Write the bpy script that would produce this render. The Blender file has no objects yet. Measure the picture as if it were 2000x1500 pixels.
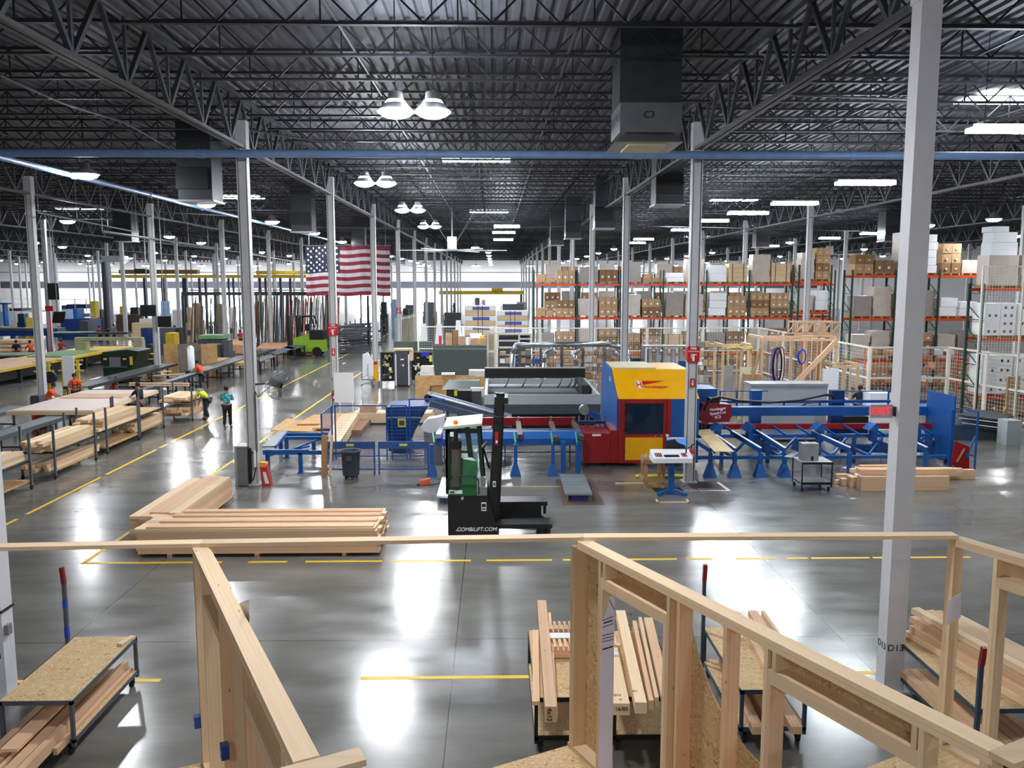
import bpy, math, random
from mathutils import Vector, Matrix
random.seed(7)
sc = bpy.context.scene
COL = sc.collection
# ------------------------------------------------------------ camera
FPX, CAMH = 1650.0, 6.0
PITCH = math.atan(201/FPX); YAW = math.atan(35/FPX*math.cos(PITCH))
cF = Vector((math.sin(YAW)*math.cos(PITCH), math.cos(YAW)*math.cos(PITCH), -math.sin(PITCH)))
cR = Vector((math.cos(YAW), -math.sin(YAW), 0)); cU = cR.cross(cF)
CAM = Vector((0, 0, CAMH))
cd = bpy.data.cameras.new('camera'); cam = bpy.data.objects.new('camera', cd); COL.objects.link(cam)
cam.matrix_world = Matrix.Translation(CAM) @ Matrix((cR, cU, -cF)).transposed().to_4x4()
cd.sensor_width = 36; cd.sensor_fit = 'HORIZONTAL'; cd.lens = FPX/2000*36; cd.clip_start = .05; cd.clip_end = 500
sc.camera = cam
def ray(x, y): return cF + cR*((x-1000)/FPX) - cU*((y-750)/FPX)
def G(x, y, z=0.0):            # where the sight line meets the level z
    d = ray(x, y); return CAM + d*((z-CAMH)/d.z)
def V(x, y, Y):                # where the sight line meets the upright plane Y
    d = ray(x, y); return CAM + d*(Y/d.y)
# ------------------------------------------------------------ world, exposure
w = bpy.data.worlds.new('world'); sc.world = w; w.use_nodes = True
w.node_tree.nodes['Background'].inputs[0].default_value = (.9, .93, 1, 1)
w.node_tree.nodes['Background'].inputs[1].default_value = .25
sc.view_settings.view_transform = 'Standard'; sc.view_settings.look = 'None'
sc.view_settings.exposure = 1.74; sc.view_settings.gamma = 1.0; sc.view_settings.use_curve_mapping = False
LAMP = 95.0        # radiance of the high bay lamps
# ------------------------------------------------------------ materials
MATS = {}
def lin(c):
    return tuple((v/255/12.92 if v/255 <= .04045 else ((v/255+.055)/1.055)**2.4) for v in c)
def mat(name, rgb, rough=.55, metal=0.0, var=.12, scale=3.0, emit=0, spec=.5, alpha=1):
    if name in MATS: return MATS[name]
    m = bpy.data.materials.new(name); m.use_nodes = True; nt = m.node_tree; N = nt.nodes; L = nt.links
    b = N['Principled BSDF']; c = lin(rgb)
    b.inputs['Roughness'].default_value = rough; b.inputs['Metallic'].default_value = metal
    b.inputs['Specular IOR Level'].default_value = spec
    if emit:
        b.inputs['Base Color'].default_value = (*c, 1)
        b.inputs['Emission Color'].default_value = (*c, 1); b.inputs['Emission Strength'].default_value = emit
    else:
        tc = N.new('ShaderNodeTexCoord'); n = N.new('ShaderNodeTexNoise'); n.inputs['Scale'].default_value = scale
        n.inputs['Detail'].default_value = 4; L.new(tc.outputs['Object'], n.inputs['Vector'])
        r = N.new('ShaderNodeValToRGB'); r.color_ramp.elements[0].position = .3; r.color_ramp.elements[1].position = .7
        r.color_ramp.elements[0].color = (*[v*(1-var) for v in c], 1); r.color_ramp.elements[1].color = (*[min(1, v*(1+var)) for v in c], 1)
        L.new(n.outputs['Fac'], r.inputs[0]); L.new(r.outputs[0], b.inputs['Base Color'])
    if alpha < 1: b.inputs['Alpha'].default_value = alpha
    MATS[name] = m; return m
def wood(name, light, dark, osc=(1.2, 9, 26)):
    m = bpy.data.materials.new(name); m.use_nodes = True; nt = m.node_tree; N = nt.nodes; L = nt.links
    b = N['Principled BSDF']; b.inputs['Roughness'].default_value = .65; b.inputs['Specular IOR Level'].default_value = .25
    tc = N.new('ShaderNodeTexCoord'); mp = N.new('ShaderNodeMapping'); mp.inputs['Scale'].default_value = osc
    oi = N.new('ShaderNodeObjectInfo'); vm = N.new('ShaderNodeVectorMath'); vm.operation = 'ADD'
    ml = N.new('ShaderNodeMath'); ml.operation = 'MULTIPLY'; ml.inputs[1].default_value = 37
    L.new(oi.outputs['Random'], ml.inputs[0]); L.new(tc.outputs['Object'], mp.inputs[0])
    L.new(mp.outputs[0], vm.inputs[0]); L.new(ml.outputs[0], vm.inputs[1])
    n = N.new('ShaderNodeTexNoise'); n.inputs['Scale'].default_value = 1; n.inputs['Detail'].default_value = 5; n.inputs['Distortion'].default_value = .6
    L.new(vm.outputs[0], n.inputs['Vector'])
    r = N.new('ShaderNodeValToRGB'); r.color_ramp.elements[0].position = .25; r.color_ramp.elements[1].position = .62
    r.color_ramp.elements[0].color = (*lin(dark), 1); r.color_ramp.elements[1].color = (*lin(light), 1)
    L.new(n.outputs['Fac'], r.inputs[0])
    # knots
    v = N.new('ShaderNodeTexVoronoi'); v.inputs['Scale'].default_value = 1
    mp2 = N.new('ShaderNodeMapping'); mp2.inputs['Scale'].default_value = (8, 1.2, 1.2); L.new(tc.outputs['Object'], mp2.inputs[0])
    va = N.new('ShaderNodeVectorMath'); va.operation = 'ADD'; L.new(mp2.outputs[0], va.inputs[0]); L.new(ml.outputs[0], va.inputs[1])
    L.new(va.outputs[0], v.inputs['Vector'])
    rk = N.new('ShaderNodeValToRGB'); rk.color_ramp.elements[0].position = .04; rk.color_ramp.elements[1].position = .075
    rk.color_ramp.elements[0].color = (.35, .22, .13, 1); rk.color_ramp.elements[1].color = (1, 1, 1, 1)
    L.new(v.outputs['Distance'], rk.inputs[0])
    mx = N.new('ShaderNodeMix'); mx.data_type = 'RGBA'; mx.blend_type = 'MULTIPLY'; mx.inputs[0].default_value = .8
    L.new(r.outputs[0], mx.inputs[6]); L.new(rk.outputs[0], mx.inputs[7])
    hs = N.new('ShaderNodeHueSaturation'); mr = N.new('ShaderNodeMapRange'); mr.inputs[3].default_value = .82; mr.inputs[4].default_value = 1.1
    L.new(oi.outputs['Random'], mr.inputs[0]); L.new(mr.outputs[0], hs.inputs['Value']); L.new(mx.outputs[2], hs.inputs['Color'])
    L.new(hs.outputs[0], b.inputs['Base Color']); MATS[name] = m; return m
def osb(name, c1, c2, c3, sc_=14):
    m = bpy.data.materials.new(name); m.use_nodes = True; nt = m.node_tree; N = nt.nodes; L = nt.links
    b = N['Principled BSDF']; b.inputs['Roughness'].default_value = .7; b.inputs['Specular IOR Level'].default_value = .2
    tc = N.new('ShaderNodeTexCoord'); n = N.new('ShaderNodeTexNoise'); n.inputs['Scale'].default_value = 5
    L.new(tc.outputs['Object'], n.inputs['Vector'])
    mp = N.new('ShaderNodeMapping'); mp.inputs['Scale'].default_value = (1, 1.8, .5); L.new(n.outputs['Color'], mp.inputs[0])
    ad = N.new('ShaderNodeVectorMath'); ad.operation = 'ADD'; L.new(tc.outputs['Object'], ad.inputs[0]); L.new(mp.outputs[0], ad.inputs[1])
    v = N.new('ShaderNodeTexVoronoi'); v.inputs['Scale'].default_value = sc_; L.new(ad.outputs[0], v.inputs['Vector'])
    sp = N.new('ShaderNodeSeparateColor'); L.new(v.outputs['Color'], sp.inputs[0])
    r = N.new('ShaderNodeValToRGB'); e = r.color_ramp.elements
    e[0].color = (*lin(c3), 1); e[1].color = (*lin(c2), 1); e[0].position = .0; e[1].position = 1
    x = e.new(.12); x.color = (*lin(c1), 1); x = e.new(.6); x.color = (*lin(c1), 1)
    L.new(sp.outputs[0], r.inputs[0]); L.new(r.outputs[0], b.inputs['Base Color']); MATS[name] = m; return m
pine = wood('pine', (244, 216, 180), (230, 196, 152))
fir = wood('fir', (236, 198, 162), (216, 170, 130))
oldw = wood('aged wood', (190, 150, 108), (140, 104, 70))
OSB = osb('osb', (202, 170, 126), (222, 196, 152), (158, 122, 82), 20)
OSBF = osb('osb far', (190, 150, 100), (206, 172, 124), (160, 120, 76), 8)
white = mat('white paint', (214, 214, 218), .45, var=.04)
colm = mat('column paint', (196, 196, 198), .4, var=.06)
steelg = mat('grey steel', (92, 98, 104), .45, .3)
darkst = mat('dark steel', (42, 44, 48), .5, .2)
black = mat('black', (14, 15, 17), .45)
rubber = mat('rubber', (24, 24, 26), .8)
blue = mat('machine blue', (14, 84, 156), .42, var=.08)
blued = mat('deep blue', (12, 46, 104), .45, var=.1)
red = mat('machine red', (150, 16, 22), .4, var=.06)
yellow = mat('machine yellow', (240, 172, 0), .4, var=.05)
tapey = mat('yellow floor tape', (238, 196, 40), .5, var=.05)
greenm = mat('forklift green', (30, 92, 52), .35, var=.08)
greend = mat('dark green', (14, 42, 28), .4)
galv = mat('galvanised', (150, 154, 158), .32, .7)
alu = mat('pale aluminium', (176, 182, 186), .35, .5)
grey = mat('panel grey', (170, 174, 176), .5, var=.04)
greyd = mat('panel dark grey', (66, 72, 76), .5)
card = mat('cardboard', (176, 142, 106), .75, var=.14)
cardd = mat('dark cardboard', (134, 100, 66), .75, var=.14)
wrap = mat('shrink wrap', (196, 184, 174), .3, var=.1, scale=2)
tanw = mat('strapped tan board', (214, 186, 146), .7, var=.06)
paper = mat('white paper', (232, 234, 238), .6, var=.02)
orange = mat('rack orange', (206, 74, 30), .5)
rackg = mat('rack green', (28, 62, 52), .5)
skin_ = mat('skin', (168, 112, 84), .55)
hairm = mat('dark hair', (26, 20, 18), .7)
denim = mat('dark denim', (32, 40, 58), .8)
blackc = mat('black cloth', (20, 20, 24), .85)
cream = mat('cream paint', (218, 210, 176), .55, var=.06)
glassd = mat('dark glass', (24, 44, 66), .08, 0, .3, alpha=.72)
glassc = mat('clear pane', (150, 180, 180), .05, 0, .1, alpha=.22)
yelm = mat('yellow steel', (214, 182, 40), .45)
olive = mat('olive green sheathing', (120, 160, 118), .7)
concp = mat('board white', (236, 236, 238), .4, var=.02)
redsign = mat('sign red', (196, 24, 30), .4, var=.03)
# ------------------------------------------------------------ geometry helpers
WL = {}
def W(p): return WL.get(p.name, Vector((0, 0, 0))) if p else Vector((0, 0, 0))
class MB:
    def __init__(s): s.v = []; s.f = []
    def add(s, vs, fs):
        o = len(s.v); s.v += [Vector(a) for a in vs]; s.f += [tuple(o+i for i in f) for f in fs]; return s
    def hexa(s, b, t):          # b, t: four points each, same order
        return s.add(list(b)+list(t), [(3, 2, 1, 0), (4, 5, 6, 7), (0, 1, 5, 4), (1, 2, 6, 5), (2, 3, 7, 6), (3, 0, 4, 7)])
    def box(s, x0, y0, z0, x1, y1, z1):
        if x0 > x1: x0, x1 = x1, x0
        if y0 > y1: y0, y1 = y1, y0
        if z0 > z1: z0, z1 = z1, z0
        return s.hexa([(x0, y0, z0), (x1, y0, z0), (x1, y1, z0), (x0, y1, z0)], [(x0, y0, z1), (x1, y0, z1), (x1, y1, z1), (x0, y1, z1)])
    def bar(s, p, q, w, t=None, up=(0, 0, 1)):     # w sideways, t along up
        t = w if t is None else t; p = Vector(p); q = Vector(q); d = (q-p).normalized(); u = Vector(up)
        if abs(d.dot(u)) > .98: u = Vector((0, 1, 0))
        a = d.cross(u).normalized(); u = a.cross(d).normalized(); a = a*w/2; u = u*t/2
        return s.hexa([p-a-u, p+a-u, p+a+u, p-a+u], [q-a-u, q+a-u, q+a+u, q-a+u])
    def cyl(s, p, q, r, n=12, r2=None, cap=True):
        r2 = r if r2 is None else r2; p = Vector(p); q = Vector(q); d = (q-p).normalized(); u = Vector((0, 0, 1))
        if abs(d.z) > .95: u = Vector((0, 1, 0))
        a = d.cross(u).normalized(); b = a.cross(d); vs = []
        for c, rr in ((p, r), (q, r2)):
            for i in range(n):
                t = 2*math.pi*i/n; vs.append(c+a*math.cos(t)*rr+b*math.sin(t)*rr)
        fs = [(i, (i+1) % n, n+(i+1) % n, n+i) for i in range(n)]
        if cap: fs += [tuple(range(n-1, -1, -1)), tuple(range(n, 2*n))]
        return s.add(vs, fs)
    def path(s, pts, r, n=8):
        pts = [Vector(p) for p in pts]
        for a, b in zip(pts, pts[1:]): s.cyl(a, b, r, n)
        for p in pts[1:-1]: s.ball(p, r, 6, 4)
        return s
    def ball(s, c, r, n=12, m=8, sc_=(1, 1, 1)):
        c = Vector(c); vs = []; fs = []
        for j in range(m+1):
            ph = math.pi*j/m
            for i in range(n):
                t = 2*math.pi*i/n; vs.append(c+Vector((math.sin(ph)*math.cos(t)*r*sc_[0], math.sin(ph)*math.sin(t)*r*sc_[1], math.cos(ph)*r*sc_[2])))
        for j in range(m):
            for i in range(n): fs.append((j*n+i, (j+1)*n+i, (j+1)*n+(i+1) % n, j*n+(i+1) % n))
        return s.add(vs, fs)
    def lathe(s, c, prof, n=20):
        c = Vector(c); vs = []; fs = []
        for r, z in prof:
            for i in range(n): t = 2*math.pi*i/n; vs.append(c+Vector((r*math.cos(t), r*math.sin(t), z)))
        for j in range(len(prof)-1):
            for i in range(n): fs.append((j*n+i, j*n+(i+1) % n, (j+1)*n+(i+1) % n, (j+1)*n+i))
        return s.add(vs, fs)
    def prism(s, poly, off):     # poly: list of 3D points, off: extrusion vector
        n = len(poly); off = Vector(off); a = [Vector(p) for p in poly]; b = [p+off for p in a]
        return s.add(a+b, [tuple(range(n-1, -1, -1)), tuple(range(n, 2*n))]+[(i, (i+1) % n, n+(i+1) % n, n+i) for i in range(n)])
    def fb(s, x0, y0, x1, y1, Y, dep):     # upright block whose front lies in the plane Y
        a = V(x0, (y0+y1)/2, Y); b = V(x1, (y0+y1)/2, Y); t = V((x0+x1)/2, y0, Y).z; u = max(.001, V((x0+x1)/2, y1, Y).z)
        return s.box(a.x, Y, u, b.x, Y+dep, t)
    def build(s, name, m, parent=None, smooth=False):
        o = W(parent); me = bpy.data.meshes.new(name)
        me.from_pydata([v-o for v in s.v], [], s.f); me.materials.append(m); me.update()
        if smooth:
            for p in me.polygons: p.use_smooth = True
        ob = bpy.data.objects.new(name, me); COL.objects.link(ob)
        if parent: ob.parent = parent; WL[ob.name] = o
        return ob
def tag(o, label, cat, group=None, kind=None):
    if label: o['label'] = label
    if cat: o['category'] = cat
    if group: o['group'] = group
    if kind: o['kind'] = kind
    return o
def thing(name, label, cat, loc=(0, 0, 0), group=None):
    o = bpy.data.objects.new(name, None); COL.objects.link(o); o.location = loc; o.empty_display_size = .2
    WL[o.name] = Vector(loc); return tag(o, label, cat, group)
def struct(o): o['kind'] = 'structure'; return o
UNIT = {}
def board(name, p, q, w, t, m, parent=None, up=(0, 0, 1)):   # timber from p to q, w sideways, t along up
    if m.name not in UNIT:
        b = MB().box(-.5, -.5, -.5, .5, .5, .5); me = bpy.data.meshes.new('timber_'+m.name)
        me.from_pydata(b.v, [], b.f); me.materials.append(m); UNIT[m.name] = me
    p = Vector(p); q = Vector(q); d = (q-p); L_ = d.length; d.normalize(); u = Vector(up)
    if abs(d.dot(u)) > .98: u = Vector((0, 1, 0))
    a = u.cross(d).normalized(); u = d.cross(a)
    o = bpy.data.objects.new(name, UNIT[m.name]); COL.objects.link(o)
    M = Matrix((d, a, u)).transposed().to_4x4() @ Matrix.Diagonal((L_, w, t, 1))
    if parent: o.parent = parent
    o.matrix_local = Matrix.Translation((p+q)/2-W(parent)) @ M
    return o
def text(s, size, loc, m, parent, name='lettering', rot=(math.pi/2, 0, 0), ext=.002, align='CENTER', shear=0, offset=0):
    c = bpy.data.curves.new(name, 'FONT'); c.body = s; c.size = size; c.extrude = ext; c.align_x = align; c.align_y = 'CENTER'; c.shear = shear; c.offset = offset
    t = bpy.data.objects.new(name+'_tmp', c); COL.objects.link(t)
    dg = bpy.context.evaluated_depsgraph_get(); me = bpy.data.meshes.new_from_object(t.evaluated_get(dg))
    bpy.data.objects.remove(t); me.materials.clear(); me.materials.append(m)
    o = bpy.data.objects.new(name, me); COL.objects.link(o); o.rotation_euler = rot
    o.location = Vector(loc)-W(parent); o.parent = parent; return o
def clone(o, loc=None, parent=None):
    c = o.copy(); COL.objects.link(c)
    if parent: c.parent = parent
    if loc is not None: c.location = loc
    for ch in o.children: clone(ch, None, c)
    return c
ORD = ['first', 'second', 'third', 'fourth', 'fifth', 'sixth', 'seventh', 'eighth', 'ninth', 'tenth', 'eleventh', 'twelfth', 'thirteenth', 'fourteenth', 'fifteenth', 'sixteenth']
# ------------------------------------------------------------ floor, walls, deck
X0, XS, Y0, YS = -7.15, 13.0, 11.8, 13.0
WALLY = 196.0
fm = bpy.data.materials.new('polished concrete'); fm.use_nodes = True
def concrete(m):
    nt = m.node_tree; N = nt.nodes; L = nt.links; b = N['Principled BSDF']
    tc = N.new('ShaderNodeTexCoord'); n = N.new('ShaderNodeTexNoise'); n.inputs['Scale'].default_value = .45; n.inputs['Detail'].default_value = 9; n.inputs['Roughness'].default_value = .62
    mp = N.new('ShaderNodeMapping'); mp.inputs['Scale'].default_value = (.6, 1.6, 1); L.new(tc.outputs['Object'], mp.inputs[0]); L.new(mp.outputs[0], n.inputs['Vector'])
    r = N.new('ShaderNodeValToRGB'); r.color_ramp.elements[0].position = .3; r.color_ramp.elements[1].position = .72
    r.color_ramp.elements[0].color = (*lin((92, 89, 85)), 1); r.color_ramp.elements[1].color = (*lin((132, 130, 124)), 1)
    L.new(n.outputs['Fac'], r.inputs[0])
    sx = N.new('ShaderNodeSeparateXYZ'); L.new(tc.outputs['Object'], sx.inputs[0])
    prev = r.outputs[0]
    for ax, off in ((0, 7.15), (1, -.65)):     # saw-cut joints every 6.5 m
        a = N.new('ShaderNodeMath'); a.operation = 'ADD'; a.inputs[1].default_value = off+650; L.new(sx.outputs[ax], a.inputs[0])
        mo = N.new('ShaderNodeMath'); mo.operation = 'PINGPONG'; mo.inputs[1].default_value = 3.25; L.new(a.outputs[0], mo.inputs[0])
        lt = N.new('ShaderNodeMath'); lt.operation = 'LESS_THAN'; lt.inputs[1].default_value = .008; L.new(mo.outputs[0], lt.inputs[0])
        mx = N.new('ShaderNodeMix'); mx.data_type = 'RGBA'; L.new(lt.outputs[0], mx.inputs[0]); L.new(prev, mx.inputs[6]); mx.inputs[7].default_value = (.04, .04, .04, 1); prev = mx.outputs[2]
    L.new(prev, b.inputs['Base Color'])
    n2 = N.new('ShaderNodeTexNoise'); n2.inputs['Scale'].default_value = 1.3; n2.inputs['Detail'].default_value = 3; L.new(mp.outputs[0], n2.inputs['Vector'])
    mr = N.new('ShaderNodeMapRange'); mr.inputs[1].default_value = .3; mr.inputs[2].default_value = .75; mr.inputs[3].default_value = .15; mr.inputs[4].default_value = .25
    L.new(n2.outputs['Fac'], mr.inputs[0]); L.new(mr.outputs[0], b.inputs['Roughness']); b.inputs['Specular IOR Level'].default_value = .7
concrete(fm)
struct(MB().box(-125, -12, -.2, 75, WALLY+1, 0).build('floor', fm))
deckm = mat('roof deck', (78, 80, 88), .6, .0, .1, 1)
trussm = mat('truss grey', (32, 35, 42), .55, .1)
girdm = mat('girder grey', (64, 67, 73), .5, .1)
m = MB(); x = -125.0
prof = []
while x < 75:
    prof += [(x, 11.36), (x+.14, 11.36), (x+.17, 11.43), (x+.27, 11.43)]; x += .3
n = len(prof)
m.add([(a, -12, b) for a, b in prof]+[(a, WALLY+1, b) for a, b in prof], [(i, i+1, n+i+1, n+i) for i in range(n-1)])
struct(m.build('ceiling', deckm))
struct(MB().box(-125, -12, 11.44, 75, WALLY+1, 11.6).build('ceiling_slab', deckm))
wallw = mat('wall white', (236, 234, 236), .7, var=.04, scale=.3); wallg = mat('wall stripe', (84, 86, 98), .7, var=.03)
struct(MB().box(-125, WALLY, 0, 75, WALLY+.4, 11.44).build('wall_back', wallw))
struct(MB().box(-125, WALLY-.06, 4.4, 75, WALLY, 5.9).build('trim_1', wallg))
struct(MB().box(-125, WALLY-.12, 7.9, 75, WALLY, 8.05).build('trim_2', wallg))
struct(MB().box(-125.4, -12, 0, -125, WALLY, 11.44).build('wall_left', wallw))
struct(MB().box(75, -12, 0, 75.4, WALLY, 11.44).build('wall_right', wallw))
struct(MB().box(-125, -12.4, 0, 75, -12, 11.44).build('wall_front', wallw))
day = mat('daylight opening', (235, 245, 255), 1, emit=9)
struct(MB().fb(838, 566, 856, 599, WALLY-.2, .15).build('door_1', day))
struct(MB().fb(812, 568, 834, 599, WALLY-.2, .15).build('door_2', day))
struct(MB().fb(252, 583, 268, 598, WALLY-.2, .15).build('door_3', day))
for i, (a, b) in enumerate(((400, 470), (700, 735))): struct(MB().fb(a, 566, b, 598, WALLY-.2, .15).build('door_%d' % (4+i), day))
# ------------------------------------------------------------ roof steel
def in_view(p, mar=250):
    v = Vector(p)-CAM; c = v.dot(cF)
    if c < .5: return False
    x_ = 1000+FPX*v.dot(cR)/c; y_ = 750-FPX*v.dot(cU)/c
    return -mar < x_ < 2000+mar and -mar < y_ < 1500+mar
def girder_mesh():
    m = MB()
    for s in (-.07, .07):
        m.box(s-.05, 0, 9.72, s+.05, 13, 9.80); m.box(s-.05, 0, 11.05, s+.05, 13, 11.15)
    for i in range(6):
        y = i*13/6
        m.bar((0, y, 11.1), (0, y+13/12, 9.78), .09); m.bar((0, y+13/12, 9.78), (0, y+13/6, 11.1), .09); m.bar((0, y+13/12, 9.78), (0, y+13/12, 11.1), .06)
    me = bpy.data.meshes.new('joist_girder'); me.from_pydata(m.v, [], m.f); me.materials.append(girdm); return me
gm = girder_mesh()
K0, K1 = -9, 5
for k in range(K0, K1+1):
    for j in range(-1, 14):
        x, y = X0+XS*k, Y0+YS*j
        if not (in_view((x, y+13, 9.7)) or in_view((x, y+1, 9.7)) or in_view((x, y+6, 9.7))): continue
        o = bpy.data.objects.new('roof_girder', gm); COL.objects.link(o); o.location = (x, y, 0)
        side = 'left of' if k <= 0 else 'right of'; kk = (1-k) if k <= 0 else k
        tag(o, 'grey lattice roof girder, %s line %s the middle bay, %s span from the front' % (ORD[kk-1], side, ORD[j+1]), 'roof girder', 'lattice girders along the column lines')
def joist(m, x, y):
    for s in (-.035, .035): m.box(x+.2, y+s-.025, 10.63, x+12.8, y+s+.025, 10.68)
    m.box(x, y-.05, 11.28, x+13, y+.05, 11.34)
    for i in range(10):
        a = x+.25+i*1.25; m.bar((a, y, 11.28), (a+.625, y, 10.68), .035); m.bar((a+.625, y, 10.68), (a+1.25, y, 11.28), .035)
        if i % 2: m.bar((a, y, 10.66), (a, y, 11.28), .03)
jm = MB(); joist(jm, 0, 0); jme = bpy.data.meshes.new('roof_joist'); jme.from_pydata(jm.v, [], jm.f); jme.materials.append(trussm)
spots = []
for k in range(-10, 6):
    for r in range(-4, 84):
        x, y = X0+XS*(k-1), Y0+YS/6*r
        c = Vector((x+6.5, y, 11))
        if x < -124 or x > 61: continue
        if in_view(c) or in_view((x+13, y, 11)) or in_view((x, y, 11)): spots.append(((c-CAM).length, x, y, k))
spots.sort()
rest = MB()
for i, (d, x, y, k) in enumerate(spots):
    if i < 300:
        o = bpy.data.objects.new('roof_joist', jme); COL.objects.link(o); o.location = (x, y, 0)
        nm = 'middle bay between the two nearest columns' if k == 1 else ('%s bay %s the middle one' % (ORD[abs(k-1)-1], 'left of' if k < 1 else 'right of'))
        tag(o, 'dark roof joist, number %d from the front, %s' % (round((y+6.75)/(YS/6))-1, nm.replace(' between the two nearest columns', '')), 'roof joist', 'roof joists '+nm)
    else: joist(rest, x, y)
tag(rest.build('roof_joist', trussm), 'dark open-web roof joists far down the hall', 'roof joist', None, 'stuff')
# bridging lines under the deck, running with the hall
for i, x in enumerate([X0+XS*k+f for k in (-2, -1, 0, 1) for f in (4.3, 8.7)]):
    tag(MB().bar((x, 2, 10.7), (x, 150, 10.7), .04).build('joist_bridging', girdm), 'thin steel bridging rod under the roof joists, %s from the left' % ORD[i], 'bridging rod', 'bridging rods')
# ------------------------------------------------------------ columns
def col_mesh(box=False):
    m = MB()
    if box: m.box(-.14, -.14, 0, .14, .14, 9.72)
    else:
        m.box(-.15, -.13, 0, -.125, .13, 9.72); m.box(.125, -.13, 0, .15, .13, 9.72); m.box(-.13, -.012, 0, .13, .012, 9.72)
        m.box(-.1, -.10, 0, .1, .10, 9.72)
    m.box(-.22, -.22, 0, .22, .22, .03); m.box(-.16, -.16, 9.72, .16, .16, 10.5)
    return m
cm = {}
for b in (False, True):
    q = col_mesh(b); me = bpy.data.meshes.new('steel_column'); me.from_pydata(q.v, [], q.f); me.materials.append(colm if not b else white); cm[b] = me
COLS = {}
for k in range(K0, K1+1):
    for j in range(0, 14):
        x, y = X0+XS*k, Y0+YS*j
        if not (in_view((x, y, 0), 60) or in_view((x, y, 5), 60) or in_view((x, y, 9), 60)): continue
        o = bpy.data.objects.new('steel_column', cm[j == 0]); COL.objects.link(o); o.location = (x, y, 0); COLS[(k, j)] = o; WL[o.name] = Vector((x, y, 0))
        line = ('%s line to the left of the open aisle' % ORD[-k-1]) if k < 0 else ('line along the right edge of the open aisle' if k == 0 else '%s line right of the aisle-side line' % ORD[k-1])
        tag(o, 'white steel column, %s row back from the camera, %s' % (ORD[j], line), 'column', 'steel columns in a square grid')
inkm = mat('stencil ink', (26, 26, 30), .7)
for (k, s) in ((1, 'D13'), (0, 'E13')):
    c = COLS[(k, 0)]; x = c.location.x; z = G(1742 if k else 25, 1258 if k else 1278, 0); zz = V(1742, 1258, Y0).z
    text(s, .14, (x, Y0-.143, zz), inkm, c, 'stencilled_number'); text(s, .14, (x-.143, Y0, zz), inkm, c, 'stencilled_number', (math.pi/2, 0, -math.pi/2))
band = MB(); x = COLS[(0, 0)].location.x; zz = V(20, 1190, Y0).z
band.box(x-.16, Y0-.16, zz, x+.16, Y0+.16, zz+.03); band.build('strap', black, COLS[(0, 0)])
band = MB(); band.box(x+.145, Y0-.1, zz-.35, x+.2, Y0, zz-.2); band.build('outlet_box', galv, COLS[(0, 0)])
# ------------------------------------------------------------ lamps
lampm = mat('lamp glow', (246, 250, 255), 1, emit=LAMP)
lampc = mat('lamp glow tube', (240, 248, 255), 1, emit=LAMP*.6)
housem = mat('lamp housing', (150, 152, 158), .4, .3)
def lamp_round(x, y, z, r, label, double=False):
    t = thing('high_bay_lamp', label, 'ceiling lamp', (x, y, z), 'high bay lamps')
    h = MB(); d = MB(); c = MB()
    for s in ((-.36, .36) if double else (0,)):
        h.lathe((x+s, y, z), [(.05, .38), (.13, .36), (.16, .2), (r, .02), (r, 0), (r-.02, .0), (.14, .19), (.0, .2)], 18)
        d.lathe((x+s, y, z), [(r-.03, .015), (r*.8, -.07), (r*.45, -.13), (0, -.15)] if not double else [(.17, .2), (r*.9, .03), (r+.03, -.02), (r*.8, -.09), (r*.45, -.13), (0, -.15)], 18)
        c.cyl((x+s, y, z+.36), (x+s, y, 11.4), .012, 6)
    h.build('housing', housem, t, True); d.build('diffuser', lampm, t); c.build('hanger', darkst, t); return t
def lamp_long(x, y, z, L_, label):
    t = thing('linear_lamp', label, 'ceiling lamp', (x, y, z), 'linear lamps')
    MB().box(x-L_/2, y-.16, z+.02, x+L_/2, y+.16, z+.09).build('housing', housem, t)
    MB().box(x-L_/2+.02, y-.2, z-.07, x+L_/2-.02, y+.2, z+.019).build('diffuser', lampc, t)
    for s in (-1, 1): MB().cyl((x+s*L_/3, y, z+.09), (x+s*L_/3, y, 11.4), .01, 6).build('hanger', darkst, t)
    return t
used = []
def far_enough(p):
    for q in used:
        if abs(p.x-q.x) < 4 and abs(p.y-q.y) < 6: return False
    return True
rl = [(809, 217, 1, 'large twin lamp, nearest and brightest, high in the middle bay'), (733, 357, 1, 'twin round lamp, next behind the brightest one'), (801, 410, 1, 'twin round lamp, third along the middle bay'), (839, 442, 1, 'small twin round lamp, fourth along the middle bay'),
      (167, 341, 0, 'round lamp near the left edge above the blue pipe'), (403, 399, 0, 'round lamp left of the second column beside the duct'), (532, 433, 0, 'round lamp right of the second column'), (614, 455, 0, 'round lamp left of the extinguisher sign column'),
      (132, 432, 0, 'round lamp above the leftmost near column'), (122, 482, 0, 'round lamp seen low at the far left'), (393, 474, 0, 'round lamp left of the second column, low'), (331, 462, 0, 'small round lamp far behind the left bays'), (668, 472, 0, 'round lamp right above the flag'), (928, 483, 0, 'small round lamp beside the big ceiling fan'),
      (1941, 428, 0, 'round lamp at the right above the white boxes'), (1812, 440, 0, 'round lamp just right of the big near column')]
for x, y, dbl, lab in rl:
    p = G(x, y, 9.3); used.append(p); lamp_round(p.x, p.y, 9.3, .33 if dbl else .42, 'white '+lab, bool(dbl))
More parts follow.
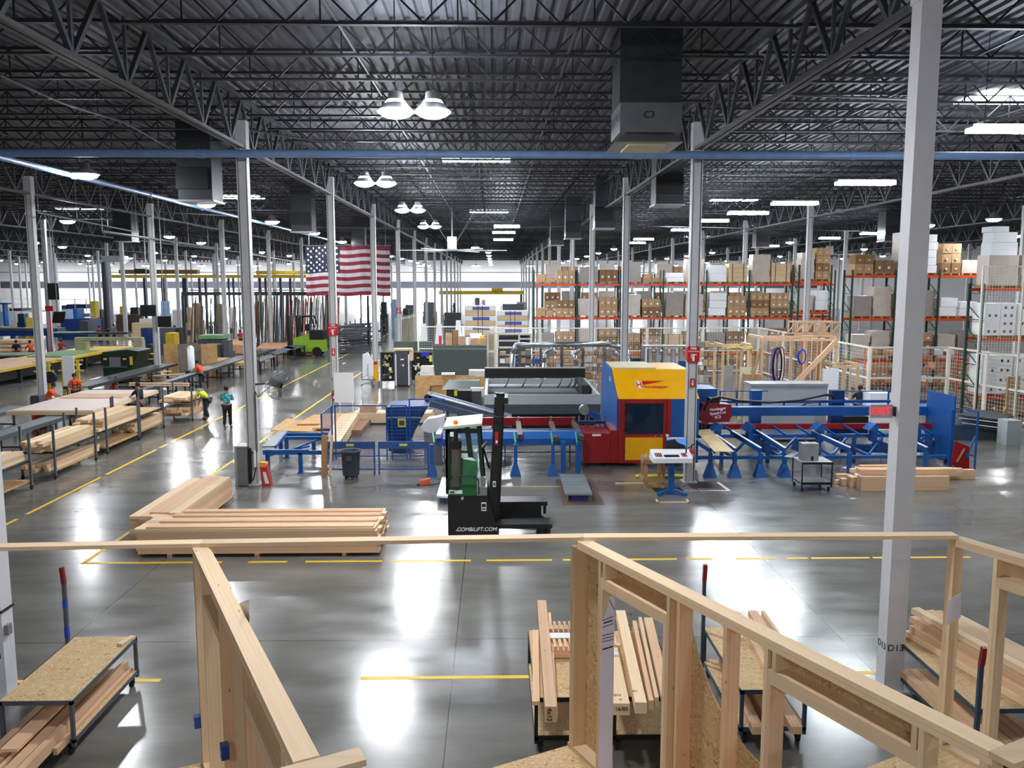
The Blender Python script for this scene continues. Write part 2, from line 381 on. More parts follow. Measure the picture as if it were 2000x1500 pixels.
ll = [(1690, 357, 'white linear lamp left of the big near column'), (1552, 397, 'white linear lamp, second in the row right of the tall column'), (1461, 416, 'white linear lamp, third in the row right of the tall column'), (1395, 431, 'white linear lamp, fourth in the row right of the tall column'), (1335, 449, 'white linear lamp just left of the tall column'),
      (990, 442, 'white linear lamp in the middle bay, nearest of three'), (984, 454, 'white linear lamp in the middle bay, second of three'), (983, 468, 'white linear lamp in the middle bay, farthest of three'), (1257, 467, 'white linear lamp above the pallet rack'), (1243, 474, 'white linear lamp low above the pallet rack'),
      (1620, 465, 'white linear lamp above the right rack'), (1505, 480, 'white linear lamp above the tan bundles'), (1980, 252, 'white linear lamp at the right edge, nearest'), (1703, 456, 'white linear lamp beside the big near column, low')]
for x, y, lab in ll:
    p = G(x, y, 9.35); used.append(p); lamp_long(p.x, p.y, 9.35, 2.0 if y < 420 else 1.6, lab)
n = 0
for k in range(-8, 5):
    for j in range(-1, 14):
        p = Vector((X0+XS*k+6.5, Y0+YS*j-4.0+(k % 2)*2, 9.3))
        if not far_enough(p): continue
        vis = in_view(p, 0)
        if not vis and not (-1 >= j and -2 <= k <= 2) and not in_view(p, 500): continue
        lamp_round(p.x, p.y, 9.3, .36, 'high bay lamp, %s bay %s, %s row' % (ORD[abs(k)], 'left of the middle' if k < 0 else 'rightward from the middle', ORD[j+1]))
# skylights
skym = mat('skylight pane', (235, 244, 255), 1, emit=7)
for i, (x, y) in enumerate(((930, 310), (955, 414), (465, 385), (155, 408), (1430, 392), (1480, 440), (960, 500), (1990, 190), (1360, 462))):
    p = G(x, y, 11.34); s = struct(MB().box(p.x-1.5, p.y-.8, 11.30, p.x+1.5, p.y+.8, 11.35).build('window_%d' % (i+1), skym))
# ------------------------------------------------------------ pipes, ducts, fans
bpipe = mat('pipe blue', (112, 142, 184), .4)
t = MB(); zp = V(480, 300, 23.9).z; t.cyl((-34, 23.9, zp), (34, 23.9, zp), .11, 14)
for x in range(-32, 34, 6): t.cyl((x-.09, 23.9, zp), (x+.09, 23.9, zp), .125, 14)
tag(t.build('water_pipe', bpipe, None, False), 'thick blue pipe crossing the whole hall below the roof', 'pipe')
zz = 9.35; xx = -(zz-6)/.249
t = MB().cyl((xx, 4, zz), (xx, 150, zz), .085, 12)
for y in range(10, 150, 6): t.cyl((xx, y-.09, zz), (xx, y+.09, zz), .115, 12)
tag(t.build('water_pipe', bpipe), 'blue pipe running away down the left bay', 'pipe')
lp = MB(); a, b = G(0, 411, 9.0), G(960, 524, 9.0)
for i, (x, y, x2, y2, z, r) in enumerate(((200, 452, 440, 487, 8.4, .06), (470, 493, 590, 513, 8.2, .06), (740, 513, 875, 530, 8.2, .07), (75, 415, 260, 452, 8.8, .04))):
    p, q = G(x, y, z), G(x2, y2, z)
    t = MB().cyl(p, q, r, 8); d = (q-p); k = max(2, int(d.length/4))
    for s in range(k+1): c = p+d*(s/k); t.cyl(c, (c.x, c.y, 10.7), .012, 5)
    tag(t.build('conduit_run', galv), 'pale hung conduit track, %s of the runs on the left' % ORD[i], 'conduit', 'hung conduits')
for i, (pts, r) in enumerate(((((0, 147), (120, 200), (245, 240), (330, 288)), .03), (((490, 255), (620, 275), (1000, 278)), .03), (((860, 0), (1000, 3), (1300, 8)), .0), (((1535, 15), (1185+540, -5)), .0), (((1770, 20), (1650, 90), (1530, 185), (1780, 195)), .03), (((0, 395), (240, 410), (500, 425)), .03), (((600, 444), (900, 447), (1200, 440), (1700, 452)), .035), (((800, 500), (1000, 500), (1300, 502)), .035), (((1360, 340), (1700, 341), (2000, 335)), .03))):
    if r == 0: continue
    t = MB().path([G(x, y, 10.3) if i not in (6, 7) else G(x, y, 9.6) for x, y in pts], r, 6)
    tag(t.build('conduit', mat('conduit grey', (92, 96, 102), .5, .3)), 'thin pale conduit under the joists, %s of those overhead' % ORD[i], 'conduit', 'thin overhead conduits')
ductm = mat('duct metal', (58, 61, 66), .4, .4)
def drop_duct(px, py, w_, label, z=8.75, hgt=2.66):
    p = G(px, py, z); t = thing('drop_duct', label, 'air duct', (p.x, p.y, z), 'square drop ducts')
    MB().box(p.x-w_/2, p.y, z, p.x+w_/2, p.y+w_, z+hgt).build('casing', ductm, t)
    MB().box(p.x-w_/2-.03, p.y-.12, z+.35, p.x+w_/2-.1, p.y-.002, z+1.05).build('outlet', black, t)
    MB().box(p.x-w_/2-.05, p.y-.05, z-.06, p.x+w_/2+.05, p.y+w_+.05, z-.002).build('flange', galv, t); return t
drop_duct(382, 390, 1.15, 'dark square drop duct hanging just left of the second column')
drop_duct(589, 452, 1.15, 'dark square drop duct hanging right of the second column'); drop_duct(1308, 398, 1.0, 'dark square drop duct left of the tall right column')
drop_duct(1181, 445, 1.0, 'dark square drop duct, second along the right girder'); drop_duct(1120, 465, 1.0, 'dark square drop duct, third along the right girder')
drop_duct(1088, 478, 1.0, 'small dark drop duct, farthest along the right girder'); drop_duct(240, 470, 1.2, 'dark drop duct among the left bays'); drop_duct(700, 486, 1.1, 'small dark drop duct over the flag')
drop_duct(1470+20, 482, 1.1, 'dark drop duct above the right pallet rack'); drop_duct(1745, 470, 1.2, 'dark drop duct with pale mouth beside the big near column')
# cooler box C3
a = V(1202, 236, 18.6); b = V(1332, 236, 18.6); t = thing('air_cooler', 'grey square air cooler box marked C3 hung under the joists', 'air cooler', ((a.x+b.x)/2, 18.6, V(1265, 256, 18.6).z))
cool = mat('cooler grey', (92, 95, 99), .5)
z0, z1 = V(1265, 258, 18.6).z, V(1265, 200, 18.6).z
MB().box(a.x+.1, 18.6, z0, b.x, 20.0, z1).build('casing', cool, t)
MB().hexa([(a.x-.02, 18.5, z0-.22), (b.x+.02, 18.5, z0-.22), (b.x+.02, 20.1, z0-.22), (a.x-.02, 20.1, z0-.22)], [(a.x+.25, 18.75, z0-.003), (b.x-.15, 18.75, z0-.003), (b.x-.15, 19.9, z0-.003), (a.x+.25, 19.9, z0-.003)]).build('diffuser_hood', galv, t)
MB().box(a.x+.3, 18.7, z0-.26, b.x-.3, 19.8, z0-.222).build('grille', cream, t)
MB().box(a.x+.1, 18.7, z1, b.x, 19.9, 11.4).build('neck', ductm, t)
text('C3', .2, ((a.x+b.x)/2, 18.595, (z0+z1)/2+.05), black, t, 'marking')
# big slow fan
def big_fan(px, py, Y, R_, ang, label):
    c = V(px, py, Y); t = thing('ceiling_fan', label, 'ceiling fan', c)
    MB().cyl(c, (c.x, c.y, 11.4), .05, 8).build('drop_pipe', galv, t)
    MB().box(c.x-.3, c.y-.3, c.z+.1, c.x+.3, c.y+.3, c.z+.9).build('motor_box', galv, t)
    for i in range(4):
        s = Vector((math.cos(i*1.57+.8)*2.2, math.sin(i*1.57+.8)*2.2, 10.6-c.z)); MB().cyl(c+Vector((0, 0, .1)), c+s, .02, 5).build('guy_wire', galv, t)
    MB().cyl(c+Vector((0, 0, -.05)), c+Vector((0, 0, .09)), .35, 16).build('hub', galv, t)
    for i in range(6):
        a_ = ang+i*math.pi/3; d = Vector((math.cos(a_), math.sin(a_), 0)); MB().bar(c+d*.34, c+d*R_, .3, .05).build('blade', alu, t)
big_fan(883, 489, 58, 3.7, .05, 'huge pale six-bladed ceiling fan hung in the middle bay'); big_fan(1620, 497, 90, 3.4, .3, 'smaller looking big ceiling fan over the pallet racks')
# ------------------------------------------------------------ floor marks
tl = []
def tape(x0, y0, x1, y1, label, m=tapey, w_=.1):
    tl.append(tag(MB().bar((x0, y0, .002), (x1, y1, .002), w_, .003).build('floor_tape', m), label, 'floor tape', 'yellow floor tape dashes'))
ys = [20.3, 21.2, 21.6, 25.8, 26.1, 30.1, 30.4, 31.0, 31.6, 41.8, 42, 55, 55.3, 70, 70.4, 84, 84.3, 98]
for i in range(0, len(ys)-1, 2): tape(-12.13, ys[i], -12.13, ys[i+1]-.05, 'yellow tape dash on the far side of the aisle, %s from the camera' % ORD[i//2])
ys = [17.7, 36.9, 37.0, 46, 46.2, 60, 60.5, 80]
for i in range(0, len(ys)-1, 2): tape(-8.8, ys[i], -8.8, ys[i+1]-.05, 'yellow tape on the near side of the aisle, %s stretch from the camera' % ORD[i//2])
xs = [165, 440, 487, 565, 598, 748, 762, 920, 950, 1078, 1100, 1322, 1342, 1392, 1440, 1518, 1540, 1580, 1590, 1702, 1712, 1902]
for i in range(0, len(xs), 2):
    tape(G(xs[i], 1095, 0).x, 17.69, G(xs[i+1], 1092, 0).x, 17.69, 'yellow tape dash in the cross line behind the timber rail, %s from the left' % ORD[i//2])
tape(-8.3, 12.26, G(310, 1333).x, 12.26, 'yellow tape dash under the low left cart'); tape(G(705, 1325).x, 12.26, G(1037, 1322).x+.3, 12.26, 'long yellow tape left of the loaded middle cart'); tape(G(1640, 1314).x, 12.29, G(1790, 1314).x, 12.29, 'yellow tape at the foot of the big near column')
whm = mat('white stripe', (230, 226, 222), .5)
a, b, c = G(1300, 958), G(1424, 958), G(1402, 942)
tape(a.x, a.y, b.x, b.y, 'red and white hazard tape on the floor right of the console', whm, .07); tape(c.x, c.y, b.x, b.y-.02, 'short red and white hazard tape end beside the blue feet', whm, .1)
m = MB()
for i in range(12): x = a.x+.1+i*(b.x-a.x-.2)/12; m.bar((x, a.y-.03, .0045), (x+.07, a.y+.03, .0045), .06, .002)
m.build('red_bars', redsign, tl[-2])
a, b = G(1278, 974), G(1347, 982)
t = MB().box(a.x, b.y, 0, b.x, b.y+.03, .03).box(a.x, b.y, 0, a.x+.04, b.y+.3, .03).box(b.x-.04, b.y, 0, b.x, b.y+.3, .03)
tag(t.build('floor_batten', pine), 'thin U of wood battens on the floor before the console', 'batten')
rub = mat('rust mat', (84, 62, 56), .6); a = G(1098, 985)
tag(MB().box(G(1098, 980).x, 22.2, .001, G(1160, 980).x+.25, 25.2, .006).build('floor_mat', rub), 'reddish thin floor mat under the ramp plate', 'mat')

# made-up row of stronger lamps, added to brighten the far wall
for i in range(14):
    x = -100+i*12; lamp_round(x, 188, 9.3, .95, 'large added lamp brightening the far wall, %s from the left' % ORD[i]) if in_view((x, 188, 9.3), 100) else None
# ------------------------------------------------------------ foreground timber wall frames
ZT = 3.4
dv = ray(130, 549); dv = Vector((dv.x, dv.y, 0)).normalized(); AL = -dv; NR = Vector((dv.y, -dv.x, 0))   # AL towards the camera, NR away across the wall
if NR.x < 0: NR = -NR
WT = .145
class Wall:
    def __init__(s, o, label, smax, zb):
        s.o = Vector((o.x, o.y, 0)); s.zb = zb
        s.t = thing('timber_wall_frame', label, 'wall frame', (o.x, o.y, zb)); s.smax = smax
    def P(s, a, n, z): p = s.o+AL*a+NR*n; return Vector((p.x, p.y, z))
    def hit(s, x, y, n=0):
        r = ray(x, y); o = s.o+NR*n; t = (o-CAM).dot(NR)/r.dot(NR); q = CAM+r*t; return (q-s.o).dot(AL), q.z
    def along(s, name, a0, a1, z0, z1, n0=0, n1=WT, m=pine):
        return board(name, s.P(a0, (n0+n1)/2, (z0+z1)/2), s.P(a1, (n0+n1)/2, (z0+z1)/2), abs(n1-n0), z1-z0, m, s.t)
    def stud(s, a, z0=None, z1=None, name='stud', wd=.038, m=pine):
        z0 = s.zb+.038 if z0 is None else z0; z1 = ZT-.076 if z1 is None else z1
        return board(name, s.P(a+wd/2, WT/2, z0), s.P(a+wd/2, WT/2, z1), wd, WT, m, s.t, up=NR)
    def sheet(s, name, pts, m=OSB, n0=WT, th=.012):     # pts are (along, z)
        return MB().prism([s.P(a, n0, z) for a, z in pts], NR*th).build(name, m, s.t)
    def px(s, name, pts, n0=WT, th=.012, m=OSB):
        return s.sheet(name, [s.hit(x, y, n0) for x, y in pts], m, n0, th)
ZB = 1.14
o2 = G(1125, 1056, ZT)
w2 = Wall(o2, 'open timber wall frame with curved OSB sheathing, right of centre in the foreground', 4.35, ZB)
w2.along('top_plate', 0, 4.34, ZT-.038, ZT); w2.along('top_plate', .02, 4.36, ZT-.078, ZT-.040)
w2.along('sole_plate', -.13, 4.36, ZB, ZB+.038)
w2.stud(-.10); w2.stud(-.06, wd=.038)
S = lambda x, y: w2.hit(x, y)[0]
a1, a2 = S(1172, 1102), S(1302, 1180); b1 = S(1322, 1185); c1 = S(1413, 1232); d1, e1 = S(1498, 1282), S(1795, 1418); f1 = S(1915, 1475)
w2.stud(a1-.03); w2.stud(a1+.01, z1=ZT-.076-.27); w2.stud(a2); w2.stud(a2-.04, z1=ZT-.076-.27); w2.stud(b1, m=fir); w2.stud(c1, m=fir)
w2.stud(d1-.03); w2.stud(d1+.01, z1=ZT-.076-.26, m=fir); w2.stud(e1); w2.stud(f1); w2.stud(4.3)
w2.along('header', a1+.01, a2, ZT-.076-.27, ZT-.076-.17); w2.along('header', d1+.012, e1, ZT-.076-.26, ZT-.076-.15)
w2.stud(a1+.05, ZT-.076-.17, ZT-.078, 'cripple_stud'); w2.stud(d1+.05, ZT-.076-.15, ZT-.078, 'cripple_stud'); w2.stud(e1-.05, ZT-.076-.15, ZT-.078, 'cripple_stud')
w2.sheet('sheathing', [(-.10, ZB), (a1+.01, ZB), (a1+.01, ZT-.3), (-.10+.0, ZT-.04)][:2]+[(a1+.01, ZT-.04), (-.10, ZT-.04)])
w2.sheet('sheathing', [(a1+.012, ZT-.32), (a2, ZT-.32), (a2, ZT-.04), (a1+.012, ZT-.04)])
cur = [w2.hit(x, y, WT) for x, y in ((1346, 1205), (1352, 1235), (1362, 1275), (1376, 1320), (1392, 1358), (1408, 1390), (1432, 1430), (1455, 1462), (1480, 1488), (1505, 1512))]
w2.sheet('sheathing', [(b1+.02, ZB), (b1+.02, ZT-.04), (cur[0][0]-.01, ZT-.04)]+cur+[(cur[-1][0]+.1, ZB)])
w2.sheet('sheathing', [(d1+.01, ZT-.34), (e1+.02, ZT-.34), (e1+.02, ZT-.04), (d1+.01, ZT-.04)])
lilac = mat('printed board white', (222, 218, 234), .6, var=.02)
def jamb(x, y):
    r = ray(x, y); o = w2.P(a1+.051, 0, 0); t = (o-CAM).dot(AL)/r.dot(AL); return CAM+r*t+AL*.002
MB().prism([jamb(x, y) for x, y in ((1192, 1163), (1200, 1164), (1198, 1300), (1195, 1420), (1196, 1520), (1168, 1520), (1171, 1330), (1176, 1215))], AL*.004).build('printed_wrap', lilac, w2.t)
t = MB()
for (x0, y0, x1, y1) in ((1176, 1212, 1197, 1203), (1176, 1225, 1197, 1217), (1176, 1241, 1197, 1236), (1176, 1247, 1197, 1242), (1176, 1253, 1197, 1248), (1178, 1217, 1195, 1211), (1190, 1172, 1199, 1190), (1176, 1268, 1196, 1262)):
    t.bar(jamb(x0, y0)+AL*.006, jamb(x1, y1)+AL*.006, .004, .012 if y1 in (1211, 1262) else .005, up=(0, 0, 1))
t.build('print_lines', inkm, w2.t)
MB().prism([w2.P(4.343, 0, ZT-.038), w2.P(4.483, 0, ZT-.038), w2.P(4.483, .9, ZT-.038), w2.P(4.343, .9, ZT-.038)], (0, 0, .038)).build('cross_plate', pine, w2.t)
MB().prism([w2.P(4.36-.14, WT+.002, ZB), w2.P(4.36, WT+.002, ZB), w2.P(4.36, .9, ZB), w2.P(4.36-.14, .9, ZB)], (0, 0, .038)).build('cross_plate', pine, w2.t)
# deck on its left, seen at the foot
def deck(w_, lab, n0, n1, a0=-.13):
    t = thing('plywood_deck', lab, 'deck', w_.P(1.5, n0, 0)); zb = w_.zb-.002
    MB().prism([w_.P(a0, n0, zb), w_.P(a0, n1, zb), w_.P(6, n1, zb), w_.P(6, n0, zb)], (0, 0, -.018)).build('panel', OSB, t)
    for a in (a0+.02, 2, 4, 5.9): board('joist', w_.P(a, n0, zb-.12), w_.P(a, n1, zb-.12), .04, .19, pine, t)
    for a in (a0+.1, 3, 5.8):
        for n in (n0+.1, n1-.1): board('leg', w_.P(a, n, 0), w_.P(a, n, zb-.215), .09, .09, pine, t, up=NR)
deck(w2, 'raised OSB deck at the foot of the centre-right timber wall', -1.25, WT)
o1 = G(375, 1069, ZT)
w1 = Wall(o1, 'open timber wall frame running to the lower left foreground, with blue outlet boxes', 4.2, ZB)
w1.along('top_plate', 0, 4.22, ZT-.038, ZT); w1.along('top_plate', .02, 4.22, ZT-.078, ZT-.040); w1.along('sole_plate', -.02, 4.2, ZB, ZB+.038)
S1 = lambda x, y: w1.hit(x, y)[0]
w1.stud(0.0, m=fir); w1.stud(.045)
q = [S1(x, y) for x, y in ((391, 1100), (425, 1180), (453, 1240), (473, 1285), (553, 1440), (570, 1470))]
for i, a in enumerate(q): w1.stud(a, m=fir if i % 2 else pine)
w1.stud(3.9); w1.stud(4.17)
w1.along('header', q[0]+.04, q[1], ZT-.36, ZT-.28); w1.along('header', q[3]+.04, q[4], ZT-.42, ZT-.32)
w1.sheet('sheathing', [(q[0]+.04, ZT-.40), (q[1], ZT-.40), (q[1], ZT-.08), (q[0]+.04, ZT-.08)]); w1.sheet('sheathing', [(q[3]+.04, ZT-.45), (q[4], ZT-.45), (q[4], ZT-.08), (q[3]+.04, ZT-.08)])
w1.sheet('sheathing', [(q[1]+.03, ZB), (q[3]-.02, ZB), (q[3]-.02, ZT-.08), (q[1]+.03, ZT-.08)])
w1.sheet('sheathing_edge', [(.05, ZT-.1), (1.25, ZT-.1), (1.25, ZT-.02), (.05, ZT-.02)], pine, WT+.001, .018)
bbox = mat('outlet blue', (20, 70, 150), .4)
for x0, y0, x1, y1, lab in ((386, 1398, 398, 1418, 'upper'), (436, 1452, 457, 1480, 'lower')):
    a, z = w1.hit((x0+x1)/2, (y0+y1)/2, 0); b = MB().prism([w1.P(a-.05, -.06, z-.06), w1.P(a+.03, -.06, z-.06), w1.P(a+.03, .002, z-.06), w1.P(a-.05, .002, z-.06)], (0, 0, .12)).build('outlet_box', bbox, w1.t)
    MB().prism([w1.P(a-.02, -.068, z-.015), w1.P(a+.01, -.068, z-.015), w1.P(a+.01, -.061, z-.015), w1.P(a-.02, -.061, z-.015)], (0, 0, .03)).build('knockout', paper, b)
w1.sheet('paper', [w1.hit(x, y, WT+.03) for x, y in ((468, 1178), (486, 1171), (487, 1215), (470, 1240))], paper, WT+.03, .002)
MB().prism([w1.P(4.24, -.08, ZT-.038), w1.P(4.38, -.08, ZT-.038), w1.P(4.38, .36, ZT-.038), w1.P(4.24, .36, ZT-.038)], (0, 0, .038)).build('cross_plate', pine, w1.t)
deck(w1, 'raised OSB deck at the foot of the left timber wall', -1.1, WT, -.02)
o3 = G(1852, 1049, ZT)
w3 = Wall(o3, 'open timber wall frame at the right edge with a sheet of paper on it', 3.5, ZB)
w3.along('top_plate', 0, 3.5, ZT-.038, ZT); w3.along('top_plate', .0, 3.5, ZT-.078, ZT-.040); w3.along('sole_plate', -.05, 3.5, ZB, ZB+.038)
g1 = w3.hit(1938, 1130)[0]
w3.stud(0); w3.stud(.04); w3.stud(g1); w3.stud(g1+.04, z1=ZT-.36); w3.along('header', g1+.04, g1+1.4, ZT-.36, ZT-.26); w3.stud(g1+1.4); w3.stud(3.4)
w3.sheet('sheathing', [(g1+.04, ZT-.4), (g1+1.4, ZT-.4), (g1+1.4, ZT-.04), (g1+.04, ZT-.04)], pine)
pp = [V(x, y, 8.0) for x, y in ((1850, 1175), (1878, 1157), (1876, 1206), (1848, 1222))]
MB().prism(pp, (0, .003, 0)).build('paper', lilac, w3.t)
deck(w3, 'raised OSB deck at the foot of the right edge timber wall', -1.6, WT, -.05)
# rails across the wall tops
rz = ZT+.019
for i, ((x0, y0, x1, y1), lab) in enumerate((((-60, 1070, 389, 1061.5), 'left board of the long timber rail across the foreground'), ((389.5, 1061.5, 1141, 1049.5), 'middle board of the long timber rail across the foreground'), ((1141.5, 1049.5, 1873, 1046), 'right board of the long timber rail across the foreground'))):
    p, q = G(x0, y0, ZT+.04), G(x1, y1, ZT+.04); off = Vector((0, .07, 0))
    b = board('timber_rail', (p.x, p.y+.07, ZT+.02), (q.x, q.y+.07, ZT+.02), .14, .038, pine); tag(b, lab, 'timber rail')
# ------------------------------------------------------------ low carts with lumber in front
blue_t = mat('blue tape', (24, 70, 170), .5); red_t = mat('red grip', (130, 24, 24), .5); cfr = mat('cart frame grey', (84, 92, 102), .5, .2); cbl = mat('cart frame blue', (52, 76, 96), .5, .2)
def cart(x0, y0, x1, y1, label, zt=.75, zl=.24, frame=cfr, handle=None, hh=.75, rotz=0, cat='cart', name='lumber_cart', group=None):
    cx, cy = (x0+x1)/2, (y0+y1)/2
    t = thing(name, label, cat, (cx, cy, 0), group); R = Matrix.Rotation(rotz, 3, 'Z'); c0 = Vector((cx, cy, 0))
    def r(m): m.v = [c0+R@(v-c0) for v in m.v]; return m
    for z, nm in ((zt, 'upper_shelf'), (zl, 'lower_shelf')):
        r(MB().box(x0+.01, y0+.01, z-.012, x1-.01, y1-.01, z)).build(nm, OSB, t)
        f = MB(); f.box(x0, y0, z-.06, x1, y0+.04, z-.013).box(x0, y1-.04, z-.06, x1, y1, z-.013).box(x0, y0, z-.06, x0+.04, y1, z-.013).box(x1-.04, y0, z-.06, x1, y1, z-.013)
        f.box(x0, y0-.004, z-.013, x1, y0+.006, z+.002).box(x1-.006, y0, z-.013, x1+.004, y1, z+.002)
        r(f).build('shelf_frame', frame, t)
    for x in (x0, x1-.045):
        for y in (y0, y1-.045): r(MB().box(x, y, .13, x+.045, y+.045, zt-.013)).build('leg', frame, t)
    for x in (x0+.08, x1-.08):
        for y in (y0+.08, y1-.08):
            wh = r(MB().cyl((x-.02, y, .06), (x+.02, y, .06), .06, 14).box(x-.035, y-.03, .06, x-.022, y+.03, .18).box(x+.022, y-.03, .06, x+.035, y+.03, .18)).build('caster', rubber, t)
    if handle:
        hx, hy = handle; p0 = Vector((hx, hy, .25)); 
        r(MB().bar(p0, p0+Vector((0, 0, zt+hh-.35)), .05).bar(p0+Vector((0, 0, zt+hh-.36)), p0+Vector((-.0, -.03, zt+hh-.10)), .05)).build('handle_post', frame, t)
        hp = r(MB().bar(p0+Vector((0, 0, zt+hh-.36)), p0+Vector((0, -.035, zt+hh-.10)), .056)).build('grip', red_t, t)
    return t
cA = cart(-6.25, 10.2, -5.33, 12.15, 'empty grey cart with OSB top in the lower left corner, lumber on its low shelf', handle=(-6.33, 12.1), hh=.95)
MB().bar((-6.33, 12.1, .76), (-6.33, 12.1, .93), .056).bar((-6.33, 12.1, 1.22), (-6.33, 12.1, 1.34), .056).build('tape', blue_t, cA)
def PB(x0, y0, x1, y1, z, w_, t_, m, label, group, name='lumber_board', dz=0):
    p, q = G(x0, y0, z), G(x1, y1, z+dz); p.z -= t_/2; q.z -= t_/2; return tag(board(name, p, q, w_, t_, m), label, 'lumber', group)
for i, (x, z, w_, t_, y0, y1) in enumerate(((-5.5, .395, .09, .15, 9.3, 12.1), (-5.66, .36, .14, .11, 9.35, 11.9), (-5.8, .36, .04, .11, 9.2, 12.0), (-5.93, .35, .12, .10, 9.3, 12.1), (-6.1, .34, .1, .09, 9.1, 11.8), (-5.8, .46, .2, .04, 9.6, 12.08), (-5.42, .29, .05, .09, 9.9, 12.1))):
    tag(board('lumber_board', (x, y0, z-t_/2), (x, y1, z-t_/2), w_, t_, fir), 'pale timber on the low shelf of the lower left cart, %s of them' % ORD[i], 'lumber', 'timbers under the lower left cart')
p = G(243, 1250, .79); tag(board('wood_block', (p.x-.02, p.y-.12, .77), (p.x+.06, p.y+.16, .77), .09, .038, pine), 'short wood offcut lying on the empty OSB cart top', 'wood block')
cart(.5, 10.15, 1.4, 12.25, 'dark cart behind the timber wall, long beams and notched blocks on top', frame=black, group=None)
cart(1.5, 10.15, 2.4, 12.2, 'dark cart right beside the notched blocks, carrying slanted marked beams', frame=black)
cart(3.18, 10.3, 4.05, 12.3, 'blue-grey cart with OSB top seen through the timber wall', frame=cbl, handle=(3.14, 12.15), hh=.9)
cart(5.95, 9.75, 6.9, 11.9, 'blue-grey cart with two posts heaped with long lumber beside the right edge', frame=cbl, handle=(5.9, 11.85), hh=.95, rotz=.0)
tp = MB().bar((5.92, 9.68, .5), (5.92, 9.68, 1.35), .05).build('handle_post', cbl, bpy.data.objects['lumber_cart.004']); MB().bar((5.92, 9.68, 1.35), (5.92, 9.64, 1.6), .055).build('grip', red_t, bpy.data.objects['lumber_cart.004'])
gB = 'beams on the middle carts'
PB(1058, 1172, 1076, 1380, .96, .14, .2, fir, 'long stepped beam at the left edge of the middle cart, marked at its end', gB)
PB(1046, 1230, 1047, 1370, .81, .09, .05, fir, 'thin board on the far left edge of the middle cart', gB); PB(1073, 1196, 1086, 1392, .86, .045, .1, pine, 'narrow board right of the long stepped beam', gB)
for i, (x, y, z) in enumerate(((1092, 1222, .86), (1092, 1256, .86))):
    p = G(x, y, z+.05); t = MB(); t.box(p.x-.16, p.y-.16, .765, p.x+.2, p.y+.12, .87)
    for k in range(5): t.box(p.x-.16+k*.075, p.y-.16, .871, p.x-.12+k*.075, p.y+.12, .93)
    tag(t.build('notched_block', fir), 'pink-toned bundle of notched blocks on the middle cart, %s one' % ('far' if i == 0 else 'near'), 'wood blocks', 'notched blocks')
p = G(1092, 1240, .94); tag(MB().box(p.x-.14, p.y-.1, .935, p.x+.2, p.y+.08, .938).build('paper_sheet', paper), 'white sheet of paper lying on the notched blocks', 'paper')
PB(1186, 1232, 1214, 1374, .93, .2, .15, pine, 'wide beam marked in ink at the near end, left on the slanted pile', gB)
PB(1212, 1192, 1252, 1372, 1.0, .14, .14, pine, 'beam with ink letters, second on the slanted pile', gB); PB(1239, 1212, 1272, 1368, .9, .06, .12, fir, 'thin board third on the slanted pile', gB)
PB(1250, 1205, 1283, 1362, .9, .05, .12, pine, 'thin board fourth on the slanted pile', gB); PB(1266, 1206, 1302, 1360, .86, .13, .08, fir, 'broad board fifth on the slanted pile', gB)
def ink(s, size, x, y, z, rotz, flat=True):
    p = G(x, y, z); return text(s, size, (p.x, p.y, z+.002), inkm, None, 'ink_mark', (0, 0, rotz), .001)
for (s, sz, x, y, z, par) in (('16', .09, 1206, 1210, .935, 'wide'),):
    pass
p = G(1196, 1262, 1.02); tag(MB().bar((p.x-.12, p.y+.06, 1.04), (p.x+.1, p.y-.08, 1.06), .06, .04).build('wood_block', pine), 'small wood offcut lying across the slanted beams', 'wood block')
p = G(1199, 1276, .94); tag(MB().box(p.x-.1, p.y-.06, .934, p.x+.07, p.y+.08, .937).build('paper_sheet', paper), 'folded white paper under the offcut on the slanted beams', 'paper')
for x, y, z, s, rz in ((1231, 1200, 1.0, 'ID', -.2), (1230, 1222, 1.0, '15', -.2), (1205, 1358, .93, 'GN', 0), (1240, 1350, 1.0, 'K/', 0), (1212, 1366, .93, 'x', 0)):
    q = ink(s, .07, x, y, z, rz); tag(q, 'ink mark %s written on a beam of the slanted pile' % s, 'ink mark')
p = V(1066, 1378, G(1076, 1380, .96).y-.01); q = text('4x12', .085, (G(1076, 1380, .96).x-.02, G(1076, 1380, .96).y-.005, .86), inkm, None, 'ink_mark', (math.pi/2, math.pi/2, 0)); tag(q, 'ink mark 4x12 on the end of the stepped beam', 'ink mark')
p = G(1214, 1374, .93); q = text('16/80', .07, (p.x, p.y-.004, .86), inkm, None, 'ink_mark'); tag(q, 'ink mark 16/80 on the end of the widest beam', 'ink mark')
gC = 'beams on the cart seen through the timber wall'
for i, a in enumerate(((1470, 1192, 1562, 1335, .86, .14, .1), (1490, 1192, 1588, 1335, .86, .05, .1), (1442, 1196, 1520, 1340, .8, .09, .05), (1420, 1200, 1450, 1245, .8, .04, .05))):
    PB(*a, pine if i % 2 else fir, 'slanted beam on the blue-grey cart behind the wall, %s from the top' % ORD[i], gC)
for i, x in enumerate((3.35, 3.6, 3.85)): tag(board('lumber_board', (x, 10.1, .30), (x+.1, 12.1, .30), .14, .1, fir), 'beam on the low shelf of the cart behind the wall, %s from the left' % ORD[i], 'lumber', gC)
gD = 'beams on the right edge cart'
k = 0
for lay, z in enumerate((.80, .89, .98, 1.07)):
    for i in range(5-lay//2):
        x = 6.42+i*.15+lay*.06+random.uniform(-.02, .02); L0 = random.uniform(-.25, .2)
        tag(board('lumber_board', (x-.15+.5, 9.35+L0, z), (x-.15-.1, 12.1+L0, z), .135, .085, fir if (i+lay) % 3 else pine), 'beam on the right edge cart, layer %d up, %s from the right' % (lay+1, ORD[i]), 'lumber', gD)
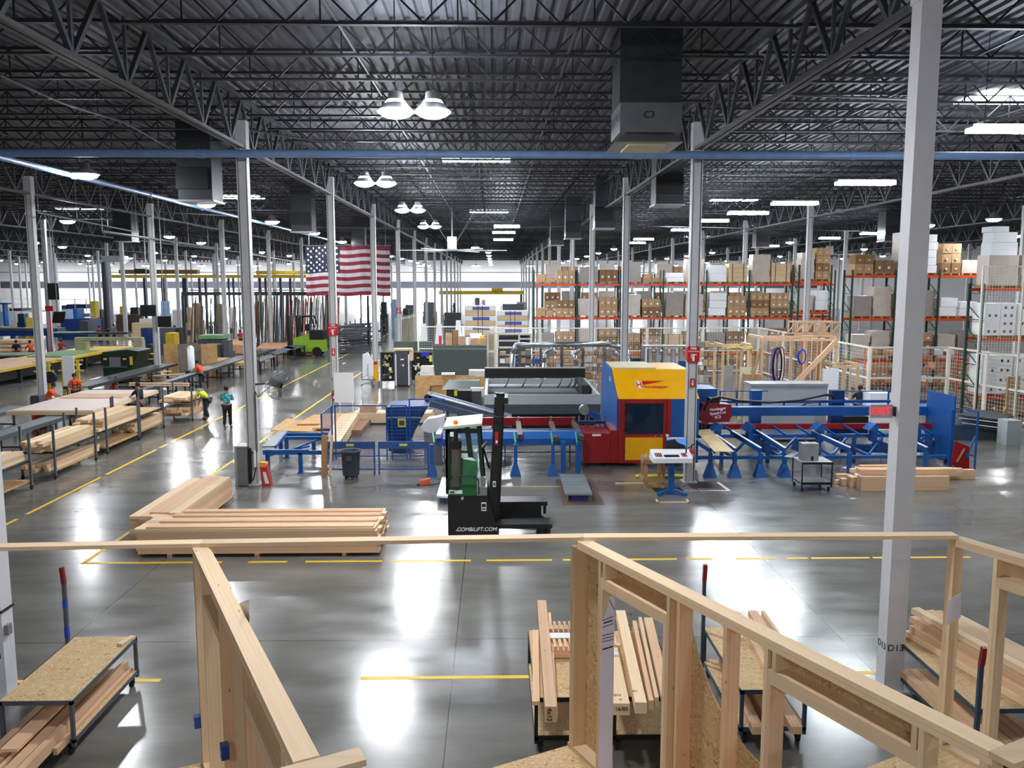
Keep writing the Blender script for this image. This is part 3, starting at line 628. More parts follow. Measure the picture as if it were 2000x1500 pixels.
for i in range(6): tag(board('lumber_board', (6.1+i*.14, 9.3+random.uniform(-.2, .2), .29), (6.0+i*.14, 11.7, .29), .12, .09, fir), 'beam on the low shelf of the right edge cart, %s from the left' % ORD[i], 'lumber', 'low shelf beams of the right edge cart')
p = G(1835, 1262, .77); tag(MB().box(p.x-.1, p.y-.12, .752, p.x+.22, p.y+.1, .756).build('paper_sheet', paper), 'white papers on the OSB shelf of the right edge cart', 'paper')
# ------------------------------------------------------------ lumber stacks on the floor
def stack(p0, ux, L_, n, w_, layers, t_, z0, label, group, jit=.05, m=(fir, pine, fir), topless=0):
    ux = Vector(ux).normalized(); uy = Vector((-ux.y, ux.x, 0)); p0 = Vector(p0)
    for l in range(layers):
        for i in range(n):
            if l == layers-1 and random.random() < topless: continue
            a = random.uniform(-jit, jit); b = random.uniform(-jit, jit)*.6 if l == layers-1 or i in (0, n-1) else 0
            c = p0+uy*(w_*(i+.5))+Vector((0, 0, z0+t_*(l+.5)))
            o = board('lumber_board', c+ux*a, c+ux*(L_+a+b), w_*.985, t_*.96, random.choice(m)); tag(o, label+', layer %d up, %s from the side' % (l+1, ORD[i]), 'lumber', group)
def bunks(pts, ux, L_, label, group):
    ux = Vector(ux).normalized()
    for p in pts: p = Vector(p); tag(board('bunk_stick', p, p+ux*L_, .09, .078, oldw), label, 'bunk stick', group)
stack((-7.82, 18.02, 0), (1, 0, 0), 5.25, 7, .235, 8, .07, .08, 'board in the front lumber stack', 'boards in the front lumber stack')
bunks([(x, 17.98, .04) for x in (-7.1, -5.2, -3.3)], (0, 1, 0), 1.7, 'wood bunk under the front lumber stack', 'bunks under the front lumber stack')
for i, (y, z) in enumerate(((18.05, .66), (18.5, .66), (18.95, .66), (19.3, .66))):
    for s in range(1): tag(board('lumber_board', (-7.6+.12*i, y+.1, z-.0), (-2.65, y+.1, z-.0), .2, .036, fir), 'loose top board on the front lumber stack, %s from the front' % ORD[i], 'lumber', 'loose top boards of the front stack')
pn, pf = G(252, 1007, .66), G(372, 933, .66); ux = (pf-pn); ux.z = 0; Lg = ux.length; ux.normalize(); uy = Vector((ux.y, -ux.x, 0))
stack(Vector((pn.x, pn.y, 0))+uy*.70, ux, Lg, 3, .235, 9, .0625, .08, 'board in the left half of the slanting stack', 'boards in the slanting stack left half')
pf2 = G(453, 928, .7)
stack(Vector((pf2.x, pf2.y, 0))-ux*(Lg-.05)-Vector((0, 0, 0)), ux, Lg-.1, 3, .235, 9, .067, .08, 'board in the right half of the slanting stack', 'boards in the slanting stack right half')
bunks([Vector((pn.x, pn.y, .04))+ux*a+uy*.0 for a in (.7, 2.4, 4.2)], uy, 1.0, 'wood bunk under the slanting lumber stack', 'bunks under the slanting stack')
# ------------------------------------------------------------ side loading forklift
def forklift():
    t = thing('forklift', 'dark green side loading forklift with a tall black mast, in the centre', 'forklift', (-.3, 19.6, 0))
    YF = 19.0
    L = lambda x, y, Y=YF: V(x, y, Y)
    bk = mat('forklift black', (20, 22, 24), .4)
    xl, xr = L(875, 1000).x, L(964, 1000).x
    m = MB(); zt, zb_ = L(900, 968).z, .12
    m.prism([(xl, YF, zb_), (L(975, 1058).x, YF, zb_), (xr+.02, YF, L(960, 1020).z), (L(951, 968).x, YF, zt), (xl, YF, zt)], (0, 1.5, 0)); m.build('chassis', bk, t)
    MB().box(xl+.1, YF+.1, 0.0, xl+.5, YF+.45, .5).box(xl+.1, YF+1.1, 0, xl+.5, YF+1.4, .5).build('rear_wheel', rubber, t)
    # green engine hood and seat hump
    m = MB(); m.prism([(L(878, 950).x, YF+.02, zt+.002), (L(931, 950).x, YF+.02, zt+.002), (L(931, 905).x, YF+.12, L(931, 903).z), (L(922, 899).x, YF+.18, L(922, 897).z), (L(888, 899).x, YF+.18, L(888, 897).z), (L(880, 910).x, YF+.12, L(880, 910).z)], (0, .9, 0)); m.build('engine_hood', greenm, t)
    MB().box(L(876, 960).x, YF-.02, L(876, 968).z, L(932, 960).x, YF-.003, L(876, 956).z).build('hood_lip', greenm, t)
    p = L(902, 968); b = MB().box(L(877, 962).x, YF-.03, L(877, 964).z, L(903, 962).x, YF-.021, L(877, 957).z).build('plate', paper, t)
    MB().box(L(879, 962).x, YF-.036, L(877, 962).z, L(888, 962).x, YF-.031, L(877, 959).z).build('print', bk, b)
    # gas bottle guard / silencer standing in front
    a = L(893, 935); MB().cyl((L(891, 940).x, YF+.05, L(891, 950).z), (L(891, 900).x, YF+.05, L(891, 876).z), .11, 14).build('exhaust_guard', mat('brown grey', (84, 78, 72), .6), t)
    MB().cyl((L(891, 876).x, YF+.05, L(891, 876).z), (L(891, 860).x, YF+.05, L(891, 862).z), .12, 14).cyl((L(890, 860).x, YF+.05, L(891, 862).z), (L(890, 835).x, YF+.05, L(891, 838).z), .05, 10).build('exhaust_stack', bk, t)
    r = MB().path([(L(873, 965).x, YF-.02, L(873, 965).z), (L(873, 936).x, YF-.02, L(873, 938).z), (L(882, 929).x, YF-.02, L(882, 928).z), (L(925, 929).x, YF-.02, L(925, 929).z), (L(935, 938).x, YF-.02, L(935, 938).z), (L(935, 965).x, YF-.02, L(935, 965).z)], .016, 6).build('guard_rail', bk, t)
    MB().box(L(934, 935).x, YF, L(934, 968).z, L(951, 935).x, YF+.3, L(934, 952).z).box(L(938, 935).x, YF+.05, L(934, 952).z, L(948, 935).x, YF+.2, L(934, 934).z).build('valve_block', galv, t)
    for x in (884, 903): MB().cyl((L(x, 970).x, YF-.04, L(x, 973).z), (L(x, 970).x, YF, L(x, 973).z), .035, 12).build('work_lamp', alu if x > 890 else bk, t)
    # cab
    cx0, cx1 = L(870, 880, 19.2).x, L(946, 880, 19.2).x; cy0, cy1 = 19.2, 20.5; czb = zt; czt = L(900, 838, 19.2).z
    P_ = MB().box(cx0, cy0, czb, cx0+.12, cy0+.1, czt).box(cx0, cy1-.1, czb, cx0+.12, cy1, czt).bar((cx1-.03, cy0+.05, czb+.1), (cx1-.14, cy0+.05, czt+.12), .08).bar((cx1-.03, cy1-.05, czb+.1), (cx1-.14, cy1-.05, czt+.12), .08)
    P_.bar((cx0+.62, cy0+.05, czb+.55), (cx0+.5, cy0+.05, czt+.05), .12, .08).box(cx0, cy0, czt-.1, cx0+.8, cy0+.08, czt).box(cx0, cy1-.08, czt-.1, cx0+.8, cy1, czt).box(cx0+.1, cy0+.0, czb+.95-.0, cx0+.62, cy0+.06, czb+1.01-.0)
    P_.box(cx0, cy0, czb, cx0+.05, cy1, czt); P_.build('cab_frame', greend, t)
    MB().prism([(cx0-.03, cy0-.05, czt), (cx1-.05, cy0-.05, czt+.09), (cx1-.05, cy0-.05, czt+.14), (cx0-.03, cy0-.05, czt+.06)], (0, cy1-cy0+.1, 0)).build('cab_roof', mat('cab roof cream', (176, 186, 160), .5), t)
    MB().box(cx0+.13, cy0+.03, czb+1.02, cx0+.5, cy0+.036, czt-.1).build('side_window', glassc, t)
    MB().prism([(cx0+.68, cy0+.03, czb+.5), (cx1-.06, cy0+.03, czb+.5), (cx1-.17, cy0+.03, czt), (cx0+.56, cy0+.03, czt)], (0, .006, 0)).build('door_window', glassc, t)
    MB().box(cx0+.25, cy0+.5, czb+.2, cx0+.7, cy0+1.0, czb+.6).box(cx0+.2, cy0+.5, czb+.6, cx0+.32, cy0+1.0, czb+1.2).build('seat', bk, t)
    sw = Vector((cx0+.86, cy0+.65, czb+.95)); MB().cyl(sw, sw+Vector((-.03, 0, .03)), .17, 18).bar(sw, sw+Vector((.15, 0, -.5)), .05).build('steering_wheel', bk, t)
    MB().lathe((L(890, 835, 19.4).x, 19.4, czt+.07), [(.055, 0), (.055, .09), (.04, .1), (0, .1)], 12).build('beacon', mat('beacon orange', (240, 120, 20), .3), t)
    MB().box(L(879, 845, 19.15).x, 19.1, L(879, 852, 19.15).z, L(887, 845, 19.15).x, 19.16, L(879, 844, 19.15).z).build('cab_lamp', paper, t)
    # mast: two channels leaning back a little
    m = MB(); Ym = 19.35
    for dy in (0, .75):
        p0, p1 = V(962, 1010, Ym), V(977, 775, Ym); p0.y += dy; p1.y += dy; p1.x = p0.x+.16; m.bar(p0, p1, .16, .2, up=(1, 0, 0))
    m.build('mast', bk, t)
    p0, p1 = V(962, 1010, Ym), V(977, 775, Ym); p1.x = p0.x+.16
    MB().bar(p0+Vector((.14, .2, 0)), p0+(p1-p0)*.97+Vector((.1, .2, 0)), .07).bar(p0+Vector((.14, .65, 0)), p0+(p1-p0)*.97+Vector((.1, .65, 0)), .07).build('inner_mast', darkst, t)
    c = p1+Vector((.03, .38, -.12)); MB().box(c.x-.14, c.y-.45, c.z-.04, c.x+.18, c.y+.45, c.z+.1).build('mast_head', bk, t)
    MB().path([p0+(p1-p0)*.86+Vector((-.22, -.1, 0)), p0+(p1-p0)*.84+Vector((0, -.14, 0)), p0+(p1-p0)*.85+Vector((.2, -.1, 0))], .014, 6).cyl(c+Vector((0, -.3, .1)), c+Vector((0, -.3, .2)), .1, 10).build('hose', bk, t)
    for f_, lab in ((.62, 'CE'), (.27, '')):
        q = p0+(p1-p0)*f_+Vector((0, -.11, 0)); s = MB().box(q.x-.035, q.y, q.z-.02, q.x+.035, q.y+.004, q.z+(.28 if f_ > .5 else .12)).build('sticker', redsign if f_ > .5 else paper, t)
        MB().box(q.x-.02, q.y-.004, q.z+.02, q.x+.02, q.y-.0005, q.z+.08).build('print', paper if f_ > .5 else bk, s)
    # platforms
    zf = L(1020, 1022, 19.1).z; x2 = L(1078, 1020, 19.1).x
    MB().box(L(966, 1020).x, 19.0, zf-.1, x2, 19.55, zf).box(x2-.12, 19.0, zf-.3, x2-.04, 19.1, zf-.101).box(x2-.35, 19.05, .06, x2-.15, 19.5, zf-.101).build('load_platform', bk, t)
    zf2 = V(1000, 975, 20.2).z; x3 = V(1068, 975, 20.2).x
    MB().box(L(966, 1020).x, 19.95, zf2-.42, x3-.15, 20.5, zf2-.1).box(L(966, 1020).x, 19.95, zf2-.1, x3, 20.5, zf2).box(x3-.1, 19.95, zf2-.3, x3-.03, 20.05, zf2-.101).build('load_platform', bk, t)
    MB().bar((L(975, 1040).x, 19.3, .3), (L(1055, 1040).x, 19.3, .25), .1).cyl((L(1015, 1040).x, 19.2, .28), (L(1045, 1042).x, 19.2, .24), .035, 10).build('lift_cylinder', alu, t)
    for x, y in ((L(1060, 1050).x, 19.1), (L(1060, 1050).x, 20.1)): MB().cyl((x, y, .14), (x, y+.18, .14), .14, 18).build('front_wheel', rubber, t)
    MB().bar((L(966, 1000).x, 19.4, .4), (L(966, 1000).x, 20.4, .4), .2, .5).build('carriage', bk, t)
    text('www.', .07, (L(897, 1035).x, YF-.004, L(897, 1036).z), paper, t, shear=.2); text('COMBiLiFT.COM', .125, (L(931, 1035).x, YF-.004, L(931, 1034).z), paper, t, shear=.2, offset=.002)
    b = MB().box(L(940, 1000).x, YF-.006, L(940, 998).z, L(950, 1000).x, YF-.002, L(940, 981).z).build('label_plate', paper, t); MB().box(L(941, 1000).x, YF-.01, L(940, 990).z, L(949, 1000).x, YF-.0065, L(940, 984).z).box(L(941, 1000).x, YF-.01, L(940, 995).z, L(949, 1000).x, YF-.0065, L(940, 993).z).build('print', bk, b)
forklift()
# ------------------------------------------------------------ helpers for wire panels
def wire_panel(p, q, z0, z1, step_v, step_h, r, mt, name, parent):     # upright wire infill between two ground points
    p = Vector(p); q = Vector(q); d = q-p; d.z = 0; L_ = d.length; d.normalize(); m = MB(); n = max(1, int(L_/step_v))
    for i in range(n+1):
        a = p+d*(L_*i/n); m.bar((a.x, a.y, z0), (a.x, a.y, z1), r)
    n = max(1, int((z1-z0)/step_h))
    for i in range(n+1):
        z = z0+(z1-z0)*i/n; m.bar((p.x, p.y, z), (q.x, q.y, z), r)
    return m.build(name, mt, parent)
def ztop(y, Y): return V(1000, y, Y).z
# ------------------------------------------------------------ joinery machine: the booth
hz = 'machine booth'
B = thing('joinery_machine', 'red, yellow and blue timber cutting machine booth in the middle of the hall', 'machine', (5.0, 28, 0))
Yb = 26.8; XL = V(1209, 800, Yb).x; XR = 6.6; zT = ztop(722, 28.4); zH = ztop(780, Yb); zB0 = .14
MB().box(V(1139, 880, Yb).x, Yb+.05, zB0, V(1192, 880, Yb).x, Yb+1.6, ztop(848, Yb)).build('side_cabinet', red, B)
MB().box(V(1192.6, 880, Yb).x, Yb+.05, zB0, XL-.005, Yb+1.6, ztop(842, Yb)).build('side_cabinet', red, B)
MB().box(V(1157, 852, Yb).x, Yb+.04, ztop(853, Yb), V(1174, 852, Yb).x, Yb+.049, ztop(849, Yb)).build('label_plate', paper, B)
xd0, xd1 = V(1220, 800, Yb).x, V(1302, 800, Yb).x
zw0, zw1 = ztop(849, Yb), ztop(789, Yb)
f = MB(); f.box(XL, Yb, zB0, xd0+.03, Yb+.1, zH-.003).box(xd1-.1, Yb, zB0, V(1311, 800, Yb).x, Yb+.1, zH-.003).box(xd0+.03, Yb, zw1, xd1-.1, Yb+.1, zH-.003).box(xd0+.03, Yb, zw0-.1, xd1-.1, Yb+.1, zw0).box(xd0+.03, Yb, zB0, xd1-.1, Yb+.1, zB0+.1)
f.build('door_frame', red, B)
MB().box(xd0+.03, Yb+.03, zw0, xd1-.1, Yb+.04, zw1).build('window', glassd, B)
MB().box(xd0+.03, Yb+.01, zB0+.1, xd1-.1, Yb+.05, zw0-.1).build('door_panel', yellow, B)
MB().box(xd0+.015, Yb-.012, zB0+.03, xd0+.028, Yb-.002, zH-.05).box(xd1+.01, Yb-.012, zB0+.03, xd1+.022, Yb-.002, zH-.05).build('seam', black, B)
for z in (zw0+.1, zw1-.1, zB0+.35): MB().box(xd0-.02, Yb-.03, z, xd0+.03, Yb-.013, z+.08).build('hinge', black, B)
MB().box(xd1-.2, Yb-.03, zw0-.07, xd1-.12, Yb-.002, zw0-.03).box(xd1-.38, Yb-.02, zw0-.08, xd1-.32, Yb-.002, zw0-.03).build('door_handle', galv, B)
MB().box(V(1300, 850, Yb).x, Yb-.02, ztop(854, Yb), V(1306, 850, Yb).x, Yb-.002, ztop(849, Yb)).build('label', paper, B)
MB().box(V(1311, 800, Yb).x+.002, Yb, zB0, XR, Yb+.1, zH-.003).build('front_panel', blue, B)
prof = [(XL, Yb+.11, zB0), (XL, Yb+.11, zH), (XL, 28.5, zT), (XL, 30.9, zT+.1), (XL, 30.9, 1.0), (XL, 29.2, .6), (XL, 29.2, zB0)]
MB().prism(prof, (-.05, 0, 0)).build('side_plate', blue, B)
MB().box(XL, 28.6, zB0, XR, 30.8, zT-.32).build('housing', blue, B)
hood = MB().hexa([(XL-.02, Yb-.01, zH), (XR, Yb-.01, zH), (XR, 30.8, zH), (XL-.02, 30.8, zH)], [(XL-.02, 28.4, zT), (XR, 28.4, zT), (XR, 30.8, zT), (XL-.02, 30.8, zT)]).build('hood', yellow, B)
MB().box(XL+.05, 28.5, zT+.003, XR-1.1, 30.7, zT+.05).build('hood_top', cream, B)
nrm = (zT-zH, 28.4-Yb); ang = math.atan2(zT-zH, 28.4-Yb+.01); 
cx, fr = V(1272, 752, 27.4), .45
cz = zH+(zT-zH)*fr; cy = Yb-.01+(28.4-Yb+.01)*fr
def onhood(x, f_, s, size, m_, sh=0, off=0):
    z = zH+(zT-zH)*f_; y = Yb-.01+(28.41-Yb)*f_-.012; return text(s, size, (x, y, z), m_, B, rot=(ang, 0, 0), shear=sh, offset=off)
onhood(cx.x+.12, .40, 'Hundegger', .2, redsign, .15, .004)
hm_ = MB(); 
def hp(x, f_): return Vector((x, Yb-.01+(28.41-Yb)*f_-.014, zH+(zT-zH)*f_))
hm_.prism([hp(cx.x-.25, .47), hp(cx.x-.25, .60), hp(cx.x+.5, .60)], (0, -.004, 0)); hm_.build('logo_wedge', redsign, B)
b = MB().prism([hp(cx.x-.47, .36), hp(cx.x-.29, .36), hp(cx.x-.29, .60), hp(cx.x-.47, .60)], (0, -.003, 0)).build('logo_box', paper, B)
hh_ = MB()
for a0, a1, f0, f1 in ((-.455, -.42, .38, .58), (-.34, -.305, .38, .58), (-.42, -.34, .46, .50)): hh_.prism([hp(cx.x+a0, f0)+Vector((0, -.004, 0)), hp(cx.x+a1, f0)+Vector((0, -.004, 0)), hp(cx.x+a1, f1)+Vector((0, -.004, 0)), hp(cx.x+a0, f1)+Vector((0, -.004, 0))], (0, -.003, 0))
hh_.build('logo_letter', redsign, b)
text('SC3', .22, (XL-.056, 28.6, zT-.35), paper, B, rot=(math.pi/2, 0, -math.pi/2))
# inside seen through the window
MB().box(xd0+.3, Yb+.9, 1.0, xd0+.95, Yb+.95, 1.9).build('guard_grid', galv, B); MB().box(xd0+.1, Yb+.5, .75, xd1-.2, Yb+1.5, .95).build('saw_bed', alu, B)
MB().path([(xd1-.55, Yb+.3, 1.5), (xd1-.3, Yb+.35, 1.9), (xd1-.25, Yb+.35, 1.3)], .02, 6).build('air_hose', black, B)
# right hand annex behind the tall column
MB().box(6.62, 28.45, 1.55, V(1408, 775, 28).x, 29.6, ztop(764, 28)).build('annex', blue, B)
t = MB().box(V(1325, 722, 31).x, 31.0, 1.0, V(1346, 722, 31).x, 31.06, ztop(706, 31)); t.build('rear_plate', blue, B)
# ------------------------------------------------------------ left infeed
I = thing('infeed_conveyor', 'blue infeed bench with red back beam and sloping arms, left of the booth', 'conveyor', (1, 27, 0))
Yi = 26.3; xa, xb = V(850, 860, Yi).x, V(1139, 860, Yi).x-.02
z1, z2, z3 = ztop(843, Yi+.35), ztop(857, Yi), ztop(870, Yi)
MB().prism([(xa, Yi, z3), (xa, Yi, z2), (xa, Yi+.35, z1), (xa, Yi+.6, z1), (xa, Yi+.6, z3)], (xb-xa, 0, 0)).build('front_beam', blue, I)
Yr = 28.6; MB().box(V(870, 823, Yr).x, Yr, ztop(831, Yr), V(1125, 823, Yr).x, Yr+.16, ztop(816, Yr)).build('back_beam', red, I)
MB().box(V(870, 823, Yr).x, Yi+.61, z1-.3, xb, Yr-.01, z1-.24).build('bed_plate', greyd, I)
brn = mat('worn arm brown', (92, 74, 66), .5, .3)
for i, (x0, y0, x1, y1) in enumerate(((1012, 826, 1016, 853), (1076, 826, 1086, 858), (1120, 826, 1136, 856), (868, 826, 856, 852))):
    p, q = V(x0, y0, 28.4), V(x1, y1, Yi-.15); MB().bar(p, q, .16, .14).build('arm', brn if i < 3 else alu, I)
    MB().box(p.x-.03, 28.4, p.z, p.x+.03, 28.46, p.z+.22).build('stop_pin', galv, I)
grn = mat('slide green', (70, 160, 130), .4)
def foot_leg(x, ytop, ybot, Y, parent, nm='leg', arm=None):
    a = V(x, ytop, Y); m = MB(); zt = a.z
    m.box(a.x-.055, Y-.05, .3, a.x+.055, Y+.05, zt).hexa([(a.x-.17, Y-.15, 0), (a.x+.17, Y-.15, 0), (a.x+.17, Y+.15, 0), (a.x-.17, Y+.15, 0)], [(a.x-.07, Y-.07, .36), (a.x+.07, Y-.07, .36), (a.x+.07, Y+.07, .36), (a.x-.07, Y+.07, .36)])
    return m.build(nm, blue, parent)
for x in (843, 1007, 1080): foot_leg(x, 868, 932, 25.7, I)
for x in (1007, 1079, 1127, 848): p, q = V(x-3, 846, Yi), V(x, 866, 25.65); MB().bar(p, q, .04, .1).build('slide', grn, I)
for x, yb in ((1100, 924), (1130, 926)): a = V(x, 865, 26.1); MB().box(a.x-.08, 26.05, 0, a.x+.08, 26.2, a.z+.05).build('leg', blue, I)
MB().path([(xa+1, 27.6, .35), (xb, 27.6, .35)], .02, 6).box(xa+2.2, 27.6, 0, xa+2.24, 27.64, 1.0).box(xb-.3, 27.6, 0, xb-.26, 27.64, 1.0).build('rear_rail', blue, I)
# roller head near the booth
R_ = thing('roller_unit', 'blue clamp unit with pins and a round roller beside the booth', 'machine', (3, 28, 0))
Yc = 28.0
m = MB().box(V(1130, 835, Yc).x, Yc, ztop(845, Yc), V(1183, 835, Yc).x, Yc+.4, ztop(836, Yc)).box(V(1130, 828, Yc).x, Yc+.05, ztop(829, Yc), V(1183, 828, Yc).x, Yc+.3, ztop(824, Yc)).box(V(1132, 835, Yc).x, Yc+.1, 0.0, V(1140, 835, Yc).x, Yc+.3, 1.0).box(V(1176, 835, Yc).x, Yc+.1, 0.0, V(1183, 835, Yc).x, Yc+.3, 1.0)
m.build('frame', blued, R_)
for x in (1132, 1145, 1151, 1165, 1173, 1182): a = V(x, 815, Yc); MB().cyl((a.x, Yc+.15, ztop(836, Yc)), (a.x, Yc+.15, ztop(814, Yc)), .035, 10).build('pin', galv, R_)
p, q = V(1138, 800, Yc), V(1170, 816, Yc); MB().bar(p, q, .12, .22).build('arm', blue, R_); MB().cyl((p.x+.05, Yc-.12, p.z), (p.x+.05, Yc+.1, p.z), .17, 18).cyl((p.x+.05, Yc-.14, p.z), (p.x+.05, Yc-.121, p.z), .1, 14).build('roller', galv, R_)
# ------------------------------------------------------------ incline conveyor
C = thing('incline_conveyor', 'grey-blue waste conveyor sloping up to the left behind the forklift', 'conveyor', (-2, 30.5, 0))
gb = mat('conveyor blue grey', (86, 102, 128), .45)
p, q = V(838, 772, 30.2), V(1000, 818, 30.2)
MB().prism([p, q, q-Vector((0, 0, .35)), p-Vector((0, 0, .42))], (0, .7, 0)).build('trough', gb, C)
MB().bar(p+Vector((0, -.03, .02)), q+Vector((0, -.03, .02)), .06, .04).bar(p+Vector((0, .73, .02)), q+Vector((0, .73, .02)), .06, .04).bar(p+Vector((0, -.015, -.18)), q+Vector((0, -.015, -.14)), .02, .03).build('edge_strip', alu, C)
MB().cyl(p+Vector((-.05, 0, -.1)), p+Vector((-.05, .7, -.1)), .14, 14).build('end_roller', darkst, C)
MB().box(p.x+.6, 30.4, 0, p.x+.7, 30.5, p.z-.4).box(p.x+2.4, 30.4, 0, p.x+2.5, 30.5, p.z-.85).build('leg', gb, C)
# ------------------------------------------------------------ blue wire fences on the left
def fence_panel(p, q, z0, z1, label, group='blue wire fence panels', solid=None, feet=0, step=.05, mt=None, fr=.045, name='wire_fence_panel', cat='fence', hstep=None, bottom=0, wr=.004):
    mt = mt or blue; p = Vector(p); q = Vector(q); t = thing(name, label, cat, (p.x, p.y, 0), group)
    d = (q-p); d.z = 0; d.normalize()
    p = p+d*fr*.55; q = q-d*fr*.55
    for e in (p, q): MB().bar((e.x, e.y, bottom), (e.x, e.y, z1), fr).build('post', mt, t)
    a_, b_ = p+d*fr*.5, q-d*fr*.5
    for z in ((z1-fr/2, z0) if fr < .08 else (z1-fr/2, (z0+z1)/2-.1, z0)): MB().bar((a_.x, a_.y, z), (b_.x, b_.y, z), fr*.8).build('rail', mt, t)
    wire_panel(p+d*fr, q-d*fr, z0, z1-fr, step, hstep or step*1.6, wr, mt, 'wire_infill', t)
    if solid:
        a, b = solid; m = MB(); m.bar((p.x, p.y-.03, (a+b)/2), (q.x, q.y-.03, (a+b)/2), .02, b-a); o = m.build('solid_strip', mat('strip blue', (48, 84, 140), .4), t)
        c = (p+q)/2; MB().box(c.x-.12, c.y-.047, b-.11, c.x+.12, c.y-.0405, b-.04).build('yellow_label', mat('label yellow', (220, 210, 60), .5), o)
    return t
Yf = 26.0
zA, zBt = ztop(915, Yf), ztop(861, Yf)
fence_panel((V(636, 900, Yf).x, Yf, 0), (V(733, 900, Yf).x, Yf, 0), zA, zBt, 'low blue wire fence panel behind the grey bin', solid=(ztop(875, Yf), zBt-.03))
fence_panel((V(739, 900, Yf).x, Yf, 0), (V(838, 900, Yf).x, Yf, 0), zA, zBt, 'low blue wire fence panel between the bin and the forklift', solid=(ztop(875, Yf), zBt-.03))
Yg = 28.2; zg = ztop(790, Yg)
fence_panel((V(654, 850, Yg).x, Yg, 0), (V(757, 850, Yg).x, Yg, 0), .12, zg, 'tall blue wire fence panel in front of the pine boards')
fence_panel((V(764, 850, Yg).x, Yg, 0), (V(796, 850, Yg).x, Yg, 0), .12, zg, 'narrow tall blue wire fence panel beside the yellow warning label')
g = fence_panel((V(799, 850, Yg).x, Yg, 0), (V(869, 850, Yg).x, Yg, 0), .12, ztop(778, Yg), 'tallest blue wire fence panel left of the forklift cab')
gs = G(627, 808, zg); fence_panel((gs.x, gs.y, 0), (V(650, 850, Yg).x, Yg-.06, 0), .12, zg, 'blue wire fence panel turned edge-on at the left of the pen')
Bd = thing('blue_skip', 'deep blue ribbed waste skip inside the wire pen', 'skip', (V(795, 850, 29.2).x, 29.2, 0))
Ys = 29.2; a, b = V(757, 850, Ys).x, V(835, 850, Ys).x
m = MB().prism([(a+.05, Ys, .08), (b-.75, Ys, .08), (b-.45, Ys, .8), (b+.05, Ys, ztop(792, Ys)), (a-.05, Ys, ztop(795, Ys))], (0, 1.6, 0)); m.build('body', blued, Bd)
m = MB()
for k in range(12): z = .2+k*.12; m.box(a+.02, Ys-.03, z, b-.5+max(0, (z-.8)*.45), Ys-.002, z+.035)
m.build('rib', blue, Bd); MB().box(a, Ys-.05, 1.25, b-.2, Ys-.031, 1.3).build('rim', alu, Bd)
x = V(785, 826, Yg).x; t = tag(MB().box(x-.13, Yg-.04, ztop(833, Yg), x+.13, Yg-.028, ztop(817, Yg)).build('warning_label', mat('label yellow', (220, 210, 60), .5)), 'square yellow warning label on the blue wire fence', 'label')
MB().box(x-.09, Yg-.044, ztop(830, Yg), x+.09, Yg-.0405, ztop(820, Yg)).build('print', greyd, t)
Hd = thing('oval_tray', 'white curved board leaning by the skip behind the wire fence', 'board', (V(840, 845, 27.6).x, 27.6, 0))
Hd['label'] = 'pale grey round-ended tray standing by the skip behind the wire fence'; Hd['category'] = 'tray'
MB().prism([V(x, y, 27.5) for x, y in ((822, 835), (826, 828), (836, 818), (852, 816), (868, 812), (866, 840), (840, 846), (826, 842))], (0, .5, 0)).build('plate', concp, Hd); a = V(845, 846, 27.5); MB().box(a.x-.3, 27.55, 0, a.x+.3, 27.9, a.z).build('stand', galv, Hd)
# blue table at far left
T = thing('roller_table', 'blue steel infeed table beside the second column', 'table', (-7, 27, 0))
z = ztop(877, 26.2); Yt = 26.2
MB().box(V(513, 880, Yt).x, Yt, z-.15, V(602, 880, Yt).x, Yt+.1, z).box(V(602.5, 885, Yt).x, Yt+.02, z-.16, V(640, 885, Yt).x, Yt+.12, z-.03).build('front_beam', blue, T)
pa, pb = V(517, 868, Yt+.1), V(560, 848, 28.9); y2 = G(560, 846, z).y
MB().box(V(640, 852, y2).x, y2, z-.1, V(557, 852, y2).x, y2+.1, z).box(V(640, 852, y2-.7).x, y2-.7, z-.1, V(557, 852, y2-.7).x, y2-.6, z-.0).build('rear_beam', blue, T)
m = MB(); q0, q1, q2, q3 = G(512, 873, z), G(538, 873, z), G(562, 843, z), G(543, 843, z); m.prism([q0, q1, q2, q3], (0, 0, .03)); m.build('slat_deck', mat('deck plate', (112, 118, 122), .4, .3), T)
MB().bar(q1, q2, .05, .1).build('side_beam', blue, T)
for x, y in ((V(587, 900, 26.25).x, 26.25), (V(523, 900, 26.4).x, 26.4), (V(548, 870, y2).x, y2+.05), (V(560, 870, y2-.6).x, y2-.6), (V(612, 870, y2).x, y2+.05)): MB().box(x-.06, y-.05, 0, x+.06, y+.05, z-.101).box(x-.1, y-.1, 0, x+.1, y+.1, .02).build('leg', blue, T)
MB().bar(G(575, 876, z-.15), G(636, 853, z-.1), .06).bar((V(523, 900, 26.4).x, 26.5, .5), (V(600, 880, 27.5).x, 27.8, z-.2), .05).build('brace', blue, T)
tag(board('timber_plank', V(633, 932, 25.75)*1.0, V(634, 852, 25.75), .17, .06, oldw, up=(0, 1, 0)), 'brown plank standing upright against the low blue fence', 'plank')
p, q = V(645, 930, 25.8), V(648, 850, 25.9); p.z = .0; tag(board('timber_plank', p, q, .07, .09, pine, up=(0, 1, 0)), 'pale narrow plank standing beside the brown one', 'plank')
bpy.data.objects['timber_plank'].location.z = bpy.data.objects['timber_plank'].location.z-V(633, 932, 25.75).z
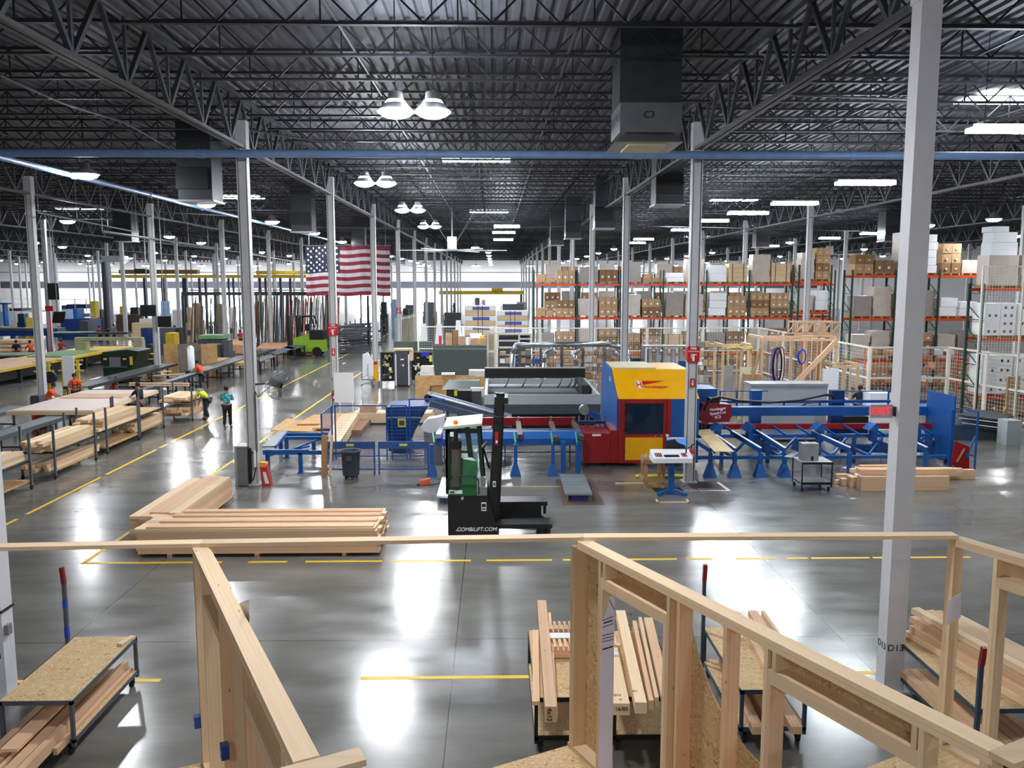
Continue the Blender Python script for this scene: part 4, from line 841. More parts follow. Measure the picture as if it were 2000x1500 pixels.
# bin
bn = thing('trash_can', 'round dark grey plastic trash can on wheels before the low fence', 'trash can', (V(685, 900, 25.4).x, 25.4, 0))
bx = bn.location.x; bg = mat('bin grey', (62, 70, 80), .5)
MB().lathe((bx, 25.4, .12), [(0, 0), (.24, 0), (.25, .02), (.285, .7), (.31, .71), (.315, .78), (.30, .78), (.27, .74), (.22, .05), (0, .05)], 28).build('body', bg, bn, True)
MB().box(bx-.08, 25.05, .62, bx+.08, 25.13, .78).build('handle', bg, bn)
MB().cyl((bx, 25.4, .09), (bx, 25.4, .115), .2, 18).build('dolly', rubber, bn)
for a in range(5): c = (bx+.18*math.cos(a*1.257), 25.4+.18*math.sin(a*1.257)); MB().cyl((c[0]-.015, c[1], .045), (c[0]+.015, c[1], .045), .045, 10).box(c[0]-.01, c[1]-.01, .045, c[0]+.01, c[1]+.01, .09).build('caster', rubber, bn)
# cabinet, fan, bag on the second column
cx = COLS[(0, 1)].location
c = thing('floor_heater', 'tall grey metal box unit in a pale frame left of the second column', 'cabinet', (V(474, 900, 24.5).x, 24.5, 0))
x0, x1, x2 = V(458.5, 900, 24.5).x, V(463, 900, 24.5).x, V(482, 900, 24.5).x; zt = ztop(869, 24.5)
MB().box(x1, 24.5, .02, x2, 25.0, zt-.04).build('front', mat('cabinet mid grey', (112, 116, 118), .5), c); MB().box(x0, 24.47, 0, x1-.002, 25.02, zt).box(x1, 24.47, zt-.038, x2+.02, 25.02, zt).build('frame', alu, c); MB().box(x2+.003, 24.6, .1, x2+.09, 24.95, zt-.1).build('rear_case', black, c)
MB().path([(x2+.1, 24.7, zt-.2), (x2+.2, 24.65, zt-.4), (x2+.22, 24.65, .5), (x2+.14, 24.6, .15)], .015, 6).build('cable', black, c); MB().cyl((x2+.2, 24.62, .55), (x2+.2, 24.62, zt-.15), .04, 10).build('pipe', paper, c)
p = V(519, 920, 24.6); tt = thing('paint_bag', 'red and white printed sack with orange top leaning by the second column', 'sack', (p.x, 24.6, 0))
MB().hexa([(p.x-.1, 24.5, 0), (p.x+.17, 24.5, 0), (p.x+.17, 24.72, 0), (p.x-.1, 24.72, 0)], [(p.x-.16, 24.55, .62), (p.x+.04, 24.55, .62), (p.x+.04, 24.78, .62), (p.x-.16, 24.78, .62)]).build('sack', mat('bag red', (190, 56, 44), .6), tt)
MB().hexa([(p.x-.163, 24.545, .55), (p.x+.05, 24.545, .55), (p.x+.05, 24.79, .55), (p.x-.163, 24.79, .55)], [(p.x-.165, 24.55, .70), (p.x+.03, 24.55, .68), (p.x+.03, 24.78, .68), (p.x-.165, 24.78, .70)]).build('top_flap', mat('bag orange', (240, 150, 30), .6), tt)
MB().hexa([(p.x-.0, 24.49, .08), (p.x+.12, 24.49, .08), (p.x+.12, 24.498, .08), (p.x, 24.498, .08)], [(p.x-.07, 24.52, .42), (p.x+.02, 24.52, .42), (p.x+.02, 24.529, .42), (p.x-.07, 24.529, .42)]).build('print', paper, tt)
fn = V(545, 752, 24.5); F = thing('wall_fan', 'round grey caged fan mounted on the second column', 'fan', fn)
ax = Vector((.75, -.62, -.12)).normalized(); u = ax.cross(Vector((0, 0, 1))).normalized(); v_ = u.cross(ax)
cg = MB(); R0 = .43
for off, rr in ((-.09, R0*.96), (0, R0), (.09, R0*.85), (.12, R0*.45), (-.12, R0*.5)):
    n = 28; pts = [fn+ax*off+(u*math.cos(2*math.pi*i/n)+v_*math.sin(2*math.pi*i/n))*rr for i in range(n+1)]
    for a, b in zip(pts, pts[1:]): cg.bar(a, b, .012)
for i in range(40):
    d = u*math.cos(2*math.pi*i/40)+v_*math.sin(2*math.pi*i/40)
    for pq in ((fn+ax*.13+d*.08, fn+ax*.09+d*R0*.85), (fn+ax*.09+d*R0*.85, fn+d*R0), (fn+d*R0, fn-ax*.09+d*R0*.96), (fn-ax*.09+d*R0*.96, fn-ax*.14+d*.1)): cg.bar(*pq, .006)
cg.build('cage', galv, F)
for i in range(3):
    a = 2*math.pi*i/3+.4; d = u*math.cos(a)+v_*math.sin(a); e = ax.cross(d); MB().prism([fn+d*.06-e*.05, fn+d*.38-e*.1+ax*.05, fn+d*.38+e*.12-ax*.05, fn+d*.06+e*.05], ax*.008).build('blade', mat('blade grey', (120, 124, 126), .4, .3), F)
MB().cyl(fn-ax*.3, fn+ax*.05, .1, 16).build('motor', black, F)
MB().bar(fn-ax*.25, (cx.x+.16, cx.y-.1, fn.z-.0), .05).path([fn-ax*.28, (cx.x+.3, 24.4, fn.z-.35), (cx.x+.17, 24.6, fn.z-.2), (cx.x+.17, 24.6, 1.0)], .012, 6).build('bracket', darkst, F)
# foot pedal
p = G(828, 946); t = thing('foot_pedal', 'small orange foot pedal with black cable on the floor left of the forklift', 'foot pedal', (p.x, p.y, 0))
MB().hexa([(p.x-.13, p.y, 0), (p.x+.18, p.y+.05, 0), (p.x+.18, p.y+.25, 0), (p.x-.13, p.y+.2, 0)], [(p.x-.12, p.y+.02, .1), (p.x+.17, p.y+.06, .15), (p.x+.17, p.y+.24, .15), (p.x-.12, p.y+.18, .1)]).build('housing', mat('pedal orange', (226, 92, 48), .5), t)
MB().path([(p.x-.13, p.y+.05, .02), (p.x-.2, p.y-.12, .012), (p.x-.1, p.y-.2, .012), (p.x+.2, p.y-.1, .012), (p.x+.5, p.y+.1, .012), (p.x+.7, p.y-.5, .012)], .012, 6).build('cable', black, t)
# step plates with a blue scissor base
def lift_plate(c, zt, label, m_, ribs=True):
    t = thing('lift_plate', label, 'lift table', (sum(p.x for p in c)/4, sum(p.y for p in c)/4, 0))
    MB().prism([Vector((p.x, p.y, zt-.05)) for p in c], (0, 0, .05)).build('plate', m_, t)
    xs = [p.x for p in c]; ys = [p.y for p in c]
    if ribs:
        m = MB()
        for i in range(1, 8): f_ = i/8; a = c[0].lerp(c[3], f_); b = c[1].lerp(c[2], f_); m.bar((a.x, a.y, zt+.004), (b.x, b.y, zt+.004), .02, .008)
        m.build('rib', alu, t)
    MB().box(min(xs)+.2, min(ys)+.05, 0.0, max(xs)-.15, max(ys)-.2, zt-.051).build('base', blued, t)
    for x in (min(xs)+.05, max(xs)-.08): MB().box(x, min(ys)+.03, 0, x+.03, min(ys)+.06, zt-.051).build('foot', galv, t)
    return t
lift_plate([G(1104, 964, .22), G(1157, 964, .22), G(1141, 926, .22), G(1093, 926, .22)], .22, 'ribbed grey lift plate on a blue base before the booth', mat('plate grey', (146, 154, 156), .35, .5))
lift_plate([G(853, 968, .22), G(882, 970, .22), G(888, 932, .22), G(863, 932, .22)], .22, 'white lift plate on a blue base left of the forklift', concp, False)
# ------------------------------------------------------------ console
K = thing('control_console', 'white slanted control desk on a blue pedestal with a screen', 'console', (V(1310, 970, 23.2).x, 23.2, 0))
Yk = 23.0; a, b = V(1273, 900, Yk).x, V(1353, 900, Yk).x
zl0, zl1, zt_ = ztop(906, Yk), ztop(897, Yk), ztop(881, 23.6)
x0b, x1b = V(1272, 881, 23.6).x, V(1341, 881, 23.6).x
dk = MB().hexa([(a+.05, Yk, zl0), (b, Yk, zl0), (b, 23.7, zl0), (a+.05, 23.7, zl0)], [(a+.05, Yk, zl1), (b, Yk, zl1), (x1b+.08, 23.7, zt_+.02), (x0b-.02, 23.7, zt_+.02)]); dk.build('desk', paper, K)
sl = (zt_+.02-zl1)/.7
def desk(x0, x1, y0, y1, h=.012): return MB().hexa([(x0, Yk+y0, zl1+sl*y0+.001), (x1, Yk+y0, zl1+sl*y0+.001), (x1, Yk+y1, zl1+sl*y1+.001), (x0, Yk+y1, zl1+sl*y1+.001)], [(x0, Yk+y0, zl1+sl*y0+h), (x1, Yk+y0, zl1+sl*y0+h), (x1, Yk+y1, zl1+sl*y1+h), (x0, Yk+y1, zl1+sl*y1+h)])
xk = V(1297, 892, 23.2).x; desk(xk, xk+.42, .1, .25).build('keyboard', black, K)
for i in range(4):
    for j in range(4): desk(V(1280, 890, 23.2).x+i*.05, V(1280, 890, 23.2).x+i*.05+.03, .12+j*.07, .15+j*.07, .025).build('button', black if (i+j) % 3 else redsign, K)
for i in range(3):
    for j in range(4): desk(V(1332, 890, 23.2).x+i*.05, V(1332, 890, 23.2).x+i*.05+.03, .12+j*.07, .15+j*.07, .025).build('button', black if (i*j) % 3 else redsign, K)
j_ = MB(); xx = V(1341, 885, 23.2).x; j_.cyl((xx, 23.25, zl1+.1), (xx, 23.25, zl1+.22), .02, 8).build('joystick', black, K)
px_ = V(1311, 930, 23.35).x; MB().box(px_-.08, 23.3, .08, px_+.08, 23.42, zl0-.001).build('pedestal', blue, K)
MB().hexa([(px_-.42, 23.1, 0), (px_-.3, 23.1, 0), (px_-.3, 23.3, 0), (px_-.42, 23.3, 0)], [(px_-.42, 23.1, .06), (px_-.3, 23.1, .07), (px_-.3, 23.3, .07), (px_-.42, 23.3, .06)]).bar((px_-.36, 23.2, .05), (px_-.08, 23.34, .12), .12, .05).bar((px_+.36, 23.2, .05), (px_+.08, 23.34, .12), .12, .05).box(px_+.3, 23.1, 0, px_+.42, 23.3, .065).box(px_-.1, 23.25, 0, px_+.1, 23.5, .12).build('foot', blue, K)
Ys_ = 23.85; x0, x1, z0, z1 = V(1301, 868, Ys_).x, V(1341, 868, Ys_).x, ztop(879, Ys_), ztop(855, Ys_)
s = MB().box(x0, Ys_, z0, x1, Ys_+.04, z1).build('screen', black, K)
def emi(name, rgb, e): return mat(name, rgb, .4, emit=e)
MB().box(x0+.01, Ys_-.004, z0+.02, x1-.01, Ys_-.001, z1-.01).build('picture_sky', emi('screen blue', (80, 140, 220), .16), s)
MB().prism([(x0+.01, Ys_-.006, z0+.02), (x1-.01, Ys_-.006, z0+.02), (x1-.05, Ys_-.006, z0+.12), (x1-.25, Ys_-.006, z0+.2), (x0+.25, Ys_-.006, z0+.3), (x0+.01, Ys_-.006, z0+.26)], (0, .001, 0)).build('picture_hill', emi('screen dark', (30, 30, 34), .05), s)
MB().box(x0+.02, Ys_-.004, z1-.03, x1-.02, Ys_-.0065, z1-.012).build('picture_glow', emi('screen peach', (255, 190, 140), .2), s)
MB().box((x0+x1)/2+.05, Ys_+.0, zt_+.0, (x0+x1)/2+.2, Ys_+.12, z0).box(px_-.05, 23.71, zl0, px_+.4, Ys_+.1, zt_).build('screen_stand', black, K)
st = thing('wooden_stand', 'rough wooden stand with tools left of the white console', 'stand', (V(1275, 930, 24.2).x, 24.2, 0))
xa_, xb_ = V(1262, 900, 24).x, V(1296, 900, 24).x
for x in (xa_, xb_):
    for y in (24.0, 24.6): board('leg', (x, y, 0), (x, y, .85), .09, .06, oldw, st)
for z in (.25, .8): board('rail', (xa_-.04, 23.93, z), (xb_+.05, 23.93, z), .04, .12, oldw, st); board('rail', (xa_-.07, 23.96, z), (xa_-.07, 24.66, z), .04, .12, oldw, st)
MB().box(xa_-.05, 23.96, .86, xb_+.06, 24.66, .88).build('top', oldw, st)
t = MB().path([(xa_+.0, 24.1, .9), (xa_+.05, 24.2, .99), (xa_+.2, 24.3, .99), (xa_+.25, 24.4, .9)], .02, 6); tag(t.build('strap_coil', yelm), 'yellow strap coil on the wooden stand', 'strap')
tag(MB().cyl((V(1241, 930, 25.3).x, 25.3, .06), (V(1337, 930, 25.3).x, 25.3, .06), .05, 12).build('yellow_pole', mat('pole yellow', (226, 214, 70), .5)), 'thick yellow pole lying on the floor behind the wooden stand', 'pole')
tag(board('timber_strip', G(1202, 944, .02), G(1262, 944, .02), .05, .03, pine), 'pale wood strip on the floor before the booth door', 'wood strip')
tag(board('timber_strip', G(970, 951, .01), G(1095, 950, .01), .02, .02, tanw), 'long thin strip on the floor between forklift and lift plate', 'wood strip')
tag(MB().path([G(1335, 935, .03), G(1345, 928, .03), G(1340, 945, .03), G(1327, 950, .03), G(1335, 958, .03)], .025, 6).build('grey_hose', galv), 'coiled grey hose on the floor behind the console', 'hose')
tag(MB().box(G(1275, 955).x, 23.6, .001, G(1330, 955).x, 24.0, .012).build('rubber_mat', rubber), 'small black rubber mat under the wooden stand', 'mat'); tag(MB().box(G(1352, 955).x, 24.0, .001, G(1412, 955).x, 24.75, .006).build('rubber_mat', mat('dark floor paint', (52, 52, 54), .5)), 'dark mat inside the hazard tape right of the console', 'mat')
# ------------------------------------------------------------ right outfeed
O = thing('saw_outfeed', 'long blue outfeed frame with sloping white-topped arms right of the booth', 'machine', (11, 27, 0))
def hb(x0, x1, y0, y1, Y, dep, nm, m_, par=O): return MB().fb(x0, y0, x1, y1, Y, dep).build(nm, m_, par)
hb(1412, 1830, 795, 812, 28.2, .35, 'upper_beam', blue); hb(1404, 1832, 782, 787, 29.2, .1, 'cable_rail', blue); hb(1380, 1836, 828, 838, 27.9, .15, 'red_beam', red)
hb(1467, 1487, 763, 865, 29.4, .3, 'post', blue); hb(1623, 1648, 763, 865, 29.4, .3, 'post', blued)
hb(1405, 1500, 763, 765, 29.5, .04, 'top_rail', blue); hb(1648, 1828, 763, 765, 29.5, .04, 'top_rail', blue)
for x in (1405, 1438, 1530, 1734, 1600): hb(x, x+3, 765 if x in (1405, 1438, 1734) else 787, 795, 29.5, .04, 'rail_post', blue)
MB().path([V(1405, 775, 28.9), V(1440, 782, 28.9), V(1500, 786, 28.9), V(1560, 782, 28.9), V(1612, 771, 28.9), V(1626, 772, 28.9), V(1628, 780, 28.9)], .045, 8).build('energy_chain', black, O)
MB().path([V(1565, 795, 28.6), V(1575, 787, 28.6), V(1600, 785, 28.6)], .03, 6).build('energy_chain', black, O)
# saw head
SH = thing('saw_carriage', 'dark red saw carriage lettered in white on the blue beam', 'saw', V(1395, 810, 27.7))
MB().prism([V(x, y, 27.6) for x, y in ((1368, 822), (1366, 808), (1374, 790), (1384, 787), (1426, 790), (1429, 792), (1429, 814), (1424, 824), (1374, 826))], (0, .5, 0)).build('cover', mat('saw red', (128, 18, 28), .4), SH)
MB().fb(1386, 778, 1406, 792, 27.7, .35).path([V(1375, 800, 27.6), V(1382, 786, 27.6), V(1394, 778, 27.6), V(1405, 775, 27.8)], .04, 8).build('drive', black, SH)
a = V(1402, 0, 27.59)
for s_, y in (('Hundegger', 800), ('Speed-Cut', 808), ('SC3', 816)): text(s_, .125, (V(1402, y, 27.59).x, 27.59, ztop(y, 27.59)), paper, SH, rot=(math.pi/2, -.12, 0), offset=.003)
for i in range(4): hb(1355+i*7, 1359+i*7, 828, 846, 27.4, .3, 'clamp_plate', blued)
hb(1350, 1384, 825, 828, 27.35, .06, 'clamp_rail', red); hb(1350, 1360, 844, 848, 27.35, .06, 'clamp_rail', red)
for x in (1404, 1466, 1605, 1710, 1795):
    p = V(x, 835, 27.0); MB().prism([(p.x-.22, 27.0, p.z-.1), (p.x, 27.0, p.z+.12), (p.x+.2, 27.0, p.z+.02), (p.x-.02, 27.0, p.z-.14)], (0, .5, 0)).box(p.x-.04, 27.05, p.z-.5, p.x+.1, 27.4, p.z-.1).build('gripper', blue, O)
# low frame
zlo, zmi = ztop(893, 26.0), ztop(851, 27.3)
MB().box(V(1362, 890, 26).x, 26.0, zlo-.1, V(1850, 890, 26).x, 26.1, zlo).box(V(1362, 850, 27.3).x, 27.3, zmi-.1, V(1855, 850, 27.3).x, 27.4, zmi).box(V(1380, 850, 28.6).x, 28.6, zmi-.35, V(1855, 850, 28.6).x, 28.7, zmi-.22).build('long_beam', blue, O)
MB().fb(1648, 868, 1830, 884, 28.3, .2).build('lower_tray', blue, O)
zar = ztop(882, 25.4)
for i, (xt, yt, xf) in enumerate(((1342, 850, 1388), (1386, 845, 1436), (1428, 845, 1486), (1478, 845, 1533), (1586, 845, 1660), (1790, 868, 1810))):
    p = V(xt, yt, 27.6); q = V(xf, 879, 25.4); q.z = zar
    if i == 5: p = V(1770, 860, 26.6)
    MB().bar(p, q, .07, .14).build('arm', blue, O); MB().bar(p+Vector((0, 0, .085)), q+Vector((0, 0, .085)), .075, .02).build('slide_strip', paper, O)
    x = q.x; m = MB().box(x-.055, 25.35, .0 if i > 3 else .3, x+.055, 25.47, zar-.08)
    if i < 4: m.hexa([(x-.19, 25.22, 0), (x+.19, 25.22, 0), (x+.19, 25.55, 0), (x-.19, 25.55, 0)], [(x-.07, 25.34, .4), (x+.07, 25.34, .4), (x+.07, 25.48, .4), (x-.07, 25.48, .4)])
    else: m.box(x-.1, 25.3, 0, x+.1, 25.5, .02)
    m.build('leg', blue, O)
for x in (1410, 1500, 1600, 1668, 1750, 1850): a = V(x, 870, 27.35).x; MB().box(a-.05, 27.3, 0, a+.05, 27.42, zmi-.1).bar((a, 26.1, zlo-.05), (a, 28.6, zlo-.05), .07, .1).bar((a, 26.2, zlo), (a+.9, 27.3, zmi-.1), .05, .08).bar((a+.1, 28.6, .1), (a-.5, 27.3, .8), .05, .08).build('trestle', blue, O)
for i in range(9): a = V(1440+i*48, 845, 27.2).x; MB().bar((a, 27.25, zmi), (a-.25, 27.9, zmi+.2), .05, .06).build('finger', blue, O)
for i, x in enumerate((1470, 1545, 1700, 1780)): a = V(x, 870, 26.9).x; MB().prism([(a, 26.9, .55), (a+.7, 26.9, .35), (a+.85, 26.9, .55), (a+.15, 26.9, .9)], (0, .06, 0)).build('flap_plate', mat('flap blue', (22, 62, 120), .5), O)
p = [V(1358, 848, 27.3), V(1386, 846, 27.3), G(1434, 884, zar+.12), G(1395, 884, zar+.12)]
tag(MB().prism([p[0]+Vector((0, 0, .12)), p[1]+Vector((0, 0, .12)), p[2]+Vector((0, 0, .02)), p[3]+Vector((0, 0, .02))], (0, 0, .015)).build('plywood_sheet', mat('ply pale', (204, 180, 134), .6)), 'pale plywood sheet lying across the first sloping arms', 'plywood sheet')
# end plate and mesh
xE = V(1864, 850, 26.6).x; xE2 = V(1826, 850, 28.0).x
E_ = thing('end_plate', 'tall blue steel end plate closing the outfeed at the right', 'guard plate', (xE, 27, 0))
MB().prism([(xE, 26.6, .35), (xE, 26.6, ztop(776, 26.6)), (xE-.02, 28.3, ztop(765, 28.3)), (xE-.02, 28.3, .1), (xE-.02, 27.2, .1)], (-.06, 0, 0)).build('plate', blue, E_)
MB().box(xE-.15, 26.55, .0, xE-.05, 26.65, 1.9).box(xE-.07, 28.22, 0, xE, 28.3, 2.0).build('post', blue, E_)
RT = tag(MB().prism([V(x, y, 26.2) for x, y in ((1866, 862), (1893, 872), (1893, 919), (1880, 919), (1858, 908))], (0, .05, 0)).build('red_guard', red), 'dark red sloping guard plate at the foot of the blue end plate', 'guard plate')
tag(board('timber_strip', V(1869, 902, 26.15), V(1884, 876, 26.15), .06, .04, oldw), 'short wood strip leaning on the red guard plate', 'wood strip')
fence_panel((xE+.1, 26.9, 0), (V(1909, 850, 25.9).x, 25.9, 0), .5, ztop(804, 26.2), 'blue wire fence panel right of the blue end plate', mt=blue)
# lumber heap right
gR = 'beams in the heap by the right machine legs'
for i, (x0, x1, Y, z, h, w_, m_) in enumerate(((1683, 1855, 23.55, 0, .42, .3, fir), (1680, 1868, 23.75, .425, .16, .3, fir), (1662, 1690, 24.0, 0, .30, .3, fir), (1645, 1662, 24.2, 0, .2, .2, fir), (1633, 1690, 24.4, .0, .12, .12, fir), (1634, 1664, 24.7, .12, .1, .15, fir), (1662, 1880, 24.55, .3, .12, .14, pine), (1680, 1740, 24.85, .3, .16, .14, fir), (1690, 1905, 24.9, .0, .3, .15, fir))):
    a, b = V(x0, 930, Y).x, V(x1, 930, Y).x; tag(board('lumber_beam', (a, Y+w_/2, z+h/2), (b, Y+w_/2, z+h/2-.0), w_, h-.006, m_), 'thick beam in the low heap below the big near column, %s described from front to back' % ORD[i], 'beam', gR)
# trolley with computer box
Tq = thing('tool_trolley', 'black two-shelf trolley with a computer box, right of the outfeed legs', 'trolley', (V(1592, 950, 23.9).x, 23.9, 0))
x0, x1 = V(1556, 930, 23.9).x, V(1626, 930, 23.5).x; y0, y1 = 23.5, 24.3; zt, zl = .83, .22
for x in (x0, x1-.03):
    for y in (y0, y1-.03): MB().box(x, y, .12, x+.03, y+.03, zt).build('leg', black, Tq)
MB().box(x0, y0, zt, x1, y1, zt+.03).build('top_shelf', mat('shelf grey', (170, 172, 174), .4), Tq); MB().box(x0, y0, zl, x1, y1, zl+.03).build('lower_shelf', darkst, Tq); MB().box(x0-.01, y0-.01, zt-.03, x1+.01, y0, zt+.031).box(x0-.01, y0-.01, zl-.02, x1+.01, y0, zl+.06).build('rim', black, Tq)
for x in (x0+.05, x1-.08):
    for y in (y0+.05, y1-.08): MB().cyl((x-.02, y, .065), (x+.02, y, .065), .065, 12).build('wheel', rubber, Tq)
cb = thing('computer_case', 'grey metal computer case standing on the black trolley', 'computer', (V(1582, 890, 23.8).x, 23.8, zt+.03))
a, b = V(1564, 890, 23.8).x, V(1599, 890, 23.7).x; MB().box(a, 23.7, zt+.031, b, 24.0, zt+.031+.5).build('case', mat('case grey', (150, 152, 154), .4, .3), cb); MB().box(b-.22, 23.69, zt+.032, b-.15, 23.699, zt+.16).build('port', black, cb)
p = V(1548, 892, 24.6); tag(MB().prism([V(1531, 893, 24.5), V(1552, 883, 24.9), V(1561, 886, 24.9), V(1545, 896, 24.5)], (0, 0, .03)).build('grey_tray', galv), 'thin grey tray reaching from the blue legs to the trolley', 'tray')
# grey cabinet behind
Q = thing('switch_cabinet', 'long pale grey switch cabinet behind the blue outfeed', 'cabinet', (V(1540, 850, 31).x, 31, 0))
a, b = V(1466, 790, 31).x, V(1615, 790, 31).x; MB().box(a, 31, .1, b, 31.9, ztop(756, 31)).build('body', grey, Q); MB().box(a-.02, 30.97, ztop(756, 31)+.002, b+.02, 31.93, ztop(752, 31)+.02).build('top', alu, Q); MB().box(a+.1, 31.1, 0, b-.1, 31.8, .099).build('plinth', greyd, Q)
# ------------------------------------------------------------ exit sign and extinguisher signs
xs_, ys_ = COLS[(1, 0)].location.x, Y0
e = thing('exit_sign', 'lit red EXIT sign on the side of the big near column', 'exit sign', (xs_-.3, Y0, V(1722, 805, Y0).z))
a, b = V(1699, 805, Y0).x, V(1744, 805, Y0).x; z0, z1 = V(1722, 816, Y0).z, V(1722, 790, Y0).z
b = xs_-.18
MB().box(a, Y0-.02, z0, b, Y0+.02, z1).build('panel', mat('exit panel', (190, 170, 170), .3), e); MB().box(b+.001, Y0-.05, z0+.03, xs_-.141, Y0+.05, z1-.03).build('mount', darkst, e)
em = mat('exit red', (255, 40, 60), .5, emit=.34)
text('EXIT', .135, ((a+b)/2, Y0-.024, (z0+z1)/2), em, e, offset=.002)
for s in (-1, 1): x = (a+b)/2+s*.165; MB().prism([(x, Y0-.024, (z0+z1)/2-.03), (x+s*.025, Y0-.024, (z0+z1)/2), (x, Y0-.024, (z0+z1)/2+.03)], (0, .002, 0)).build('arrow', em, e)
def fire_sign(k, j, yt, yb, label, arrow=None, ext=None):
    c = COLS[(k, j)].location; Y = c.y-.16; z1 = V(1000, yt, Y).z; z0 = V(1000, yb, Y).z; h = z1-z0; w_ = h*.78
    t = thing('fire_sign', label, 'sign', (c.x, Y, z0), 'fire extinguisher signs'); MB().box(c.x-w_/2, Y-.02, z0, c.x+w_/2, Y, z1).box(c.x-w_/2, Y-.0, z0+.05, c.x-w_/2+.02, Y+.3, z1-.05).build('panel', redsign, t)
    text('FIRE', h*.2, (c.x, Y-.022, z0+h*.86), paper, t, offset=.003); text('EXTINGUISHER', h*.1, (c.x, Y-.022, z0+h*.68), paper, t, offset=.001)
    MB().box(c.x-h*.07, Y-.024, z0+h*.08, c.x+h*.07, Y-.021, z0+h*.42).box(c.x-h*.12, Y-.024, z0+h*.45, c.x+h*.2, Y-.021, z0+h*.51).box(c.x-h*.04, Y-.024, z0+h*.42, c.x+h*.04, Y-.021, z0+h*.45).box(c.x-h*.16, Y-.024, z0+h*.25, c.x-h*.12, Y-.021, z0+h*.5).build('pictogram', paper, t)
    if arrow:
        za, zb = V(1000, arrow[0], Y).z, V(1000, arrow[1], Y).z; s = tag(MB().box(c.x-.07, Y-.008, zb, c.x+.07, Y, za).build('arrow_sign', redsign), 'narrow red arrow sign below the '+label.split(' on the')[0], 'sign'); MB().box(c.x-.015, Y-.012, zb+.1, c.x+.015, Y-.0085, za-.04).prism([(c.x-.045, Y-.012, zb+.12), (c.x, Y-.012, zb+.03), (c.x+.045, Y-.012, zb+.12)], (0, .003, 0)).build('arrow', paper, s)
    if ext:
        za, zb = V(1000, ext[0], Y).z, V(1000, ext[1], Y).z; s = thing('fire_extinguisher', 'red fire extinguisher hanging below the '+label.split(' on the')[0], 'fire extinguisher', (c.x, Y-.1, zb)); hh = (za-zb)
        MB().lathe((c.x, Y-.1, zb), [(0, 0), (.075, 0), (.08, .02), (.08, hh*.55), (.05, hh*.66), (.03, hh*.7), (0, hh*.7)], 16).build('cylinder', redsign, s, True); MB().cyl((c.x, Y-.1, zb+hh*.68), (c.x, Y-.1, zb+hh*.86), .02, 8).bar((c.x-.02, Y-.1, zb+hh*.85), (c.x+.1, Y-.1, zb+hh*.95), .025).path([(c.x, Y-.1, zb+hh*.8), (c.x-.11, Y-.1, zb+hh*.7), (c.x-.1, Y-.1, zb+hh*.3)], .014, 6).build('valve', black, s); MB().box(c.x-.04, Y-.188, zb+hh*.2, c.x+.04, Y-.181, zb+hh*.4).build('label', paper, s); MB().box(c.x-.03, Y-.03, zb+hh*.3, c.x+.03, Y-.001, zb+hh*.5).build('bracket', galv, s)
fire_sign(1, 1, 677, 708, 'right extinguisher sign on the tall column beside the yellow hood', (740, 757), (865, 900))
fire_sign(0, 2, 632, 655, 'left extinguisher sign on the aisle-side column', (680, 693), (757, 781)); fire_sign(0, 4, 600, 612, 'small extinguisher sign far down the aisle line'); fire_sign(0, 3, 612, 612.5, 'x') if False else None
c = COLS[(0, 2)].location
tag(MB().box(c.x+.02, c.y-.35, V(1000, 783, c.y).z, V(691, 750, c.y-.3).x, c.y-.32, V(1000, 727, c.y-.3).z).box(c.x+.25, c.y-.32, 0, c.x+.29, c.y-.28, 1.9).box(c.x+.8, c.y-.32, 0, c.x+.84, c.y-.28, 1.9).build('white_board', concp), 'plain white board on a stand beside the aisle-side column', 'board')
tag(MB().cyl((c.x-.1, c.y-.22, V(1000, 739, c.y).z), (c.x-.1, c.y-.2, V(1000, 739, c.y).z), .06, 14).build('round_gauge', galv), 'small round grey bell on the aisle-side column', 'bell')
# ------------------------------------------------------------ grey trough machine and silver ducts
Tm = thing('plank_trough', 'large open-topped grey trough machine behind the red beam', 'machine', (5, 35, 0))
Yt0, Yt1 = 33.4, 39.2; a, b = V(946, 790, Yt0).x, V(1173, 790, Yt0).x; zt = ztop(771, Yt0); zm = ztop(790, Yt0); zb = ztop(809, Yt0)
MB().box(a, Yt0, zm, b, Yt0+.08, zt).build('front_panel', grey, Tm); MB().box(a, Yt0, zb, b, Yt0+.08, zm-.002).build('front_skirt', greyd, Tm)
MB().box(a+.3, Yt0+.3, 0.0, b-.2, Yt1-.2, zb).build('plinth', black, Tm)
MB().box(a, Yt0+.081, zb, a+.12, Yt1, zt).build('side_panel', grey, Tm); MB().box(b-.12, Yt0+.081, zb, b, Yt1, zt).build('side_panel', grey, Tm); MB().box(a+.121, Yt1-.12, zb, b-.121, Yt1, zt-.02).build('rear_panel', grey, Tm)
MB().box(a+.121, Yt0+.081, zb+.1, b-.121, Yt1-.121, zb+.14).build('floor_plate', greyd, Tm)
MB().box(a-.05, Yt1+.02, zt-.0, b, Yt1+.15, zt+.45).build('backboard', black, Tm); MB().box(a-.05, Yt1+.0, zt+.451, b, Yt1+.17, zt+.5).build('backboard_cap', grey, Tm)
MB().cyl((a+.15, 37.0, zt-.1), (b-.15, 37.0, zt-.1), .09, 12).build('shaft', alu, Tm)
for i, x in enumerate((985, 1018, 1052, 1088, 1108, 1118, 1127)): p = V(x, 765, 37.0); MB().path([(p.x, 36.9, zt-.15), (p.x+.12, 36.7, zt+.05), (p.x+.2, 36.9, zt+.25)], .025, 6).build('hose', black, Tm)
p = V(1142, 760, 36); MB().box(p.x-.2, 35.4, zt-.4, p.x+.15, 38.6, zt+.12).build('drive_unit', darkst, Tm)
